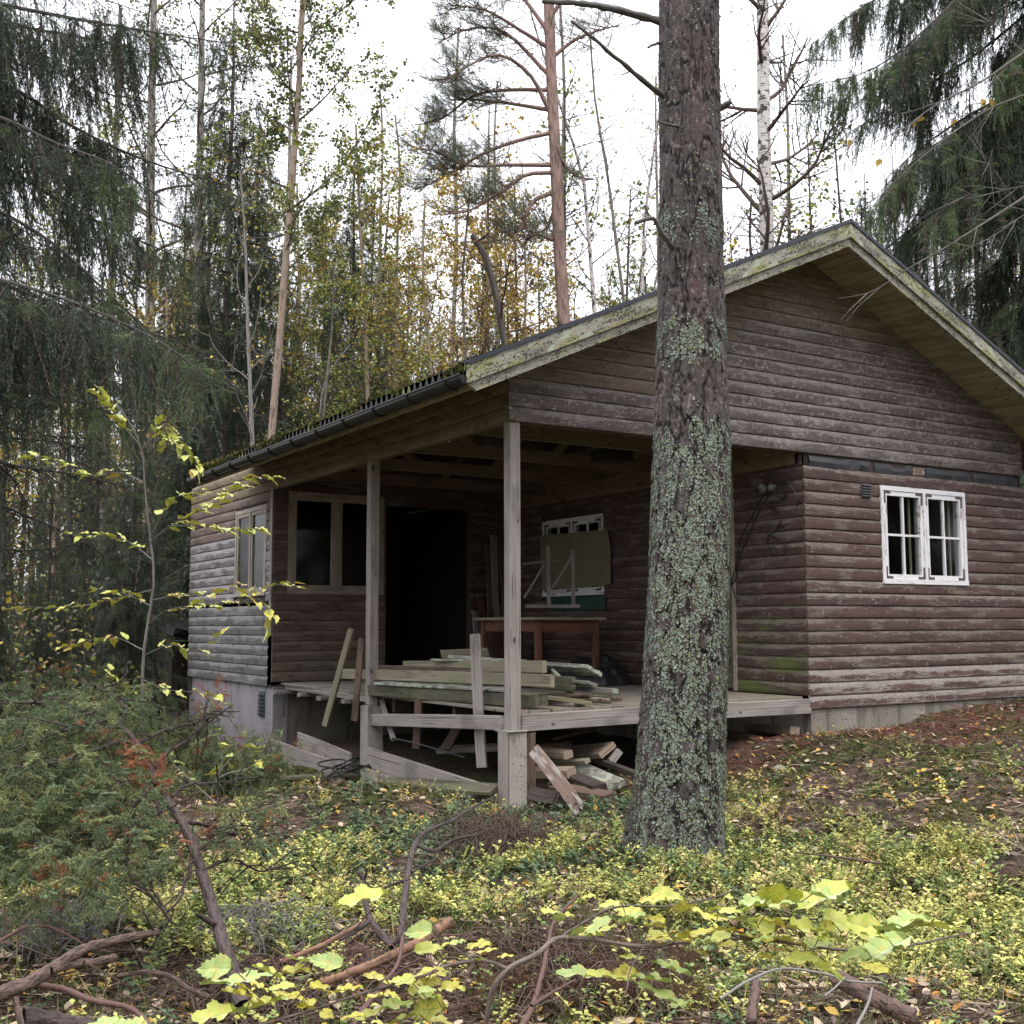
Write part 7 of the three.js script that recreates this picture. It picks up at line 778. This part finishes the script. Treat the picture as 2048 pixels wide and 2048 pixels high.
{ // young linden-like shrub in front
  const t = thing('hazel_shrub', 'near shrub with big yellow-green leaves across the bottom', 'shrub'), R = rng(611), A = new Acc(); const st = (pts, r0, r1) => { const sp = spline(pts.map((a) => at(...a)), pts.length * 5); A.tube(sp, (x) => lerp(r0, r1, x) * (1 + 0.08 * Math.sin(x * 60)), 8); return sp; };
  const b0 = gnd(955, 2048); const D = 2.15;
  st([[955, 2300, D], [972, 2044, D], [987, 1978, D], [1016, 1939, D], [1077, 1906, D + 0.05], [1114, 1877, D + 0.1], [1175, 1877, D + 0.1], [1237, 1888, D + 0.1], [1302, 1893, D + 0.1], [1350, 1886, D + 0.1], [1432, 1878, D + 0.15], [1531, 1880, D + 0.2], [1690, 1900, D + 0.25], [1800, 1894, D + 0.3], [1938, 1866, D + 0.35]], 0.0066, 0.002);
  st([[1016, 1939, D], [985, 1925, D], [950, 1922, D - 0.03], [900, 1930, D - 0.05], [850, 1950, D - 0.08], [730, 1985, D - 0.12], [640, 2015, D - 0.15], [520, 2050, D - 0.2]], 0.0038, 0.0016); st([[1100, 1888, D + 0.08], [1160, 1850, D + 0.15], [1229, 1815, D + 0.2], [1344, 1812, D + 0.2], [1450, 1788, D + 0.25], [1475, 1772, D + 0.3]], 0.0032, 0.0014); st([[950, 1922, D], [900, 1890, D], [858, 1868, D], [790, 1830, D], [700, 1798, D], [650, 1780, D]], 0.0018, 0.0009); st([[1531, 1880, D + 0.2], [1560, 1850, D + 0.2], [1640, 1835, D + 0.2], [1650, 1825, D + 0.2]], 0.0022, 0.0011); st([[1290, 1893, D + 0.1], [1260, 1940, D], [1252, 1985, D - 0.1], [1240, 2010, D - 0.1]], 0.0018, 0.0012);
  part('stem', A.build(), M.stemBrown, t);
  const list = [[425, 1935, 90, 'pg'], [440, 1965, 85, 'pg'], [500, 1960, 95, 'pg'], [540, 1945, 70, 'yg'], [590, 1945, 75, 'y'], [612, 1925, 85, 'pg'], [650, 1925, 80, 'pg'], [575, 1990, 75, 'y'], [530, 2010, 95, 'yg'], [470, 2025, 85, 'pg'], [420, 2035, 95, 'yg'], [640, 1975, 45, 'y'], [665, 1985, 55, 'y'], [700, 1980, 55, 'y'], [610, 2015, 48, 'y'], [655, 2030, 36, 'y'], [745, 1955, 52, 'y'], [765, 1990, 65, 'y'], [800, 1960, 70, 'yg'], [825, 1965, 60, 'y'], [865, 1950, 66, 'y'], [845, 1990, 66, 'yg'], [800, 2012, 80, 'pg'], [855, 2020, 90, 'yg'], [790, 2042, 95, 'yg'], [870, 2042, 95, 'y'], [905, 1978, 60, 'y'], [720, 1800, 110, 'yg'], [835, 1862, 66, 'pg'], [858, 1897, 60, 'yg'], [905, 1888, 50, 'y'], [955, 1893, 55, 'y'], [1010, 1912, 42, 'y'], [1100, 1825, 42, 'yg'], [1130, 1832, 36, 'y'], [1218, 1808, 52, 'yg'], [1250, 1828, 56, 'yg'], [1195, 1850, 66, 'pg'], [1220, 1858, 60, 'yg'], [1178, 1872, 55, 'yg'], [1300, 1798, 66, 'y'], [1335, 1790, 66, 'yg'], [1245, 1892, 50, 'yg'], [1262, 1918, 60, 'yg'], [1150, 1945, 100, 'pg'], [1215, 1952, 88, 'yg'], [1245, 1950, 66, 'y'], [1300, 1960, 80, 'pg'], [1340, 1938, 80, 'pg'], [1310, 1990, 125, 'pg'], [1322, 1872, 56, 'yg'], [1312, 1852, 50, 'y'], [1385, 1878, 66, 'y'], [1410, 1832, 66, 'y'], [1470, 1842, 96, 'pg'], [1430, 1862, 88, 'y'], [1500, 1808, 76, 'pg'], [1530, 1796, 96, 'yg'], [1575, 1806, 80, 'pg'], [1605, 1800, 130, 'yg'], [1640, 1795, 130, 'yg'], [1665, 1800, 110, 'pg'], [1560, 1852, 86, 'y'], [1620, 1862, 96, 'yg'], [1585, 1882, 76, 'y'], [1660, 1872, 86, 'pg'], [1722, 1852, 76, 'yg'], [1740, 1872, 76, 'yg'], [1790, 1860, 90, 'pg'], [1815, 1845, 110, 'pg'], [1845, 1848, 120, 'yg'], [1765, 1900, 150, 'pg'], [1745, 1938, 66, 'y'], [1600, 1922, 88, 'yg'], [1640, 1935, 98, 'yg'], [1700, 1912, 66, 'pg'], [1545, 1898, 55, 'o'], [1370, 1882, 44, 'y'], [1405, 1905, 40, 'y'], [1490, 1870, 60, 'y'], [1520, 1850, 66, 'yg'], [1450, 1890, 50, 'y'], [200, 2052, 80, 'pg'], [250, 2055, 100, 'pg'], [1365, 2010, 50, 'pg'], [1440, 1835, 55, 'y'], [1680, 1845, 70, 'yg'], [480, 1990, 70, 'y'], [560, 1975, 60, 'yg'], [700, 2035, 60, 'y'], [740, 2030, 66, 'yg']];
  for (let k = 0; k < 46; k++) { const [x, y] = R.pick([[700, 2000], [820, 1980], [560, 2000], [1450, 1860], [1600, 1880], [1700, 1870], [1300, 1860], [1200, 1830], [900, 1930]]); list.push([x + R.s(90), y + R.s(45), R.r(32, 62), R.pick(['y', 'yg', 'y', 'pg'])]); }
  for (const [x, y, s, k] of list) { const d = D + (x > 1000 ? 0.15 : -0.1) + R.s(0.08), len = s * d / FL * 1.05, c = at(x, y, d), side = R() < 0.5 ? 1 : -1; const dir = RH.clone().multiplyScalar(side * R.r(0.7, 1)).addScaledVector(FH, R.s(0.6)).add(V(0, R.r(-0.35, 0.25), 0)).normalize(); const m = hangLeaf(t, c.clone().addScaledVector(dir, -len / 2), len, k, R, LG, dir); m.quaternion.copy(qFrom(dir, R() < 0.72 ? R.s(0.28) : R.s(0.95))); const P = new Acc(); P.tube([m.position, m.position.clone().addScaledVector(dir, -len * 0.25).add(V(R.s(0.01), -0.022, R.s(0.01)))], 0.0011, 4, false); part('leaf_stalk', P.build(), M.twigRed, t); }
  rebase(t, V(b0.x, b0.y, b0.z));
}
{ // sapling with yellow leaves left of the cabin
  const t = thing('sapling', 'slender sapling with bright yellow-green leaves before the left corner', 'sapling'), R = rng(621), A = new Acc(), D = 5.4; const S = (pts, r0, r1) => { const sp = spline(pts.map(([x, y, d = 0]) => atH(x, y, D + d)), 18); A.tube(sp, (x) => lerp(r0, r1, x), 6); return sp; };
  S([[282, 1560], [284, 1400], [288, 1300], [302, 1210], [308, 1150], [300, 1070], [290, 980], [284, 900], [262, 850], [232, 805]], 0.009, 0.0025);
  const br = [[[[300, 1085], [335, 1055, -0.1], [380, 1030, -0.2], [430, 1003, -0.3], [480, 965, -0.35], [545, 955, -0.4]], 19], [[[335, 1052], [400, 1052, -0.1], [470, 1062, -0.2], [520, 1058, -0.3]], 12], [[[288, 965], [240, 945, 0.1], [180, 950, 0.15], [130, 930, 0.2], [62, 912, 0.2]], 16], [[[280, 890], [250, 855], [222, 815], [195, 778]], 13], [[[288, 930], [320, 895, -0.1], [345, 880, -0.2], [385, 915, -0.25], [395, 945, -0.3]], 15], [[[306, 1200], [360, 1190, -0.2], [440, 1182, -0.3], [490, 1172, -0.35]], 8], [[[296, 1250], [330, 1222, -0.1], [380, 1212, -0.2], [460, 1205, -0.3], [540, 1170, -0.4], [605, 1172, -0.45]], 13], [[[470, 1205, -0.3], [520, 1200, -0.4], [545, 1235, -0.4], [535, 1265, -0.4]], 6], [[[302, 1212], [250, 1188, 0.1], [190, 1178, 0.15]], 6], [[[286, 1300], [230, 1275, 0.1], [165, 1285, 0.2], [120, 1300, 0.2]], 9], [[[304, 1180], [220, 1200, 0.2], [140, 1215, 0.3], [30, 1212, 0.3]], 9], [[[306, 1120], [250, 1080, 0.1], [200, 1072, 0.1], [140, 1070, 0.15]], 9], [[[284, 1400], [245, 1372, -0.1], [225, 1345, -0.1]], 6], [[[290, 1310], [340, 1290, -0.1], [395, 1300, -0.2], [440, 1270, -0.2]], 6], [[[284, 900], [310, 865], [325, 845], [350, 880]], 7], [[[300, 1075], [345, 1000, -0.1], [400, 985, -0.2], [455, 985, -0.25]], 9], [[[286, 1360], [340, 1380, -0.2], [420, 1390, -0.3], [450, 1410, -0.3]], 6]];
  for (const [l, n] of br) { const sp = S(l, 0.0032, 0.0009); for (let k = 0; k < n * 1.7; k++) { const i = Math.round(lerp(4, 18, (k + R() * 0.6) / n / 1.7)), p = sp[Math.min(18, i)], side = k % 2 ? 1 : -1, d = sp[Math.min(18, i)].clone().sub(sp[Math.max(0, i - 1)]).normalize(); const out = d.clone().multiplyScalar(0.7).addScaledVector(FH, -side * 0.55).add(V(R.s(0.5), R.r(-0.35, 0.25), R.s(0.5))).normalize(); const low = l[0][1] > 1150; hangLeaf(t, p.clone().add(V(R.s(0.02), R.s(0.012), R.s(0.02))), R.r(0.042, 0.075), R() < (low ? 0.35 : 0.8) ? 'yg' : R() < 0.75 ? 'y' : R() < 0.5 ? 'pg' : 'o', R, LGr, out); } }
  part('stem', A.build(), M.barkGrey, t); rebase(t, gnd(284, 1545));
}
{ // a sparser sapling low on the right of it, and bare twigs reaching in from the right
  const t = thing('sapling', 'small sapling with pale green leaves in front of the foundation', 'sapling'), R = rng(631), A = new Acc(), D = 6.6, S = (pts, r0, r1) => { const sp = spline(pts.map(([x, y, d = 0]) => atH(x, y, D + d)), 14); A.tube(sp, (x) => lerp(r0, r1, x), 5); return sp; };
  for (const [l, n] of [[[[420, 1640], [430, 1560], [470, 1510], [500, 1490], [530, 1470]], 7], [[[430, 1560], [460, 1545], [500, 1535], [540, 1475]], 5], [[[425, 1600], [380, 1560], [350, 1530], [330, 1500]], 5], [[[430, 1570], [445, 1520], [440, 1480], [445, 1440]], 5]]) { const sp = S(l, 0.004, 0.001); for (let k = 0; k < n; k++) hangLeaf(t, sp[Math.round(lerp(6, 14, k / n))], R.r(0.05, 0.09), R.pick(['pg', 'yg', 'pg', 'y']), R, LGr); }
  part('stem', A.build(), M.twigGrey, t); rebase(t, gnd(420, 1640));
  const u = thing('bare_shrub', 'bare thin branches reaching in from the right edge before the roof', 'shrub'), B = new Acc(), Q = rng(641), E = 4.6; const T2 = (pts, r0, r1) => { const sp = spline(pts.map(([x, y, d = 0]) => atH(x, y, E + d)), 24); B.tube(sp, (x) => lerp(r0, r1, x), 6); for (let k = 0; k < 9; k++) { const i = 6 + Math.floor(Q() * 18), d = sp[i].clone().sub(sp[i - 1]).normalize().add(V(Q.s(0.7), Q.s(0.7), Q.s(0.7))).normalize(), l = Q.r(0.05, 0.28); B.tube([sp[i], sp[i].clone().addScaledVector(d, l * 0.6).add(V(Q.s(0.01), Q.s(0.01), 0)), sp[i].clone().addScaledVector(d, l).add(V(Q.s(0.03), Q.s(0.03), 0))], (x) => lerp(0.0026, 0.0008, x), 4, false); } };
  T2([[2230, -20], [2048, 105], [1960, 165], [1880, 205], [1830, 240], [1800, 265], [1782, 290]], 0.009, 0.0015); T2([[2230, 120], [2048, 190], [1985, 215], [1900, 270], [1820, 335], [1750, 398], [1690, 418]], 0.006, 0.0012); T2([[2250, 250], [2048, 395], [1970, 445], [1900, 490], [1820, 535], [1790, 555], [1740, 585], [1678, 597]], 0.008, 0.0012); T2([[2250, 330], [2048, 430], [1990, 470], [1920, 505], [1880, 525]], 0.005, 0.0012); T2([[2250, 350], [2048, 372], [1990, 385], [1945, 396], [1915, 390]], 0.0045, 0.0012); T2([[2048, 105], [2000, 60], [1975, 40]], 0.004, 0.001); T2([[1985, 300], [1975, 330], [1960, 290]], 0.002, 0.001);
  const b = onG(at(2350, 1400, 4.6).x, at(2350, 1400, 4.6).z, 0), joint = [[2230, -20], [2230, 120], [2250, 250], [2250, 330], [2250, 350]]; for (const [x, y] of joint) B.tube(spline([b, b.clone().lerp(atH(x, y, E), 0.5).add(V(0.15, 0.1, 0)), atH(x, y, E)], 10), (q) => lerp(0.014, 0.006, q), 6); part('stem', B.build(), M.barkGrey, u);
  for (let k = 0; k < 12; k++) { const [x, y] = [[1700, 280], [1850, 235], [1745, 300], [1972, 205], [1955, 208], [1965, 198], [1980, 200], [1760, 318], [1690, 282], [1830, 245], [1915, 240], [1750, 310]][k]; hangLeaf(u, atH(x, y, E), Q.r(0.025, 0.045), 'o', Q, LGr); }
  rebase(u, b);
}
renderer.render(scene, camera);
